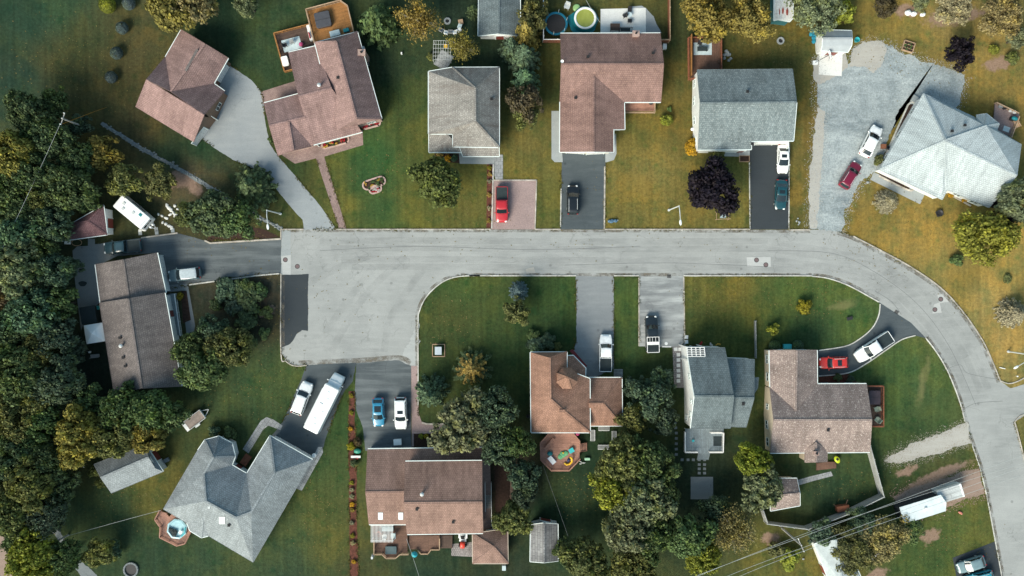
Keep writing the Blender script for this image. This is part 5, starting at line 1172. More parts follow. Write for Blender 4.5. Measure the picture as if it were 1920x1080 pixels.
for t in [
 (55,212,40,'broad','dk',9,'dark tree at the upper left end of the wood, left of the pole'), (28,296,44,'broad','go',11,'golden brown tree touching the left edge beside the overhead wire'),
 (105,190,26,'loose','dg',6,'small dark tree just above the pole with the crossarm'), (95,262,40,'broad','dk',9,'dark tree directly below the pole with the crossarm'),
 (188,288,36,'loose','go',6,'yellowing tree at the head of the rubble stone line'), (232,338,34,'loose','ol',6,'olive tree right above the white camper'),
 (128,352,46,'broad','dg',10,'dark tree with yellow tips above the maroon shed'), (66,330,42,'broad','dk',10,'dark tree under the overhead wire, between golden and yellow-tipped trees'),
 (28,388,44,'broad','dg',10,'green tree at the left edge below the golden brown one'), (95,418,40,'broad','dt',9,'dark tree touching the maroon shed roof'),
 (40,438,42,'broad','tg',10,'teal green tree at the left edge where the wire leaves the photo'), (36,500,50,'broad','sg',11,'pale grey-green tree at the left edge level with the dark road patch'),
 (100,505,36,'broad','dt',9,'dark tree beside the concrete slab of the taupe house'), (60,588,50,'broad','tg',10,'blue-green tree left of the white square gazebo'),
 (108,640,40,'broad','dt',9,'dark tree left of the taupe house, behind the blue-green tree'), (10,620,40,'broad','dk',9,'dark tree cut by the left edge below the road level'),
 (42,705,52,'broad','dg',11,'big tree at the left edge with sunlit olive left flank'), (112,715,44,'broad','dt',10,'deep green tree off the lower corner of the taupe house'),
 (30,785,44,'broad','ol',10,'olive tree at the left edge level with the silver trailer'), (85,790,36,'broad','dg',9,'green tree between the olive tree and the big golden tree'),
 (228,765,42,'broad','dg',9,'dark tree overlapping the lower end of the taupe house roof'), (280,772,44,'broad','dg',9,'green tree below the right end of the taupe house roof'),
 (322,778,30,'loose','dg',7,'loose green tree left of the silver utility trailer'), (152,818,50,'broad','go',10,'big golden tree left of the blue-grey shed'),
 (212,818,46,'broad','ol',9,'olive gold tree overhanging the blue-grey shed roof'), (275,812,36,'broad','go',8,'golden tree leaning over the front of the blue-grey shed'),
 (35,868,42,'broad','dk',10,'dark tree at the left edge below the olive trees'), (95,858,36,'broad','dk',9,'dark tree between the golden tree and the left edge'),
 (62,902,48,'broad','ol',11,'olive gold tree in the lower left wood, biggest lit crown'), (25,962,46,'broad','ol',10,'olive tree cut by the lower left edge above the dirt path'),
 (88,965,40,'broad','dt',9,'dark tree beside the wire pole at the lower left'), (62,1040,48,'broad','yg',10,'yellow-green tree in the bottom left corner'), (120,1045,34,'broad','dg',8,'green tree right of the bottom left corner tree'),
 *[(x, y, r, k, c, h, l) for x, y, r, k, c, h, l in FILL], (10,555,34,'broad','br',8,'brownish tree cut by the left edge between pale and blue-green trees'), (150,235,22,'loose','dt',5,'little dark tree under the crossarm end')]:
    plant(*t, group=FG)
for t in [
 (472,350,50,'spruce','dk',6,'dark pointed tree beside the long curved grey driveway'), (398,402,48,'broad','dk',6,'dark tree between the rubble line and the wide black driveway'), (448,410,36,'loose','dg',7,'green tree left of the street lamp on the driveway corner'),
 (352,402,26,'loose','ol',5,'low olive tree by the stepping stones'), (300,345,32,'loose','ol',4,'olive thicket tree on the bank right of the camper'),
 (322,12,46,'broad','go',9,'golden tree at the top edge above the rosy garage'), (368,8,42,'broad','hz',9,'tan gold tree at the top edge, right of the golden one'), (462,4,28,'fine','sg',7,'grey-green tree cut by the top edge left of the timber decks'),
 (708,40,48,'spruce','dg',10,'large dark green tree right of the orange deck'), (787,45,40,'birch','gold',9,'golden birch with white branches at the top'), (868,92,28,'birch','go',7,'small golden birch behind the silver hipped house'),
 (887,22,16,'star','dk',4,'small spiky dark tree left of the top edge shed'),
 (985,62,34,'spruce','go',9,'golden topped conifer, highest of the column between the two houses'), (982,105,36,'spruce','tg',9,'pale green conifer in the column between the two houses'), (985,148,32,'spruce','tg',8,'blue-green conifer in the column between the two houses'),
 (983,190,34,'loose','br',7,'purple-brown leafy tree at the lower end of the conifer column'), (958,88,28,'spruce','dt',8,'dark conifer behind the corner of the grey top edge shed'), (985,215,26,'loose','ol',5,'small olive tree below the purple-brown one'),
 (1000,30,30,'loose','ol',7,'olive tree left of the trampoline yard fence'),
 (818,342,47,'broad','lt',8,'round dark green tree with yellow leaf tips on the front lawn of the silver house'), (1338,353,49,'broad','pu',8,'round dark purple tree on the golden lawn beside the black driveway'),
 (1328,30,50,'fine','go',9,'dense golden tree above the orange deck, left of its pair'), (1404,34,48,'fine','go',9,'dense golden tree beside the white canopy, right of its pair'),
 (1530,18,50,'fine','sg',8,'pale sage tree above the barn-roofed shed'), (1578,28,26,'bush','yg',4,'yellow-green shrub against the pale sage tree'), (1660,8,26,'fine','br',5,'brownish shrub tree at the top edge right of the sage tree'),
 (1788,10,40,'fine','pale',6,'pale whitish shrub tree at the top edge'), (1878,28,46,'fine','hz',7,'olive brown thicket tree in the top right corner'), (1908,70,24,'fine','sg',5,'sage thicket tree on the right edge at the top'), (1725,2,20,'fine','sg',4,'small sage shrub tree at the top edge near the white bags'),
 (1800,97,30,'loose','pu',5,'small purple tree on the golden lawn at the upper right'),
 (1845,446,60,'fine','ygt',8,'big yellow-green tree on the right hand golden lawn'), (1908,372,40,'broad','sg',8,'sage tree touching the corner of the pale hipped house'), (1882,402,30,'loose','pu',5,'dark purple shrubby tree behind the yellow-green tree'),
 (1665,377,25,'blue','pale',3.2,'pale round spruce in front of the pale hipped house'), (1902,587,30,'blue','pale',4,'pale spruce cut by the right edge'),
 (973,546,20,'blue','blg',4,'blue spruce on the inner lawn of the street'), (968,584,26,'loose','ol',5,'olive tree touching the blue spruce'),
 (382,690,44,'broad','dg',8,'green tree overhanging the front of the taupe house'), (432,650,40,'broad','ol',8,'olive lit tree at the right of the group by the taupe house'), (355,655,32,'broad','dg',7,'bright green tree against the front wall of the taupe house'), (400,618,30,'loose','dt',6,'dark tree at the top of the group by the taupe house'),
 (808,738,36,'spruce','tg',8,'green tree leaning over the pink path'), (868,795,58,'broad','sg',9,'big grey-olive tree above the chocolate house'), (925,768,42,'broad','dt',9,'dark teal tree between the grey-olive tree and the turret house'), (938,835,38,'broad','dt',8,'dark tree right of the pink path beside the chocolate house'),
 (885,690,42,'star','dk',2.6,'dark low conifer spreading under the spiky golden one'), (886,692,33,'star','gold',4.5,'spiky golden conifer on the dark lawn'),
 (965,828,34,'broad','dg',8,'green tree left of the octagonal deck'), (980,890,32,'broad','dt',8,'dark tree below left of the octagonal deck'), (962,972,34,'broad','ol',7,'olive tree between garden house and metal shed'), (985,925,26,'broad','dt',7,'teal tree above the metal shed'),
 (1165,868,46,'broad','ol',9,'olive tree at the upper end of the big grove'), (1222,872,48,'broad','dg',9,'dark green tree at the upper right of the big grove'), (1150,920,42,'broad','yg',9,'yellow-green tree on the left flank of the big grove'),
 (1205,940,52,'broad','sg',10,'pale olive tree in the middle of the big grove'), (1240,925,36,'broad','dg',8,'green tree on the right flank of the big grove'), (1180,995,48,'broad','sg',10,'tan-lit tree in the lower middle of the big grove'), (1218,1012,40,'broad','dg',9,'dark tree in the lower right of the big grove'),
 (1190,1062,46,'broad','ol',9,'olive tree of the big grove cut by the bottom edge'), (1098,1048,44,'broad','ol',8,'olive tree right of the dark metal shed'), (1062,1035,26,'loose','dg',6,'green sapling touching the dark metal shed'),
 (1290,1002,46,'broad','dg',9,'dark green tree between the grove and the bare birch'), (1318,1040,36,'broad','yg',8,'yellow-green tree near the wires at the bottom'), (1376,1000,50,'birch','hz',8,'half bare birch with white branches at the bottom'), (1340,955,30,'loose','dt',6,'dark tree below the square slab'),
 (1222,752,38,'loose','dt',7,'dark tree between the turret house and the slate house'), (1188,785,30,'loose','ol',6,'yellow-lit tree beside the turret house garage'), (1240,712,26,'loose','dt',4,'dark low tree below the black pickup'), (1245,790,28,'loose','dt',6,'dark tree by the stepping stones of the slate house'), (1190,728,24,'loose','dt',4,'dark shrubby tree below the white pickup'),
 (1412,862,32,'broad','yg',8,'yellow-green tree behind the slate house'), (1428,915,42,'broad','sg',8,'leaning sage tree above the brown and rose shed'),
 (1655,1010,52,'fine','hz',5,'brown olive tree in front of the mobile home'), (1596,1034,48,'fine','ol',5,'olive tree touching the pale metal roofed shed'), (1703,990,28,'loose','dg',3.5,'dark green tree at the corner of the mobile home'), (1620,985,36,'fine','dt',4,'dark tree under the power lines'), (1540,1000,26,'loose','dt',4,'dark low tree beside the leaning power pole'),
 (1478,1046,26,'bush','yg',2,'yellow bush under the power lines'), (1455,1030,20,'bush','ol',2,'olive bush by the fence corner at the bottom'),
 (188,1035,30,'loose','ol',5,'olive tree beside the curved hedge at the bottom left')]:
    plant(*t)
for t in [
 (202,10,15,'dome','yg',2.2,'green egg-shaped shrub at the top edge'), (242,7,12,'dome','blg',1.6,'blue-grey round shrub at the top edge next to the green one'), (229,53,11.5,'dome','blg',1.6,'blue-grey round shrub, second of the row from the top edge'), (219,100,11.5,'dome','blg',1.6,'blue-grey round shrub, third of the row from the top edge'), (209,145,11,'dome','blg',1.6,'blue-grey round shrub at the lower end of the row'),
 (1300,277,20,'bush','og',1.8,'bright orange-gold bush at the corner of the teal-grey house'), (1342,290,18,'bush','ol',1.4,'olive bush along the front of the teal-grey house'), (1250,225,14,'bush','yg',1.3,'small green bush on the lawn of the brown house'),
 (1863,93,12,'bush','yg',1,'small yellow-green bush near the upper right purple tree'), (1898,110,14,'bush','ol',1.5,'round olive bush at the right edge of the upper lawn'),
 (1793,487,15,'bush','dg',1.4,'dark green bush at the foot of the big yellow-green tree'), (1508,574,17,'bush','ye',1.6,'yellow bush alone on the inner lawn'), (1450,618,14,'bush','yg',2,'spiky yellow-green bush above the taupe house'),
 (1452,648,10.5,'dome','tg',1.4,'round clipped shrub left of the turquoise bin'), (1496,648,10.5,'dome','tg',1.4,'round clipped shrub right of the turquoise bin'),
 (402,808,13,'bush','tg',1.6,'green shrub at the rounded end of the grey many-hipped house, left'), (432,812,16,'bush','dg',1.6,'dark shrub at the rounded end of the grey many-hipped house, right'),
 (180,882,15,'bush','ol',2.2,'olive hedge shrub at the left end of the blue-grey shed'), (190,905,12,'bush','ol',2,'lower olive hedge shrub at the corner of the blue-grey shed'),
 (215,1020,12,'bush','tg',2,'curved green hedge, upper part, bottom left lawn'), (222,1036,10,'bush','tg',2,'curved green hedge, lower part, bottom left lawn'),
 (455,535,18,'bush','dk',1.8,'dark ground shrub under the driveway kerb'), (490,545,17,'bush','dg',1.6,'green ground shrub nearest the dark road patch'), (440,575,20,'bush','dt',1.8,'dark ground shrub left of the widest one'), (405,570,14,'bush','dk',1.5,'dark ground shrub on the lawn by the taupe porch path'), (495,625,14,'bush','dg',1.2,'green low shrub at the turning circle edge'), (470,640,18,'bush','dk',1.6,'dark low shrub right of the tree group by the taupe house'), (470,560,33,'bush','dk',2,'wide dark ground shrub left of the street patch'), (425,545,28,'bush','dt',1.8,'dark ground shrub below the grey car'), (500,585,16,'bush','ol',1,'olive ground shrub by the street edge'), (460,600,24,'bush','dk',1.6,'dark shrub on the lawn right of the tree group'),
 (1648,300,13,'bush','ol',1.3,'olive shrub by the corner of the pale hipped house near the cars'), (1783,364,8,'bush','og',.8,'orange bush under the lower eave of the pale hipped house'), (1808,373,7,'bush','og',.8,'small orange bush near the lower eave corner of the pale hipped house'),
 (1005,650,20,'bush','dt',1.6,'dark shrub above the turret house corner'), (1028,640,18,'bush','dt',1.5,'dark teal shrub above the turret house front wall'), (1045,650,10,'bush','ol',1,'small olive shrub at the front of the turret house'), (1000,628,14,'bush','dg',1.2,'dark green low shrub on the lawn above the turret house'),
 (338,556,9,'bush','ye',1,'yellow shrub on the porch bed of the taupe house'), (1570,708,9,'bush','dg',1,'green shrub in the mulch below the red car'), (1594,712,9,'bush','dt',1,'dark shrub in the mulch below the white pickup'),
 (738,868,9,'bush','dg',1,'dark green shrub beside the garage of the chocolate house') if 0 else (665,868,9,'bush','dk',1,'dark green shrub in the mulch strip by the garage corner'), (672,828,10,'bush','br',1.2,'pinkish brown shrub next to the mulch strip'), (658,836,9,'bush','ye',1,'yellow-green shrub at the upper bend of the mulch strip'),
 (825,292,8,'bush','gold',.8,'golden shrub in the bed left of the silver house porch'), (840,298,8,'bush','og',.8,'orange flowering shrub in the bed of the silver house'), (852,296,8,'bush','tg',.9,'green shrub beside the porch of the silver house'),
 (790,818,6,'bush','yg',.5,'pale green tuft in the framed bed, left'), (799,817,6,'bush','ye',.5,'yellow tuft in the framed bed, middle'), (808,106,9,'bush','ol',1.2,'climbing plant beside the wire pergola'),
 (1255,205,6,'bush','dg',.6,'tiny green tuft above the small green bush'), (1910,655,10,'bush','dg',1,'green bush on the right edge by the lamp') if 0 else (1888,522,11,'bush','ol',.5,'low dry tuft on the right golden lawn'), (508,262,7,'bush','dg',.7,'dark tuft in the grass beside the curved drive')]:
    plant(*t)
# rows of small flowering plants along the mulch strips
for i, (x, y, c, lb) in enumerate([(659,742,'ye','first yellow tuft of the mulch strip beside the motorhome drive'), (659,774,'ye','yellow tuft in the mulch strip level with the blue car'), (658,804,'og','orange tuft in the mulch strip level with the white roof-rail car'), (659,905,'ye','yellow tuft in the mulch strip, first below the house corner'), (660,918,'pale','white flower clump in the mulch strip near the house wall'), (660,931,'pale','second white flower clump in the mulch strip near the house wall'), (660,946,'og','orange tuft in the mulch strip left of the skylights'), (661,956,'gold','golden tuft in the mulch strip left of the skylights'), (660,980,'pale','white clump in the mulch strip beside the slatted pergola'), (661,1004,'ye','yellow clump in the mulch strip beside the hot tub deck'), (662,1018,'pale','white clump in the mulch strip lower down'), (664,1053,'og','orange tuft at the bottom of the mulch strip'),
   (918,315,'ye','topmost yellow flower clump beside the red pickup drive'), (918,327,'gold','golden flower clump, second beside the red pickup drive'), (918,340,'pale','white flower clump beside the red pickup cover'), (917,365,'gold','golden clump level with the red pickup cab'), (917,390,'pale','small white clump level with the red bonnet'), (917,414,'gold','golden clump nearest the kerb by the red pickup')]):
    plant(x, y, 5.5, 'bush', c, .45, lb, 'flower_clump', 'flowers', 'flower clumps in the mulch strips')
# ---------------------------------------------------------------- loose stones, tufts, fallen leaves
def turf_mat():
    m, nt, b = newmat('tuft_green', .95, .1); g = nt.nodes.new('ShaderNodeNewGeometry')
    c = mixc(nt, ramp(nt, noise(nt, .12, 3, g.outputs['Position']), .35, .65), (.05, .065, .018), (.13, .105, .03))
    nt.links.new(mixc(nt, 1.0, c, ramp(nt, g.outputs['Random Per Island'], 0, 1, .5, 1.5), 'MULTIPLY'), b.inputs['Base Color']); return m
M_tuft = turf_mat()
def island_mat(name, a, b_, c):
    m, nt, b = newmat(name, .9, .15); g = nt.nodes.new('ShaderNodeNewGeometry'); r = g.outputs['Random Per Island']
    nt.links.new(mixc(nt, ramp(nt, r, .5, 1), mixc(nt, ramp(nt, r, 0, .5), a, b_), c), b.inputs['Base Color']); return m
def walk(pts, step, rg):
    P = [W(*p) for p in pts]
    for a, b in zip(P, P[1:]):
        n = max(1, int((b - a).length / step)); d = (b - a).normalized(); s = Vector((-d.y, d.x, 0))
        for k in range(n): yield a.lerp(b, (k + rg.random()) / n), s
def chips(name, lines, mat, per, spread, size, z=.021):
    rg = random.Random(len(lines) * 7 + per); m = MB()
    for pts in lines:
        for p, s in walk(pts, 1 / per, rg):
            q = p + s * rg.gauss(0, spread) ; r = rg.uniform(*size); k = rg.randint(4, 6); a0 = rg.uniform(0, 6)
            P = [Vector((q.x + r * rg.uniform(.6, 1.2) * math.cos(a0 + 6.283 * i / k), q.y + r * rg.uniform(.6, 1.2) * math.sin(a0 + 6.283 * i / k), 0)) for i in range(k)]
            zz = z + rg.uniform(0, .03)
            m.poly([Vector((v.x, v.y, zz)) for v in P])
    return tag(m.build(name, mat), kind='stuff')
GR_E = [[(1531,150),(1534,205),(1527,270),(1520,350),(1519,431)], [(1592,118),(1600,92),(1620,78),(1652,79),(1690,99),(1740,117),(1790,132),(1807,146),(1808,166),(1798,192),(1790,206)], [(1652,310),(1640,320),(1612,346),(1587,392),(1577,437)], [(1531,150),(1546,130)], [(1622,127),(1655,120),(1662,90)], [(1524,122),(1534,105),(1585,100)], [(1547,210),(1541,300),(1530,430)]]
chips('gravel_stones', GR_E, island_mat('loose_gravel', (.24, .26, .26), (.36, .37, .36), (.42, .41, .37)), 44, .5, (.025, .085))
chips('gravel_stones', [[(1812,793),(1800,796),(1765,812),(1720,828),(1680,848),(1658,864),(1668,868),(1690,868),(1720,860),(1760,850),(1790,838),(1822,832)]], island_mat('sandy_chips', (.25, .23, .18), (.33, .31, .26), (.2, .17, .11)), 60, .45, (.025, .075))
chips('dirt_clods', [[(1672,934),(1700,918),(1765,897),(1838,878)], [(1846,927),(1800,940),(1770,955),(1700,960)]], island_mat('dirt_clod', (.2, .14, .1), (.3, .22, .17), (.14, .1, .06)), 40, .5, (.03, .12))
EDGES = [[(527,430),(920,430)],[(1003,430),(1051,430)],[(1134,430),(1406,430)],[(1479,431),(1519,431)],OUT,IN,[(864,518),(1080,518)],[(1151,518),(1198,518)],[(1282,518),(1522,518)],IN2,IN3,[(1902,791),(1908,812),(1922,868),(1936,930)],[(527,513),(527,662),(536,677),(552,686),(575,685)],
 [(427,120),(448,133),(482,163),(491,174),(497,225),(525,297),(562,340),(592,375),(631,430)],[(372,256),(436,299),(480,318),(517,352),(540,382),(567,412),(570,430)],[(1080,520),(1080,640),(1074,658)],[(1151,520),(1151,690)],[(1052,300),(1051,430)],[(1136,300),(1134,430)],[(1282,520),(1284,650)],[(1198,520),(1198,650)],
 [(575,684),(555,735),(530,792)],[(668,681),(645,735),(622,790),(606,838)],[(592,295),(636,430)],[(607,291),(650,430)],[(1405,300),(1406,430)],[(1480,268),(1479,430)],[(784,690),(784,780)],[(300,540),(316,541),(380,530),(480,516),(527,513)],[(385,451),(527,449)],[(654,733),(654,900),(656,1085)],[(665,733),(669,960),(672,1085)],[(1632,836),(1658,932),(1592,964),(1516,993),(1440,983)]]
def tufts(name, mat, n_per, spread):
    rg = random.Random(9); vs = []; fs = []
    for pts in EDGES:
        for p, s in walk(pts, 1 / n_per, rg):
            if mnoise.noise(p * .35) < -.05: continue
            q = p + s * rg.gauss(0, spread)
            for _ in range(5): leafq(vs, fs, q + Vector((rg.gauss(0, .07), rg.gauss(0, .07), rg.uniform(.03, .12))), (rnd_dir(rg, .1)), rg.uniform(.05, .13), rg, 2)
    me = mesh(name, vs, fs, mat); o = bpy.data.objects.new(name, me); col.objects.link(o); return tag(o, kind='stuff')
tufts('grass_tufts', M_tuft, 7, .13)
def litter():
    rg = random.Random(17); vs = []; fs = []
    spots = [(1220,340,80,70,260),(1700,440,110,80,500),(1760,90,120,60,400),(1440,90,60,50,160),(870,390,80,40,160),(720,330,90,70,160),(130,120,110,90,300),(1350,560,70,40,160),(1530,560,60,40,100),(1780,1000,90,60,220),(480,720,80,60,160),(240,940,110,60,250),(600,960,50,90,200),(1080,930,50,40,100),(850,600,60,60,120),(420,430,80,40,220),(480,580,40,60,160),(1600,920,60,40,100),(1500,1060,60,30,120),(900,460,500,30,120),(620,560,80,90,60)]
    for (x, y, sx, sy, n) in spots:
        for _ in range(n):
            p = W(rg.gauss(x, sx * .6), rg.gauss(y, sy * .6)); p.z = .035 + rg.uniform(0, .03); leafq(vs, fs, p, Vector((rg.gauss(0, .25), rg.gauss(0, .25), 1)).normalized(), rg.uniform(.06, .17), rg, 1.5)
    me = mesh('fallen_leaves', vs, fs, island_mat('dry_leaf', (.08, .065, .02), (.15, .115, .035), (.2, .16, .07))); o = bpy.data.objects.new('fallen_leaves', me); col.objects.link(o); tag(o, kind='stuff')
litter()
# ---------------------------------------------------------------- decks, fences, street furniture, garden things
M_matW = pm('pale_blue_mat', (.5, .6, .62), .7, .15, 2); M_tub = pm('hot_tub_cover', (.062, .064, .075), .6, .15, 2)
M_teal = pm('teal_vinyl', (.01, .17, .2), .5, .12, 2); M_turq = pm('turquoise_plastic', (.05, .45, .48), .4, .1, 2)
M_yel = pm('yellow_plastic', (.7, .42, .02), .4, .1, 2); M_lime = pm('lime_plastic', (.45, .55, .02), .4, .1, 2); M_pinkp = pm('pink_plastic', (.55, .08, .2), .4, .1, 2)
M_iron = pm('black_iron', (.03, .03, .032), .5, .15, 4); M_wicker = pm('grey_wicker', (.28, .29, .29), .8, .2, 6)

def deck(name, label, cat, outline, z, floor, rail=(), rmat=None, rail_h=.95, uvang=0, ctr=None, stairs=(), skirt=True):
    """timber deck: floor at height z, rails with top rail and balusters"""
    P = [W(x, y, z) for x, y in outline]; c = sum(P, Vector()) / len(P)
    o = thing(name, label, cat, (c.x, c.y, 0))
    m = MB(); m.prism([(p.x, p.y) for p in P], z - .2, z); m.build('deck_floor', floor, o, uvang=uvang)
    rmat = rmat or floor
    m = MB()
    for p in P: m.box(((p.x * .96 + c.x * .04), (p.y * .96 + c.y * .04), (z - .2) / 2), (.12, .12, z - .2))
    m.build('deck_post', rmat, o)
    if rail:
        m = MB(); b = MB()
        for line in rail:
            q = [W(x, y, z + rail_h) for x, y in line]
            for u, v in zip(q, q[1:]):
                m.bar(u, v, .15, .06); dn = Vector((0, 0, rail_h - .12)); b.bar(u - dn, v - dn, .06, .05)
                n = max(2, int((v - u).length / .16))
                for k in range(n + 1):
                    t = u.lerp(v, k / n); w = .1 if k % 9 == 0 else .04
                    b.bar(Vector((t.x, t.y, z)), t - Vector((0, 0, .03)), w, w)
        m.build('handrail', rmat, o); b.build('balusters', rmat, o)
    for (a, b_, n, z0) in stairs:       # a-b is the top edge line in plan, going down along its left normal
        A, B = W(*a, z), W(*b_, z); d = (B - A); nn = Vector((d.y, -d.x, 0)).normalized(); m = MB()
        for k in range(n):
            zz = z - (k + 1) * (z - z0) / (n + .5); c_ = (A + B) / 2 + nn * (.14 + .27 * k); c_.z = zz
            m.box(c_, (d.length, .29, .05), math.atan2(d.y, d.x))
        for e in (A, B): m.bar(e, e + nn * .27 * n - Vector((0, 0, z - z0)), .06, .22)
        m.build('stairs', floor, o)
    return o

def simple(name, label, cat, px, py, z, parts, rz=0, group=None):
    """small thing from local-coordinate parts: list of (part name, material, builder)"""
    p = W(px, py, z); o = thing(name, label, cat, (p.x, p.y, z), 0, group); ORG[o.name] = Vector((0, 0, 0))
    for nm, mt, fn in parts:
        m = MB(); fn(m); c = m.build(nm, mt, o)
    o.rotation_euler.z = rz; return o
def one(name, label, cat, px, py, z, mt, fn, rz=0, group=None, smooth=False, bevel=0):
    m = MB(); fn(m); p = W(px, py, z); o = m.build(name, mt, smooth=smooth, bevel=bevel); o.location = (p.x, p.y, z); o.rotation_euler.z = rz
    return tag(o, label, cat, group)

# rosy house decks
deck('timber_deck', 'orange railed deck at the top edge holding the dark hot tub', 'deck', [(573,17),(637,1),(650,10),(662,60),(589,81)], 1.3, WD_orange, [[(589,80),(573,17),(637,0),(651,10),(663,60)]], WD_tan, uvang=R(15))
simple('hot_tub', 'dark covered square hot tub on the orange railed deck', 'hot tub', 607, 39, 1.3, [('tub', WD_dark, lambda m: obox(m, 2.3, 2.3, 0, .7, .25)), ('cover', M_tub, lambda m: obox(m, 2.4, 2.4, .7, .84, .28)), ('cover_fold', M_iron, lambda m: m.box((0, 0, .845), (2.3, .06, .02)))], R(12))
deck('timber_deck', 'lower dark deck with thin orange rail left of the hot tub deck', 'deck', [(513,63),(579,46),(590,84),(541,98),(552,128),(534,134)], .8, WD_dark, [[(579,45),(513,62),(533,134),(552,129)]], WD_orange, .8, uvang=R(15))
one('outdoor_mat', 'pale blue rug on the lower dark deck with chairs on it', 'rug', 547, 83, .81, M_matW, lambda m: m.box((0, 0, .01), (2.9, 1.9, .02)), R(15))
def chair_parts(mt, mf=None):
    def seat(m): m.box((0, 0, .42), (.52, .5, .06))
    def back(m): m.box((-.26, 0, .68), (.06, .5, .5), 0, R(-12))
    def legs(sx, sy): return lambda m: m.bar((sx * .22, sy * .21, 0), (sx * .2, sy * .2, .4), .045, .045)
    return [('seat', mt, seat), ('backrest', mt, back)] + [('leg', mf or mt, legs(a, b)) for a in (-1, 1) for b in (-1, 1)] + [('armrest', mf or mt, (lambda s: lambda m: m.bar((-.22, s * .27, .62), (.24, s * .27, .62), .05, .04))(s)) for s in (-1, 1)]
def chair(px, py, rz, mt, label, z=0, group=None, s=1.15):
    o = simple('garden_chair', label, 'chair', px, py, z, chair_parts(mt), R(rz), group); o.scale = (s, s, s); return o
chair(548, 80, 200, M_wicker, 'grey wicker chair in the middle of the pale blue rug', .83); chair(536, 86, 20, M_iron, 'black chair at the left of the pale blue rug', .83)
one('beach_ball', 'red and pink parasol ball on the corner of the pale blue rug', 'ball', 564.5, 83, 1.1, M_pinkp, lambda m: m.ell((0, 0, 0), (.36, .36, .3), 14, 8), smooth=True)
one('storage_bench', 'narrow white bench between the two rosy house decks', 'bench', 582.5, 63, .8, WD_white, lambda m: m.box((0, 0, .35), (.55, 2.5, .7)), R(14), bevel=.03)
simple('barbecue', 'covered white barbecue at the lower corner of the dark deck', 'barbecue', 537, 117, .8, [('hood', M_gel, lambda m: obox(m, 1.0, 1.5, .6, 1.05, .18)), ('base', M_iron, lambda m: m.box((0, 0, .3), (.9, 1.3, .6)))], R(14))
one('towel', 'red towel hanging over the rail beside the white bench', 'towel', 580, 66, 1.75, pm('red_cloth', (.4, .04, .05)), lambda m: m.box((0, 0, -.1), (.12, .9, .5)), R(14))
one('storage_box', 'pale blue lidded box against the eave on the hot tub deck', 'box', 629, 64, 1.3, M_matW, lambda m: obox(m, 1.6, .9, 0, .6, .06), R(15)); one('storage_box', 'teal box at the right end of the hot tub deck', 'box', 650, 58, 1.3, M_teal, lambda m: obox(m, .9, .55, 0, .6, .06), R(15))
one('air_unit', 'white air conditioner on the east wall of the rosy house', 'air conditioner', 682.5, 94, 1.2, M_gel, lambda m: m.box((0, 0, .3), (.45, .9, .6)), R(15), bevel=.03)
one('trellis_panel', 'grey lattice panel leaning at the east wall of the rosy house', 'trellis', 688, 115, .6, M_steel, lambda m: [m.bar((x, -.7, 0), (x, .7, 0), .05, .05) for x in (-.15, .15)] + [m.bar((-.15, y, 0), (.15, y, 0), .05, .05) for y in (-.7, -.35, 0, .35, .7)], R(15))

def planter(name, label, px, py, L, Wd, rz, flowers, edge=None):
    p = W(px, py); r = Wd / 2; P = []
    for cx, a0 in ((L / 2 - r, -90), (-L / 2 + r, 90)):
        P += [Vector((cx + r * math.cos(R(a0 + 22.5 * k)), r * math.sin(R(a0 + 22.5 * k)), 0)) for k in range(9)]
    o = thing(name, label, 'flower bed', (p.x, p.y, 0)); ORG[o.name] = Vector((0, 0, 0)); o.rotation_euler.z = R(rz)
    e = edge or pm('rose_stone_edging', (.46, .33, .29), .9, .2, 2)
    strip(P + [P[0], P[1]], .24, 0, .2).build('edging', e, o)
    m = MB(); m.prism([(q.x, q.y) for q in P], 0, .1); m.build('soil', M_dmulch, o)
    rg = random.Random(int(px)); 
    for nm, mt, n in flowers:
        m = MB()
        for _ in range(n):
            x, y = rg.uniform(-L / 2 + r * .5, L / 2 - r * .5), rg.uniform(-r * .6, r * .6)
            for k in range(9): m.ell((x + rg.gauss(0, .13), y + rg.gauss(0, .11), .2 + rg.uniform(0, .16)), (.09, .09, .07), 6, 4, .25)
        m.build(nm, mt, o)
    return o
M_rf = pm('red_petals', (.4, .02, .03), .7, .3, 8); M_gf = pm('green_leaves', (.06, .1, .03), .8, .35, 8); M_yf = pm('yellow_petals', (.5, .3, .05), .8, .3, 8); M_wf = pm('pale_petals', (.55, .5, .45), .8, .2, 8)
planter('flower_bed', 'small oval stone-edged bed with red flowers at the corner of the rosy house', 696, 233, 2.9, 1.0, 15, [('red_flowers', M_rf, 8), ('white_flowers', M_wf, 3)])
planter('flower_bed', 'long stone-edged bed under the lower eave of the rosy house', 629, 267, 4.3, 1.1, 15, [('red_flowers', M_rf, 5), ('yellow_flowers', M_yf, 4), ('leaves', M_gf, 5)])
planter('flower_bed', 'long oval island bed with pink stone rim on the middle lawn', 701.5, 343.5, 3.6, 1.35, 18, [('leaves', M_gf, 12), ('yellow_flowers', M_yf, 3)])
planter('flower_bed', 'short rounded half bed joined below the oval island bed', 704, 355, 1.9, 1.1, 18, [('red_flowers', M_rf, 3), ('white_flowers', M_wf, 5)])

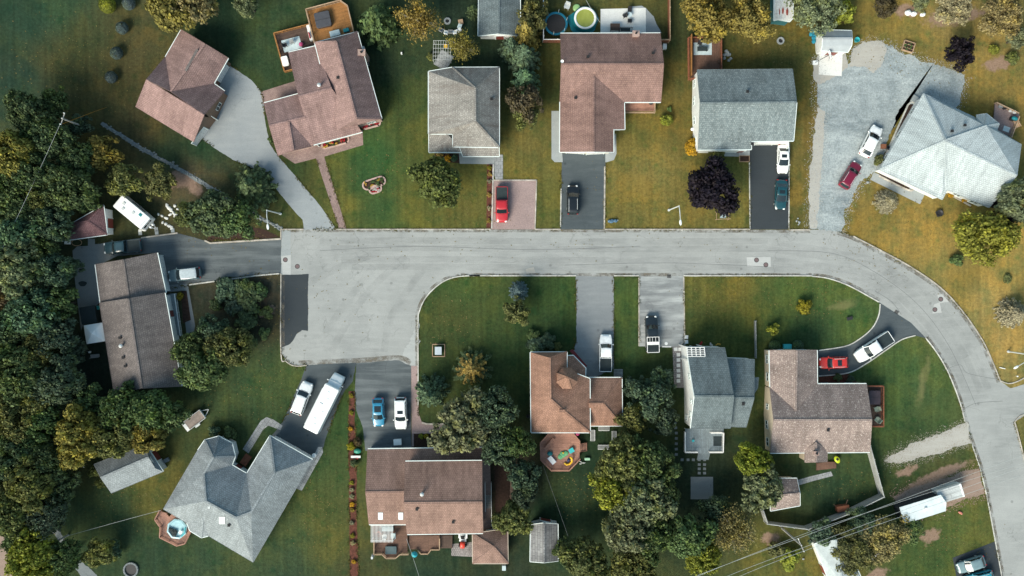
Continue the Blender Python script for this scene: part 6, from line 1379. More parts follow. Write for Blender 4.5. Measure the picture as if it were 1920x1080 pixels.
# fire ring and its chairs, pergola behind the silver house
def ring(label, px, py, r, mt=None):
    def st(m):
        for k in range(14): a = k * 6.283 / 14; m.box((r * math.cos(a), r * math.sin(a), .14), (.24, r * .42, .28), a)
    return simple('fire_ring', label, 'fire pit', px, py, 0, [('stones', mt or M_conc, st), ('ashes', M_iron, lambda m: m.cyl((0, 0, .02), r * .85, .05, 16))])
ring('stone fire ring with chairs set in an arc below it, top lawn', 839, 40, .42); ring('round fire ring alone on the lawn left of the white sheet canopy', 1463, 77, .45); ring('large pale fire ring at the bottom left lawn edge', 246, 1068, 1.05, M_dconc)
for x, y, a, lb, mt in ((828,58,60,'dark chair at the left end of the arc round the fire ring',M_wicker),(837,62.5,75,'white chair left of the arc centre by the fire ring',M_gel),(845,61,90,'grey chair in the centre of the arc by the fire ring',M_wicker),(853,62,105,'white chair right of the arc centre by the fire ring',M_gel),(861,58,130,'white chair near the right end of the arc by the fire ring',M_gel),(862,51,160,'blue-grey chair at the right end of the arc by the fire ring',M_matW)):
    chair(x, y, a, mt, lb, 0, 'chairs round the fire ring')
one('garden_table', 'small tan table right of the fire ring', 'table', 864, 42, 0, WD_tan, lambda m: (m.box((0, 0, .45), (.75, .7, .06)), [m.bar((x, y, 0), (x, y, .43), .06, .06) for x in (-.3, .3) for y in (-.28, .28)]), R(10))
o = thing('wire_pergola', 'thin wire pergola over the path behind the silver hipped house', 'pergola', W(827, 93)); m = MB()
for k in range(8):
    x = 813 + 4.6 * k; m.tube([W(x, 76, 2.2), W(x - 1, 112, 2.2)], .025, 5)
for k in range(6): y = 76 + 7.2 * k; m.tube([W(812, y, 2.22), W(846, y, 2.22)], .025, 5)
m.build('lattice', M_galv, o); m = MB()
for x, y in ((813,76),(845,76),(812,112),(844,112)): q = W(x, y, 2.2); m.tube([(q.x, q.y, 0), q], .04, 6)
m.build('post', M_galv, o)
one('toy_bucket', 'yellow toy box under the wire pergola', 'toy', 836, 87, .0, M_yel, lambda m: m.box((0, 0, .25), (.55, .5, .5)), bevel=.04)
o = one('garden_slab', 'grey paved square under the wire pergola', 'paving', 832, 113, 0.02, M_slab, lambda m: m.box((0, 0, 0), (2.2, 2.6, .04)), R(-30))

# pool yard
simple('trampoline', 'black round trampoline with a blue rim beside the green pool', 'trampoline', 1042, 47, 0, [('mat', M_rubber, lambda m: m.cyl((0, 0, .72), 1.55, .03, 32)), ('rim', pm('blue_pad', (.01, .13, .2), .5, .15, 2), lambda m: m.lathe((0, 0, 0), [(1.5, .7), (1.5, .82), (1.82, .82), (1.82, .7), (1.5, .7)], 36)), ] +
   [('leg', M_galv, (lambda a: lambda m: (m.tube([(1.75 * math.cos(a), 1.75 * math.sin(a), 0), (1.75 * math.cos(a), 1.75 * math.sin(a), 2.3)], .035, 6)))(k * math.pi / 3 + .3)) for k in range(6)])
M_pool, nt_, b_ = newmat('green_pool_water', .08, .5); nt_.links.new(mixc(nt_, ramp(nt_, noise(nt_, .9, 4, objc(nt_)), .3, .7), (.22, .25, .04), (.3, .33, .08)), b_.inputs['Base Color'])
simple('swimming_pool', 'round inflatable pool of green water with a white rim and teal wall', 'pool', 1096.5, 37, 0, [('water', M_pool, lambda m: m.cyl((0, 0, .1), 1.45, .75, 36)), ('rim', M_gel, lambda m: m.lathe((0, 0, 0), [(1.38, .8), (1.42, .95), (1.58, 1.0), (1.72, .93), (1.75, .8), (1.38, .78)], 40)), ('pool_wall', M_teal, lambda m: m.lathe((0, 0, 0), [(1.74, .9), (1.95, .5), (2.0, .15), (1.95, 0)], 40)), ('ladder', M_gel, lambda m: [m.tube([(1.2, y, .5), (1.5, y, 1.5), (2.0, y, 0)], .03, 6) for y in (-.25, .25)])])
one('ground_cloth', 'crumpled teal cloth spread under the green pool', 'tarp', 1093, 41, .012, M_teal, lambda m: m.prism([(2.35 * math.cos(a) * (1 + .1 * math.sin(5 * a)), 2.2 * math.sin(a) * (1 + .1 * math.cos(4 * a)), 0) for a in [k * 6.283 / 28 for k in range(28)]], 0, .02))
one('pool_lid', 'lime green round float beside the top of the pool', 'pool float', 1081, 15, 0, pm('pale_green_vinyl', (.3, .5, .2), .5), lambda m: m.lathe((0, 0, 0), [(0, .22), (.45, .25), (.58, .15), (.6, .05), (.55, 0)], 24), smooth=True)
chair(1063, 14, 250, M_galv, 'pale wire chair above the trampoline', 0, None, 1.5)
simple('garden_table', 'low dark slatted table on the white pool patio', 'table', 1152.5, 53, .03, [('top', WD_dark, lambda m: m.box((0, 0, .7), (1.5, 1.1, .06)))] + [('leg', WD_dark, (lambda x, y: lambda m: m.bar((x, y, 0), (x, y, .68), .08, .08))(x, y)) for x in (-.65, .65) for y in (-.45, .45)])
for x, y, a, lb in ((1171,31,200,'dark chair left on the white pool patio'), (1180,20,270,'dark chair at the top of the white pool patio'), (1180,40.5,90,'dark chair lowest on the white pool patio')): chair(x, y, a, M_iron, lb, .03)
simple('glass_table', 'round glass garden table between the chairs of the white pool patio', 'table', 1179, 30, .03, [('top', M_matW, lambda m: m.cyl((0, 0, .68), .42, .03, 24)), ('leg', M_iron, lambda m: m.cyl((0, 0, 0), .06, .68, 8))])
simple('porch_swing', 'black framed swing seat at the lower edge of the white patio', 'swing seat', 1172, 57, .03, [('frame', M_iron, lambda m: [m.tube([(-1, -.5, 0), (-.9, 0, 1.7), (-1, .5, 0)], .04, 6), m.tube([(1, -.5, 0), (.9, 0, 1.7), (1, .5, 0)], .04, 6), m.tube([(-.9, 0, 1.7), (.9, 0, 1.7)], .04, 6)]), ('seat', M_cover, lambda m: m.box((0, 0, .5), (1.5, .5, .1)))])
one('air_unit', 'grey and white heat pump beside the fence corner of the brown house', 'heat pump', 1245, 89, 0, M_gel, lambda m: m.box((0, 0, .4), (.6, .8, .8)), bevel=.04)
simple('satellite_dish', 'white satellite dish on the left ridge end of the brown pool house', 'satellite dish', 1053.5, 117, 5.8, [('dish', M_gel, lambda m: m.lathe((0, 0, .6), [(.02, -.06), (.15, -.02), (.24, .04)], 18)), ('mast', M_galv, lambda m: m.tube([(0, -.1, -.1), (0, 0, .55)], .04, 6))])
deck('porch_deck', 'small rosy railed porch under the front eave of the brown pool house', 'porch', [(1172,186),(1228,186),(1228,208),(1172,208)], .6, WD_pink, [[(1228,190),(1228,210.5),(1172,210.5)]], WD_tan, .8)
one('porch_tub', 'dark round tub on the rosy porch', 'tub', 1220, 193, .6, M_rubber, lambda m: m.cyl((0, 0, 0), .3, .45, 16, .38))

def fence(name, label, pts, h, mt, slat=.14, thick=.04, post=None, rails=True, px_top=True):
    P = [W(x, y, h) for x, y in pts]; c = P[0]; o = thing(name, label, 'fence', (c.x, c.y, 0)); m = MB(); ps = MB(); rl = MB()
    for a, b in zip(P, P[1:]):
        a0, b0 = Vector((a.x, a.y, 0)), Vector((b.x, b.y, 0)); d = b0 - a0; L = d.length; n = int(L / (slat * 1.18)); ang = math.atan2(d.y, d.x); u = d.normalized(); s = Vector((-u.y, u.x, 0))
        for k in range(n):
            q = a0 + d * ((k + .5) / n); m.box((q.x, q.y, h / 2 + random.uniform(-.015, .015)), (slat, thick, h - .06), ang)
        for k in range(int(L / 2.2) + 1):
            q = a0 + d * min(1, k * 2.2 / L) + s * .07; ps.box((q.x, q.y, h / 2 + .04), (.11, .1, h + .08), ang)
        for z in (.35, h - .25): rl.bar(a0 + s * .05 + Vector((0, 0, z)), b0 + s * .05 + Vector((0, 0, z)), .05, .09)
        rl.bar(a0 + Vector((0, 0, h)), b0 + Vector((0, 0, h)), .12, .04)
    m.build('slats', mt, o); ps.build('posts', post or mt, o); rl.build('rails', post or mt, o); return o
fence('wooden_fence', 'tall red-brown board fence right of the white pool patio', [(1256,-40),(1256.5,74),(1240,74)], 1.9, WD_red, post=WD_tan)
fence('wooden_fence', 'dark board fence left of the trampoline, red brown at its foot', [(1019,-40),(1019,74),(1051,74)], 1.9, WD_red, post=WD_white)
fence('picket_fence', 'weathered grey wood fence angled round the yard of the taupe L-shaped house', [(1632,836),(1658,932),(1592,964),(1516,993),(1440,983),(1429,950)], 2.2, wood('silvered_wood', (.46, .47, .45)), .08)
fence('yard_fence', 'low pale rail fence between the slate house and the taupe house', [(1417,602),(1418,672)], 1.0, WD_grey, .1)

# deck of the teal-grey house
deck('timber_deck', 'red-brown deck with orange privacy wall behind the teal-grey gable house', 'deck', [(1291,72),(1353,72),(1355,132),(1307,150),(1296,150)], 1.2, WD_brown, [[(1353,131),(1353,70),(1291,70),(1292,148),(1306,146)]], WD_red, .9, uvang=R(90))
one('outdoor_mat', 'pale blue mat in the middle of the red-brown deck', 'rug', 1317.5, 91.5, 1.21, M_matW, lambda m: m.box((0, 0, .01), (2.8, 1.9, .02)))
simple('garden_table', 'dark low table on the mat of the red-brown deck', 'table', 1316, 93, 1.23, [('top', M_cover, lambda m: m.box((0, 0, .5), (1.6, .7, .06)))] + [('leg', M_iron, (lambda x, y: lambda m: m.bar((x, y, 0), (x, y, .48), .06, .06))(x, y)) for x in (-.7, .7) for y in (-.28, .28)])
chair(1311, 82, 250, M_iron, 'black chair above the low table, left', 1.23); chair(1328, 79, 280, M_iron, 'black chair above the low table, right', 1.23)
one('privacy_wall', 'orange plank wall along the left side of the red-brown deck', 'screen', 1291, 110, 0, WD_orange, lambda m: m.box((0, 0, 1.3), (.1, 6.3, 2.6)))
one('barrel_planter', 'round barrel at the lower right of the red-brown deck', 'planter', 1348, 116, 1.2, WD_dark, lambda m: m.lathe((0, 0, 0), [(.22, 0), (.3, .25), (.25, .5), (.18, .5), (.16, .42), (0, .4)], 16))
one('gravel_pile', 'pale heap of stones beside the red-brown deck', 'stones', 1361, 104, 0, M_conc, lambda m: [m.ell((random.gauss(0, .35), random.gauss(0, .5), .1), (.28, .25, .2), 7, 4, .2) for _ in range(12)])
one('garden_ornament', 'white round ornament beside the white end wall', 'ornament', 1297.5, 243, 0, M_gel, lambda m: m.lathe((0, 0, 0), [(.1, 0), (.25, .2), (.28, .4), (.15, .5), (0, .5)], 14), smooth=True)
simple('planter_box', 'square plant crate with brown fill by the porch of the teal-grey house', 'planter', 1395, 298, 0, [('frame', WD_tan, lambda m: [m.bar((-.75, y, .2), (.75, y, .2), .08, .4) for y in (-.45, .45)] + [m.bar((x, -.45, .2), (x, .45, .2), .08, .4) for x in (-.75, .75)]), ('soil', M_dmulch, lambda m: m.box((0, 0, .15), (1.4, .82, .25)))])
one('porch_grate', 'small grey slatted step at the porch of the teal-grey house', 'step', 1395, 287, .0, M_galv, lambda m: [m.box((x, 0, .15), (.1, 1.0, .1)) for x in [k * .17 - .75 for k in range(10)]])
# barn shed yard
simple('basketball_hoop', 'black basketball hoop on a white weighted base beside the white pad', 'basketball hoop', 1528, 118, 0, [('base', M_gel, lambda m: obox(m, .8, .65, 0, .3, .1)), ('pole', M_iron, lambda m: m.tube([(0, 0, .3), (.2, 0, 2.4), (1.2, .5, 2.9)], .05, 8)), ('backboard', M_skyl, lambda m: m.box((1.3, .55, 3.0), (.05, 1.2, .8), R(20))), ('board_frame', M_iron, lambda m: [m.bar((1.33, .0 - .02, z), (1.30, 1.12, z), .05, .05) for z in (2.6, 3.4)]), ('rim', M_iron, lambda m: m.tube([(1.62 + .23 * math.cos(t), .62 + .23 * math.sin(t), 2.75) for t in [k * math.pi / 8 for k in range(17)]], .02, 5))])
one('tarp_bundle', 'blue tarp bundle left of the barn-roofed shed', 'tarp', 1525, 63, 0, pm('blue_tarp', (.02, .22, .32), .6, .25, 3), lambda m: [m.ell((random.gauss(0, .2), random.gauss(0, .45), .3), (.35, .4, .35), 8, 5, .18) for _ in range(6)])
one('water_tub', 'turquoise tub right of the barn-roofed shed', 'tub', 1605, 76, 0, M_turq, lambda m: m.lathe((0, 0, 0), [(.3, 0), (.42, .55), (.36, .55), (.27, .1), (0, .1)], 18))
simple('raised_planter', 'square tan wooden frame with seedlings on the golden lawn', 'raised bed', 1702, 88, 0, [('frame', WD_tan, lambda m: [m.bar((-.85, y, .2), (.85, y, .2), .12, .4) for y in (-.75, .75)] + [m.bar((x, -.75, .2), (x, .75, .2), .12, .4) for x in (-.85, .85)] + [m.bar((-.85, y, .38), (.85, y, .38), .06, .05) for y in (-.3, .25)]), ('soil', M_dmulch, lambda m: m.box((0, 0, .15), (1.6, 1.4, .28))), ('seedlings', M_gf, lambda m: [m.ell((random.uniform(-.65, .65), random.uniform(-.55, .55), .35), (.13, .13, .12), 7, 4, .25) for _ in range(16)])], R(-18))
for x, y, s, lb in ((1703,24,.55,'white bag, leftmost of the heap by the top edge thicket'), (1713,26,.5,'white bag, middle of the heap by the top edge thicket'), (1730,27,.42,'white crate-like bag, rightmost of the heap by the top edge thicket')):
    one('white_bag', lb, 'bag', x, y, .25, M_gel, lambda m: m.ell((0, 0, 0), (s, s * .8, .4), 10, 6, .1), group='white bags')
# pale house yard
deck('stone_deck', 'rosy deck full of pots behind the pale hipped house', 'deck', [(1866,192),(1911,212),(1911,225),(1897,257),(1862,240)], .5, brickmat('rosy_deck_boards', (.27, .2, .19), (.22, .17, .165), (.1, .08, .08), 1.8, .15, .02), [[(1869,192),(1911,212)], [(1912,218),(1897,258)]], WD_tan, .8, uvang=R(25))
for x, y, r_, lb in ((1874,200,.35,'blue-grey pot, first along the deck fence of the pale house'), (1881,203,.3,'dark pot, second along the deck fence of the pale house'), (1893,208,.26,'white pot, third along the deck fence of the pale house'), (1900,211,.26,'white pot at the corner of the deck of the pale house')):
    one('flower_pot', lb, 'pot', x, y, .5, M_gel if 'white' in lb else M_wicker if 'blue' in lb else M_iron, lambda m: m.lathe((0, 0, 0), [(r_ * .7, 0), (r_, .45), (r_ * .8, .45), (r_ * .7, .35), (0, .33)], 16))
simple('barbecue', 'teal covered barbecue on the rosy deck of the pale house', 'barbecue', 1897, 224, .5, [('hood', M_teal, lambda m: m.ell((0, 0, .85), (.5, .32, .28), 14, 7)), ('base', M_iron, lambda m: m.box((0, 0, .35), (.9, .5, .7)))], R(-20))
one('garden_bench', 'tan cushioned bench at the right rail of the rosy deck', 'bench', 1903, 233, .5, WD_tan, lambda m: (m.box((0, 0, .42), (1.2, .55, .1)), m.box((0, .27, .65), (1.2, .08, .45)), [m.box((x, 0, .2), (.08, .5, .4)) for x in (-.5, .5)]), R(-65))
one('door_mat', 'grey mat on the rosy deck of the pale house', 'rug', 1887, 242, .51, M_matW, lambda m: m.box((0, 0, .01), (1.0, .8, .02)), R(-20))
one('cooking_pot_stand', 'black square fire bowl on the right golden lawn', 'fire bowl', 1760, 400, .0, M_iron, lambda m: (m.lathe((0, 0, .1), [(.2, .1), (.55, .35), (.5, .35), (.1, .15)], 12), m.box((0, 0, .3), (1.1, .9, .04), .4), [m.bar((x, y, 0), (x, y, .3), .05, .05) for x in (-.4, .4) for y in (-.3, .3)]))
one('wooden_crate', 'brown crate by the side wall behind the white car', 'crate', 1655, 275, 0, pm('rust_box', (.22, .09, .05)), lambda m: obox(m, .7, .7, 0, .6, .05)); chair(1663, 278, 60, M_iron, 'dark chair between the crate and the pale house wall')
one('side_step', 'small grey stoop at the upper corner of the pale house', 'step', 1716, 187, 0, M_conc, lambda m: m.box((0, 0, .15), (1.3, 1.0, .3)), R(-30))
one('garden_stone', 'white stone near the slab path of the pale house', 'stone', 1627, 342, .12, M_conc, lambda m: m.ell((0, 0, 0), (.22, .2, .16), 8, 5, .15))
one('garden_stone', 'white stones pile on the strip between black drive and gravel', 'stone', 1497, 417, .05, M_conc, lambda m: [m.ell((random.gauss(0, .2), random.gauss(0, .35), .02), (.14, .12, .1), 7, 4, .15) for _ in range(9)])

# slate house
o = thing('pergola', 'white slatted pergola against the top wall of the slate house', 'pergola', W(1304, 663)); m = MB()
for k in range(5): x = 1288 + 8.1 * k; m.bar(W(x, 651, 5.9), W(x + 2.2 + .4 * k * 0, 677, 5.9), .14, .12)
for k in range(7): y = 651.5 + 4.2 * k; m.bar(W(1287 + .35 * k, y, 6.0), W(1320.5 + .35 * k, y, 6.0), .09, .08)
m.build('slats', WD_white, o); m = MB()
for q in ((1287,651),(1321,651),(1289,677)): w_ = W(*q, 5.9); m.bar((w_.x, w_.y, 0), w_, .14, .14)
m.build('post', WD_white, o)
deck('rear_deck', 'grey-blue cross-shaped deck with white rails behind the slate house', 'deck', [(1285,804),(1357,804),(1357,847),(1331,847),(1331,849),(1310,849),(1310,847),(1285,847)], 1.3, WD_blue, [[(1285,811),(1285,848.5),(1309,848.5)], [(1331,848.5),(1356,848.5),(1357,812),(1333,812)]], WD_white, .95, uvang=R(90), stairs=[((1310,848),(1331,848),5,0.1)])
one('deck_mat', 'dark mat at the right of the grey-blue deck', 'rug', 1346, 827, 1.31, M_cover, lambda m: m.box((0, 0, .01), (1.4, 1.5, .02)))
one('toy_bucket', 'small cyan bucket on the grey-blue deck', 'bucket', 1299, 826, 1.3, M_turq, lambda m: m.cyl((0, 0, 0), .16, .3, 12, .2))
for i, (x, y) in enumerate([(1272,665),(1272,675),(1272,685),(1272,695),(1272,704.5),(1272,714),(1287,632),(1287,641),(1267,655),(1275,655)]):
    o = one('stepping_stone', 'pale square stepping stone in the bed along the white gable wall', 'paving stone', x, y, .02, M_white_conc, lambda m: m.box((0, 0, .02), (.55, .55, .06)), R(random.uniform(-6, 6)), 'stepping stones by the white gable', bevel=.015)
for i, (x, y) in enumerate([(1267,780),(1266,792),(1267,802),(1268,812),(1268,822),(1268,832),(1268,842),(1268,852),(1279,862),(1290,862),(1300,862),(1311,862),(1321,862),(1311,871),(1321,871),(1311,879),(1321,879),(1311,887),(1321,887)]):
    one('stepping_stone', 'dark stepping stone on the shaded lawn path round the grey-blue deck', 'paving stone', x, y, .01, M_dconc, lambda m: m.box((0, 0, .02), (.45, .4, .05)), R(random.uniform(-8, 8)), 'stepping stones to the square slab', bevel=.015)
for x, y, c, lb in ((1314,644,M_rf,'pinkish clump left of three along the slate house front'), (1333,646,M_wf,'tiny pale clump in the middle along the slate house front'), (1347,646,M_yf,'pale yellow clump right of three along the slate house front')):
    one('flower_clump', lb, 'flowers', x, y, 0, c, lambda m: [m.ell((random.gauss(0, .15), random.gauss(0, .15), .12), (.12, .12, .12), 6, 4, .2) for _ in range(8)])
# drive of the slate house clutter
one('paint_lid', 'white round lid on the blotchy drive beside the black pickup', 'lid', 1249, 644, .02, M_gel, lambda m: m.cyl((0, 0, 0), .25, .08, 18)); one('plank', 'white plank lying at the lower end of the blotchy drive', 'plank', 1250, 650, .02, WD_white, lambda m: m.box((0, 0, .04), (1.4, .2, .06)))
# taupe house
deck('side_deck', 'red-brown railed deck at the right end of the taupe L-shaped house', 'deck', [(1626,722),(1655,724),(1655,799),(1636,799)], 1.0, WD_dark, [[(1626,724),(1657,724),(1657,800),(1636,800)]], WD_red, .95, uvang=R(90))
simple('hot_tub', 'dark maroon hot tub cover on the side deck', 'hot tub', 1637, 744.5, 1.0, [('tub', WD_dark, lambda m: obox(m, 1.7, 2.1, 0, .55, .15)), ('cover', pm('plum_cover', (.06, .045, .055), .6), lambda m: obox(m, 1.8, 2.2, .55, .68, .18)), ('cover_fold', M_iron, lambda m: m.box((0, 0, .685), (1.7, .05, .015)))])
chair(1641, 766, 200, pm('sage_canvas', (.22, .27, .22)), 'sage green chair on the side deck, upper', 1.0, None, 1.3); chair(1642, 786, 140, pm('sage_canvas', (.22, .27, .22)), 'sage green chair on the side deck, lower', 1.0, None, 1.4)
one('garden_bin', 'turquoise bin between the two clipped round shrubs', 'bin', 1475, 649.5, 0, M_turq, lambda m: (obox(m, 1.3, .75, 0, .55, .06), m.box((0, 0, .56), (1.0, .45, .03))))
deck('wooden_step', 'dark wooden back step of the taupe L-shaped house', 'step', [(1551,866),(1568,866),(1568,878),(1531,882),(1531,869)], .35, WD_brown)
simple('ride_on_toy', 'bright yellow-green ride-on toy car at the back step', 'toy car', 1568, 861, .35, [('body', M_lime, lambda m: m.ell((0, 0, .35), (.62, .42, .3), 14, 7)), ('seat', M_rubber, lambda m: m.box((-.1, 0, .6), (.35, .35, .1)))] + [('wheel', M_tyre, (lambda x, y: lambda m: m.tube([(x, y - .06, .15), (x, y + .06, .15)], .15, 10))(x, y)) for x in (-.4, .4) for y in (-.38, .38)], R(-60))
simple('swing_bench', 'brown wooden box stand with two poles beside the grey fence', 'bench', 1577, 951, 0, [('box', WD_red, lambda m: m.box((0, 0, .5), (1.9, .9, 1.0))), ('pole', WD_dark, lambda m: [m.bar((-.9, .4, .5), (-1.7, 1.1, 2.0), .08, .08), m.bar((.6, .4, .5), (.5, 1.6, 2.0), .08, .08)])], R(8))
# turret house deck
oc = [(1013,831),(1031,812),(1072,812),(1086,827),(1087,860),(1067,882),(1035,882),(1014,862)]
deck('octagonal_deck', 'octagonal rosy deck covered with bright children toys', 'deck', oc, .9, WD_pink, [[(1031,811)] + [oc[0]] + oc[:3:-1][0:0] + [(1013,831),(1014,863),(1034,883),(1067,883),(1088,861)], [(1087,848),(1087,827),(1073,811)]], WD_pink, .9, stairs=[((1088,847),(1088,832),4,.1)])
simple('lounger', 'white and lilac folded lounger on the octagonal deck', 'lounger', 1034.5, 862, .9, [('bed', M_gel, lambda m: m.box((0, 0, .35), (1.3, .7, .1))), ('frame', pm('lilac_frame', (.3, .22, .4)), lambda m: [m.bar((-.7, y, .3), (.7, y, .3), .06, .06) for y in (-.38, .38)] + [m.bar((x, y, 0), (x, y, .3), .05, .05) for x in (-.6, .6) for y in (-.36, .36)])], R(-50))
one('toy_turtle', 'dark teal toy shell on the left of the octagonal deck', 'toy', 1031, 850, .9, M_teal, lambda m: m.ell((0, 0, .2), (.45, .38, .28), 12, 6), smooth=True)
one('play_mat', 'green bubbly paddling mat in the middle of the octagonal deck', 'play mat', 1056, 853, .9, pm('green_vinyl', (.14, .42, .2), .5, .3, 4), lambda m: [m.ell((x, y, .1), (.42, .4, .14), 12, 6, .03) for x, y in ((-.5, -.15), (0, 0), (.45, .15), (-.1, .2))], R(15))
one('toy_table', 'turquoise toy table at the right of the octagonal deck', 'toy table', 1071, 844, .9, M_turq, lambda m: (m.box((0, 0, .4), (.8, .7, .08)), [m.bar((x, y, 0), (x, y, .38), .08, .08) for x in (-.3, .3) for y in (-.25, .25)]), R(30))
one('slide_tube', 'yellow curved slide on the lower right of the octagonal deck', 'slide', 1066, 864, .9, M_yel, lambda m: m.tube([(-.7, -.2, .15), (-.4, -.5, .25), (.1, -.45, .35), (.5, -.1, .45), (.55, .4, .6), (.3, .7, .7)], .16, 8), R(10)); one('toy_car', 'small navy toy car inside the yellow slide curve', 'toy', 1066, 862, .9, pm('navy_plastic', (.02, .04, .12), .4), lambda m: m.ell((0, 0, .2), (.32, .22, .2), 10, 6), R(60), smooth=True)
one('beach_ball', 'pink ball at the eave above the octagonal deck', 'ball', 1083, 813, .9, M_pinkp, lambda m: m.ell((0, 0, .25), (.3, .3, .25), 12, 8), smooth=True)
one('yellow_toy', 'orange toy dot on the green play mat', 'toy', 1056, 849, 1.13, M_yel, lambda m: m.ell((0, 0, .06), (.15, .15, .1), 10, 6), smooth=True)
one('corner_bench', 'rosy built-in bench in the upper left of the octagonal deck', 'bench', 1030, 832, .9, WD_pink, lambda m: (m.box((0, 0, .42), (2.2, .5, .08)), m.box((0, 0, .2), (2.0, .4, .36))), R(50))
for x, y, a, lb in ((1111,816,90,'white lounge chair below the turret house garage, left'), (1131,838,0,'white lounge chair lying crosswise on the lawn by the grove'), (1151,818,90,'white lounge chair near the grove, right'), (1132,803,0,'white garden bench against the turret house garage')):
    simple('lounge_chair', lb, 'lounge chair', x, y, 0, [('frame', M_gel, lambda m: [m.bar((-.85, s * .32, .3), (.85, s * .32, .3), .07, .06) for s in (-1, 1)] + [m.bar((x_, s * .32, 0), (x_, s * .32, .3), .06, .06) for x_ in (-.75, .75) for s in (-1, 1)]), ('slats', M_wicker, lambda m: [m.box((-.8 + .2 * k, 0, .32), (.15, .6, .03)) for k in range(9)])], R(a))
one('toy_tractor', 'pale green toy by the octagonal deck stairs', 'toy', 1101, 860, 0, pm('mint_plastic', (.35, .6, .42), .4), lambda m: m.box((0, 0, .25), (.85, .4, .35)), bevel=.08); one('tricycle', 'little white tricycle left of the mint toy', 'tricycle', 1092, 867, 0, M_gel, lambda m: (m.tube([(-.3, 0, .3), (.2, 0, .45), (.3, 0, .6)], .04, 6), [m.tube([(x_, y_ - .03, .18), (x_, y_ + .03, .18)], .18, 12) for x_, y_ in ((.3, 0), (-.3, .2), (-.3, -.2))]))
one('garden_gnome_pot', 'dark round pot at the left wall of the turret house', 'pot', 990, 780, 0, M_iron, lambda m: m.lathe((0, 0, 0), [(.2, 0), (.32, .3), (.25, .45), (.2, .35), (0, .3)], 14))
one('brick_pad', 'grey slatted pallet beside the garage corner of the turret house', 'pallet', 1159, 699, 0, WD_grey, lambda m: [m.box((0, k * .2 - .5, .12), (1.4, .14, .05)) for k in range(6)] + [m.box((x, 0, .05), (.1, 1.1, .1)) for x in (-.6, 0, .6)])
# chocolate house decks
deck('timber_deck', 'dark timber deck with slatted roof and hot tub behind the chocolate house', 'deck', [(697,980),(764,980),(764,1038),(748,1038),(741,1046),(724,1046),(714,1038),(701,1038)], 1.0, WD_brown, [[(701,1012),(701,1040),(716,1040),(724,1047.5),(741,1047.5),(750,1040),(766,1040)]], WD_tan, .9)
deck('timber_deck', 'lower brown deck with steps right of the hot tub deck', 'deck', [(766,1004),(824,1004),(824,1030),(808,1030),(802,1038),(790,1038),(784,1030),(766,1030)], .6, WD_brown, [[(824,1010),(824,1031),(808,1031),(802,1039),(789,1039),(783,1032)]], WD_tan, .3)
deck('wooden_stairs', 'dark stair flight right of the lower brown deck', 'stairs', [(824,1004),(848,1004),(848,1028),(824,1028)], .4, WD_dark, uvang=R(90))
simple('hot_tub', 'teal-grey hot tub on the deck under the slatted pergola edge', 'hot tub', 733.5, 1030.5, 1.0, [('tub', WD_dark, lambda m: obox(m, 1.7, 1.2, 0, .3, .12)), ('cover', pm('slate_cover', (.07, .11, .12), .6), lambda m: obox(m, 1.75, 1.25, .3, .4, .12))])
o = thing('pergola', 'white slatted pergola attached behind the chocolate house', 'pergola', W(716, 1000)); m = MB()
for k in range(17): x = 696 + 2.5 * k; m.bar(W(x, 984, 3.0), W(x, 1017, 3.0), .07, .12)
m.build('slats', WD_white, o); m = MB(); m.bar(W(695, 985, 2.88), W(738, 985, 2.88), .1, .12); m.bar(W(695, 1014, 2.88), W(738, 1014, 2.88), .1, .12); m.build('beam', WD_white, o); m = MB()
for q in ((696,1014),(737,1014)): w_ = W(*q, 2.88); m.bar((w_.x, w_.y, 1.0), w_, .12, .12)
m.build('post', WD_white, o)
simple('garden_sofa', 'pale sofa under the slatted pergola', 'sofa', 727, 990, 1.0, [('seat', M_matW, lambda m: m.box((0, 0, .3), (1.8, .8, .3))), ('backrest', M_matW, lambda m: m.box((0, .38, .6), (1.8, .18, .5)))])
chair(722, 1004, 90, M_gel, 'white armchair under the slatted pergola', 1.0); chair(738, 1002, 180, M_matW, 'blue-grey armchair at the right edge of the slatted pergola', 1.0, None, 1.4); one('fire_bowl', 'rust coloured fire bowl under the slatted pergola', 'fire bowl', 710, 1000, 1.0, pm('rust_bowl', (.25, .08, .05)), lambda m: m.lathe((0, 0, 0), [(.15, 0), (.45, .3), (.4, .3), (.1, .1)], 16))
simple('parasol', 'closed bright blue parasol on the lawn below the lower deck', 'parasol', 777, 1040, 1.4, [('canopy', pm('cyan_canvas', (.03, .35, .42), .6, .2, 3), lambda m: m.lathe((0, 0, 0), [(.03, .45), (.32, .2), (.5, -.1), (.48, -.14)], 8)), ('pole', M_galv, lambda m: m.tube([(0, 0, -1.4), (0, 0, .5)], .03, 6))])
o = thing('railed_walkway', 'white railed walkway with steps along the right wall of the chocolate house', 'walkway', W(915, 940)); m = MB()
for x, y0, y1 in ((909.5, 906, 960), (921, 906, 987)):
    m.bar(W(x, y0, 1.1), W(x + .6, y1, 1.1), .09, .07)
    for k in range(12): q = W(x + .6 * k / 11, y0 + (y1 - y0) * k / 11, 1.1); m.bar((q.x, q.y, .1), q, .05, .05)
m.build('handrail', WD_white, o); m = MB()
for k in range(8): q = W(915.5, 930 + 3 * k, .15); m.box((q.x, q.y, .14 + .03 * k), (1.0, .2, .04))
m.build('step', WD_grey, o)
for x, lb in ((927,'white chair frame left above the garden house'), (938,'white chair frame right above the garden house')): chair(x, 988, 270, M_gel, lb)
simple('wheelie_bin', 'white lidded box on the wide drive in front of the chocolate garage', 'box', 746.5, 827.5, 0, [('body', M_galv, lambda m: obox(m, 1.15, .85, 0, .75, .06)), ('lid', M_gel, lambda m: obox(m, 1.25, .95, .75, .85, .08))], R(4))
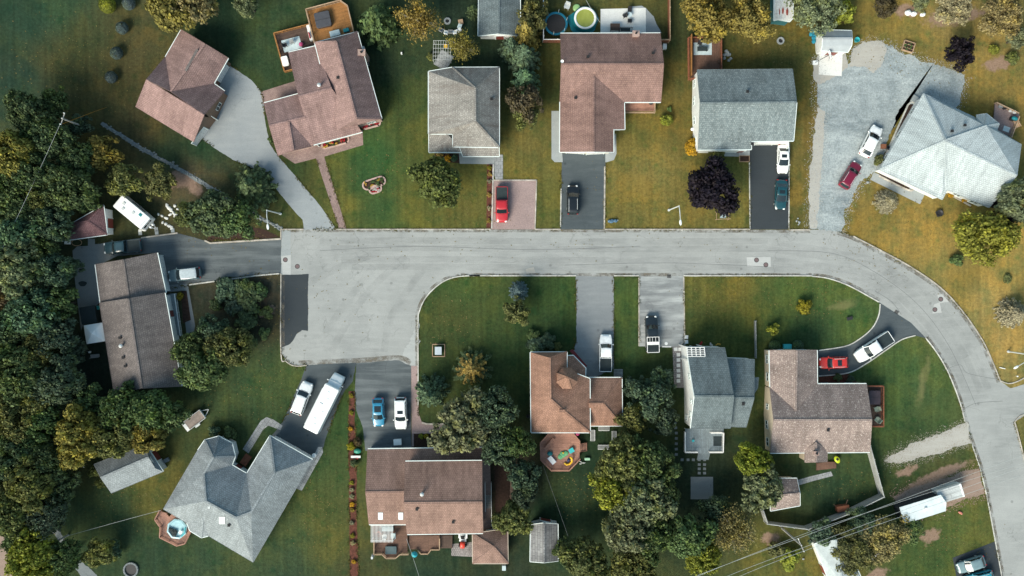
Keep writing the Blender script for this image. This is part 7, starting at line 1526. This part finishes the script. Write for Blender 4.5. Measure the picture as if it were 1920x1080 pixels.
simple('garden_swing', 'white bench with red cushion in the mulch near the garage corner', 'bench', 668, 855.5, 0, [('seat', WD_white, lambda m: m.box((0, 0, .45), (1.5, .35, .08))), ('cushion', M_red, lambda m: m.box((.1, -.25, .4), (.5, .25, .12))), ('leg', WD_white, lambda m: [m.box((x, 0, .2), (.1, .3, .42)) for x in (-.6, .6)])])
one('water_tank', 'green garden hose reel tub by the garage corner', 'tub', 671, 845, 0, pm('bottle_green_plastic', (.04, .25, .18), .4), lambda m: m.ell((0, 0, .3), (.6, .42, .3), 14, 6), smooth=True)
one('utility_meter', 'grey meter post at the corner of the hot tub deck', 'post', 701, 1039, 0, M_galv, lambda m: (m.box((0, 0, 1.0), (.3, .4, 2.0)), m.box((.0, .3, 1.6), (.12, .3, .4))), bevel=.03); one('rain_barrel', 'pale blue box at the lower corner of the garden house', 'box', 945, 1063, 0, M_matW, lambda m: obox(m, .6, .8, 0, .7, .08))
one('garage_planter', 'white pot by the drive corner of the grey many-hipped house', 'pot', 590, 853, 0, M_gel, lambda m: m.lathe((0, 0, 0), [(.2, 0), (.34, .4), (.26, .4), (.2, .3), (0, .3)], 14))
# many-hipped house deck
deck('octagonal_deck', 'rosy angular deck with a half covered pale pool at the lower left house', 'deck', [(300,958),(311,962),(317,969),(322,964),(350,982),(357,996),(345,1019),(331,1023),(301,1008),(300,990),(290,974)], .8, WD_pink, [[(290,975),(300,989),(299,1008),(331,1024),(346,1020),(358,996)], [(290,974),(299,957)]], WD_pink, .7, uvang=R(-30))
simple('plunge_pool', 'pale blue pool with a dark cover slipping off, in the rosy angular deck', 'pool', 333, 991, .8, [('shell', pm('pale_blue_shell', (.35, .55, .6), .3, .15, 2), lambda m: m.lathe((0, 0, 0), [(1.6, 0), (1.6, .35), (1.35, .4), (1.2, .12), (0, .08)], 8)), ('cover', M_cover, lambda m: [m.ell((random.uniform(-.9, .3), random.uniform(-1.0, -.2), .3), (.4, .3, .14), 9, 5, .2) for _ in range(8)]), ('wet_shell', M_turq, lambda m: m.tube([(1.0, .9, .42), (1.35, .2, .42), (1.2, -.6, .42)], .1, 6)), ('lid', M_gel, lambda m: m.box((.75, -.1, .45), (.5, .5, .06)))], R(-30))
# shed details
one('grey_bench', 'grey block step by the front of the blue-grey shed', 'step', 313, 862.5, 0, M_dconc, lambda m: m.box((0, 0, .2), (.9, .6, .4)), R(25)); one('clothes_post', 'thin white post with a hook left of the blue-grey shed', 'post', 152, 868, .6, M_gel, lambda m: m.tube([(.15, -.8, -.6), (0, 0, .6), (-.25, 1.1, 1.2)], .045, 6))
# taupe house left: gazebo, cover, bench
simple('gazebo', 'square white gazebo roof at the back of the taupe house', 'gazebo', 177, 625, 2.4, [('canopy', M_gel, lambda m: (m.add([(-1.45, -1.45, 0), (1.45, -1.45, 0), (1.45, 1.45, 0), (-1.45, 1.45, 0), (-.5, -.5, .5), (.5, -.5, .5), (.5, .5, .5), (-.5, .5, .5)], [(0, 1, 5, 4), (1, 2, 6, 5), (2, 3, 7, 6), (3, 0, 4, 7), (4, 5, 6, 7)]))), ('vent_cap', M_gel, lambda m: m.add([(-.5, -.5, .62), (.5, -.5, .62), (.5, .5, .62), (-.5, .5, .62), (0, 0, .85)], [(0, 1, 4), (1, 2, 4), (2, 3, 4), (3, 0, 4)]))] + [('post', M_galv, (lambda x, y: lambda m: m.bar((x, y, -2.4), (x, y, .05), .08, .08))(x, y)) for x in (-1.38, 1.38) for y in (-1.38, 1.38)], R(9))
one('dark_storage_shed', 'low dark flat-lidded store above the white gazebo', 'store', 174, 590, 0, M_cover, lambda m: (obox(m, 2.3, 2.6, 0, 1.5, .1), m.box((0, 0, 1.53), (2.4, 2.7, .06))), R(9)); one('teal_bin', 'small teal bin at the corner of the low dark store', 'bin', 184.5, 577, 0, M_turq, lambda m: obox(m, .4, .6, 0, .8, .06), R(9))
one('garden_bench', 'grey bench below the white gazebo', 'bench', 180, 667, 0, M_wicker, lambda m: (m.box((0, 0, .42), (1.3, .5, .08)), m.box((0, -.25, .65), (1.3, .08, .4)), [m.box((x, 0, .2), (.08, .45, .4)) for x in (-.55, .55)]), R(6)); one('watering_can', 'white can left of the grey bench', 'can', 169, 660, 0, M_gel, lambda m: (m.cyl((0, 0, 0), .17, .4, 12, .14), m.tube([(.1, 0, .1), (.35, .1, .4)], .04, 6)))
one('clothesline', 'pale T-shaped clothes post below the taupe house corner', 'post', 166, 748, 1.6, M_galv, lambda m: (m.tube([(0, 0, -1.6), (0, 0, .1)], .05, 6), m.bar((-.5, 0, .1), (.5, .12, .1), .07, .07)))
deck('front_porch', 'grey front porch with rails along the right wall of the taupe house', 'porch', [(308,552),(326,550),(337,628),(324,631)], .5, WD_blue, [[(327,551),(338,630)]], M_galv, .9, uvang=R(80))
one('porch_light_step', 'small pale step at the lower end of the taupe porch', 'step', 330, 638, 0, M_conc, lambda m: m.box((0, 0, .15), (.9, .9, .3)), R(8))
one('vent_box', 'small white window unit under the maroon shed eave', 'box', 128, 455, .8, M_gel, lambda m: m.box((0, 0, .25), (.8, .5, .5)), bevel=.03); one('wreath_rack', 'pale hoop rack between shed and concrete slab', 'rack', 145, 455, .1, WD_tan, lambda m: m.tube([(.8 * math.cos(t), .5 * math.sin(t), .2) for t in [k * math.pi / 8 for k in range(17)]], .05, 5)); one('dark_puddle_mat', 'dark mat on the concrete slab of the taupe house', 'mat', 155, 532, .025, M_cover, lambda m: m.prism([(.65 * math.cos(a) * (1 + .15 * math.sin(3 * a)), .42 * math.sin(a), 0) for a in [k * .449 for k in range(14)]], 0, .02))
rg = random.Random(5)
for (x, y) in [(313,385),(317,390),(321,394),(325,399),(328,386),(333,392),(329,404),(319,402),(297,402),(304,405),(312,409),(263,432),(278,422),(270,431),(305,417),(311,420),(317,424),(322,427)]:
    one('garden_stone', 'white rough stone of the rock garden by the camper', 'stone', x, y, .05, M_white_conc, lambda m: m.ell((0, 0, 0), (rg.uniform(.2, .4), rg.uniform(.18, .3), .16), 8, 5, .2), rg.uniform(0, 3), 'rock garden stones')
for (x, y, lb) in [(263,437,'pale slab of the path below the camper, leftmost'), (293,430,'pale slab of the path right of the camper, middle upper'), (294,436,'pale slab of the path right of the camper, middle lower'), (324,432,'pale slab at the corner of the wide black drive')]:
    one('paving_slab', lb, 'paving stone', x, y, .015, M_conc, lambda m: m.box((0, 0, .03), (.55, .65, .07)), R(5), bevel=.015)

# street lamps, poles, wires
def lamp(base, top, head, label):
    Hh = 8.0; b = W(*base); t = W(*top, Hh); h = W(*head, Hh); t = Vector((b.x + (t.x - b.x) * .25, b.y + (t.y - b.y) * .25, Hh))
    o = thing('street_lamp', label, 'street lamp', b); m = MB(); m.tube([b, b + Vector((0, 0, .25)), b + Vector((0, 0, .25)), Vector((t.x, t.y, Hh))], [.2, .2, .11, .08], 10); m.build('pole', M_galv, o)
    d = (h - t); m = MB(); m.tube([t - Vector((0, 0, .1)), t + d * .25 + Vector((0, 0, .22)), t + d * .8 + Vector((0, 0, .3))], [.07, .06, .05], 8); m.build('arm', M_galv, o)
    m = MB(); c = t + d * .92 + Vector((0, 0, .3)); u = d.normalized(); m.ell((0, 0, 0), (.45, .19, .12), 12, 6); a = math.atan2(u.y, u.x); M_ = Matrix.Translation(c) @ Matrix.Rotation(a, 4, 'Z'); m.v = [M_ @ v for v in m.v]; hd = m.build('lamp_head', M_gel, o, smooth=True)
lamp((1254,394), (1278,389), (1275.5,420), 'grey street lamp on the golden lawn left of the purple tree')
lamp((526,401), (501,399.5), (503.5,428), 'grey street lamp at the corner of the wide black drive')
lamp((1890,659), (1926,668), (1900,690), 'street lamp on the right golden lawn, leaning out of the frame')
M_pole = pm('weathered_pole_wood', (.36, .35, .33), .9, .2, 2); M_wire = pm('bare_wire', (.42, .44, .43), .5, .1, 1); M_dwire = pm('dark_wire', (.12, .13, .13), .5, .1, 1)
def upole(base, label, arm=(1.2, 0), hgt=9.5, arms=1):
    b = W(*base); o = thing('utility_pole', label, 'utility pole', b); t = b + Vector((0, 0, hgt)); m = MB(); m.tube([b, t], [.17, .11], 10); m.build('pole', M_pole, o)
    a = Vector((arm[0], arm[1], 0)); m = MB(); m.bar(t - a - Vector((0, 0, .3)), t + a - Vector((0, 0, .3)), .1, .12); m.build('crossarm', M_pole, o)
    for k in (-.9, 0, .9):
        m = MB(); c = t + a * k - Vector((0, 0, .22)); m.lathe(c, [(.05, 0), (.08, .1), (.04, .16), (.07, .2), (0, .26)], 10); m.build('insulator', M_gel, o)
    return o
upole((172,243), 'tall wooden pole leaning over the upper end of the left wood', (.3, .9), 9.3); upole((1466,990), 'pale utility pole carrying the power lines at the bottom right', (-.45, 1.0), 9.5); upole((128,1003), 'short wooden pole with crossarm in the lower left trees', (.9, .6), 4)
upole((1625,1030), 'wooden pole half hidden by the brown olive tree at the bottom right', (.6, .3), 3.5)
def wire(label, pts, mt=M_wire, r=.022, sag=.25, group=None):
    P = [W(x, y, z) for x, y, z in pts]; Q = []
    for a, b in zip(P, P[1:]):
        for k in range(12): t = k / 12; Q.append(a.lerp(b, t) - Vector((0, 0, 4 * sag * t * (1 - t))))
    Q.append(P[-1]); m = MB(); m.tube(Q, r, 5); o = m.build('power_line', mt); tag(o, label, 'overhead wire', group)
wire('overhead wire from the upper left pole down to the left edge', [(113,232,9.2), (-20,515,9)], M_wire, .022)
wire('short orange guyed wire from the upper left pole to the lawn', [(118,232,9.2), (175,210,4), (200,201,.3)], pm('orange_guard', (.45, .2, .02), .5), .025, 0)
wire('thin wire across the lower left lawn to the rosy angular deck', [(126,1005,3.9), (301,957,3.5)], M_wire, .022)
wire('thin wire from the octagonal toy deck down to the trees by the metal shed', [(1018,872,3), (1065,1005,6)], M_dwire, .022); wire('thin wire from the chocolate house corner to the bottom edge', [(762,1010,4.5), (790,1095,6)], M_wire, .022)
wire('topmost power line from the right edge past the mobile home', [(1940,846,9.2), (1498,1009,9.4), (1280,1090,9.2)], M_wire, .024); wire('second power line, just below the topmost', [(1940,862,9.0), (1537,990,9.1), (1290,1088,9)], M_wire, .022)
wire('third power line over the pale roof', [(1940,868,9.2), (1500,1029,9.3), (1340,1090,9)], M_wire, .024); wire('lowest power line over the pale roof', [(1940,883,9.2), (1502,1035,9.3), (1360,1092,9)], M_wire, .024)
wire('faint wire above the trampoline', [(1096,-5,5), (1125,42,4)], M_wire, .02)

# street bits
for x, y, lb in ((535,487,'manhole cover on the concrete strip by the dark patch'), (557.5,499.5,'reddish manhole cover right of the concrete strip'), (1418.5,487.5,'manhole cover in the street, left of the pair'), (1436,496.5,'manhole cover in the street, right of the pair'), (1764,561,'reddish manhole cover on the bend, upper'), (1753,580.5,'grey manhole cover on the bend, lower')):
    simple('manhole_cover', lb, 'manhole cover', x, y, .0145, [('cover', pm('rusty_iron', (.17, .12, .12), .6, .25, 6), lambda m: m.cyl((0, 0, -.01), .3, .016, 24)), ('ring', M_iron, lambda m: m.lathe((0, 0, 0), [(.3, 0), (.3, .008), (.37, .008), (.38, 0)], 24))])
for x, y in ((1681,585),(1254.5,518)):
    one('storm_drain', 'dark storm drain grate at the kerb by %s' % ('the curved driveway' if x > 1500 else 'the blotchy drive'), 'drain', x, y, .016, M_iron, lambda m: [m.box((k * .09 - .27, 0, .01), (.05, .45, .03)) for k in range(7)] + [m.box((0, e, .01), (.66, .05, .03)) for e in (-.22, .22)], R(-35) if x > 1500 else 0)
simple('transformer_box', 'grey transformer cabinet inside a square wooden frame on the dark inner lawn', 'transformer', 822.5, 657, 0, [('cabinet', pm('cabinet_grey', (.4, .46, .5), .5, .1, 2), lambda m: m.box((0, 0, .45), (.95, 1.15, .9))), ('lid', pm('cabinet_grey', (.4, .46, .5)), lambda m: m.add([(-.52, -.62, .9), (.52, -.62, .9), (.52, .62, .98), (-.52, .62, .98)], [(0, 1, 2, 3)])), ('border', WD_tan, lambda m: [m.bar((-.95, y, .08), (.95, y, .08), .12, .16) for y in (-.95, .95)] + [m.bar((x, -.95, .08), (x, .95, .08), .12, .16) for x in (-.95, .95)])])
simple('garden_swing', 'little swing frame with a pale seat at the foot of the purple tree', 'swing', 1353, 405, 0, [('frame', WD_tan, lambda m: [m.bar((-1.0, -.6, .9), (1.2, -.5, .95), .08, .08), m.bar((-1, .6, .9), (-1, -.6, .9), .06, .06), m.bar((.9, .6, .9), (.9, -.6, .9), .06, .06)] + [m.bar((x, y, 0), (x, y, .9), .07, .07) for x in (-1, .9) for y in (-.6, .6)]), ('seat', M_matW, lambda m: m.box((.1, .1, .5), (.9, .9, .06)))])
one('blue_bag', 'blue bag of rubbish near the kerb right of the asphalt drive', 'bag', 1147, 414, .1, pm('blue_sack', (.08, .16, .24), .6, .3, 4), lambda m: [m.ell((random.gauss(0, .2), random.gauss(0, .15), .1), (.35, .28, .2), 9, 5, .15) for _ in range(4)])
one('garden_stone', 'tiny white stone right of the blue bag', 'stone', 1158, 413, .05, M_gel, lambda m: m.ell((0, 0, 0), (.12, .12, .1), 7, 4)); one('litter_scrap', 'white scrap in the gutter below the street lamp', 'litter', 1278.5, 432, .02, M_gel, lambda m: m.box((0, 0, .01), (.3, .15, .03)))
one('fallen_post', 'white post lying on the lawn below the right street lamp', 'post', 1879, 690, .05, M_gel, lambda m: m.tube([(-.45, .1, .05), (.45, -.1, .05)], .06, 8)); one('toy_car', 'small red and white toy on the lawn below the cargo trailer', 'toy', 1800, 961, 0, pm('coral_plastic', (.55, .2, .15), .5), lambda m: (m.ell((0, 0, .15), (.4, .2, .15), 10, 5), m.ell((.2, -.1, .22), (.15, .12, .12), 8, 4)), R(-25))
one('lawn_light', 'white bulb light on the lawn corner below the right street lamp', 'light', 1905, 705, .0, M_gel, lambda m: (m.tube([(0, 0, 0), (0, 0, .4)], .04, 6), m.ell((0, 0, .45), (.12, .12, .12), 8, 5)))
one('side_sign', 'slim pale bird-feeder post left of the bottom olive tree', 'post', 1635, 1046, .5, M_gel, lambda m: m.bar((-.3, .6, .3), (.2, -.6, .3), .14, .1)); one('garden_stone', 'grey boulder on the lawn under the power lines', 'stone', 1506, 1048, .1, M_conc, lambda m: m.ell((0, 0, 0), (.2, .18, .15), 8, 5, .15))
one('white_post', 'small white marker on the dark lawn right of the rosy house', 'marker', 753.5, 101, .0, M_gel, lambda m: m.box((0, 0, .3), (.2, .3, .6)), bevel=.02); one('pallet', 'brown crate heap at the bottom right of the right wood lawn', 'crate', 1468, 888, 0, WD_red, lambda m: obox(m, .9, .7, 0, .5, .05)) if 0 else None
simple('wheelbarrow', 'dark kneeling bench on the lawn near the yellow bush', 'bench', 1592, 597, 0, [('tray', M_iron, lambda m: m.box((0, 0, .3), (.9, .5, .1))), ('leg', M_iron, lambda m: [m.bar((x, y, 0), (x, y, .28), .06, .06) for x in (-.35, .35) for y in (-.2, .2)])], R(15))
# ---------------------------------------------------------------- light and camera
AZ = R(215); EL = R(39)      # the sun stands in the south-south-west, veiled
sd = Vector((math.sin(AZ) * math.cos(EL), math.cos(AZ) * math.cos(EL), math.sin(EL)))
sun = bpy.data.lights.new('sun', 'SUN'); sun.energy = 3.6; sun.angle = R(30); sun.color = (1, .92, .80)
so = bpy.data.objects.new('sun', sun); col.objects.link(so); so.rotation_euler = sd.to_track_quat('Z', 'Y').to_euler(); so.location = sd * 200
w = bpy.data.worlds.new('World'); scene.world = w; w.use_nodes = True; nt = w.node_tree
sky = nt.nodes.new('ShaderNodeTexSky'); sky.sky_type = 'NISHITA'; sky.sun_disc = False; sky.sun_elevation = EL; sky.sun_rotation = AZ
sky.air_density = 1.2; sky.dust_density = 2.0; sky.ozone_density = 1.5
nt.links.new(mixc(nt, 1.0, sky.outputs[0], (.95, 1.06, .93), 'MULTIPLY'), nt.nodes['Background'].inputs['Color']); nt.nodes['Background'].inputs['Strength'].default_value = .15
cam = bpy.data.cameras.new('camera'); co = bpy.data.objects.new('camera', cam); col.objects.link(co)
co.location = (0, 0, CAM_H); co.rotation_euler = (0, 0, 0); cam.sensor_width = 36; cam.lens = 36 * CAM_H * PPM / 1920; cam.clip_end = 6000; cam.clip_start = 1
scene.camera = co
v = scene.view_settings; v.view_transform = 'Standard'; v.look = 'None'; v.exposure = 0.44; v.gamma = 1; v.use_curve_mapping = False
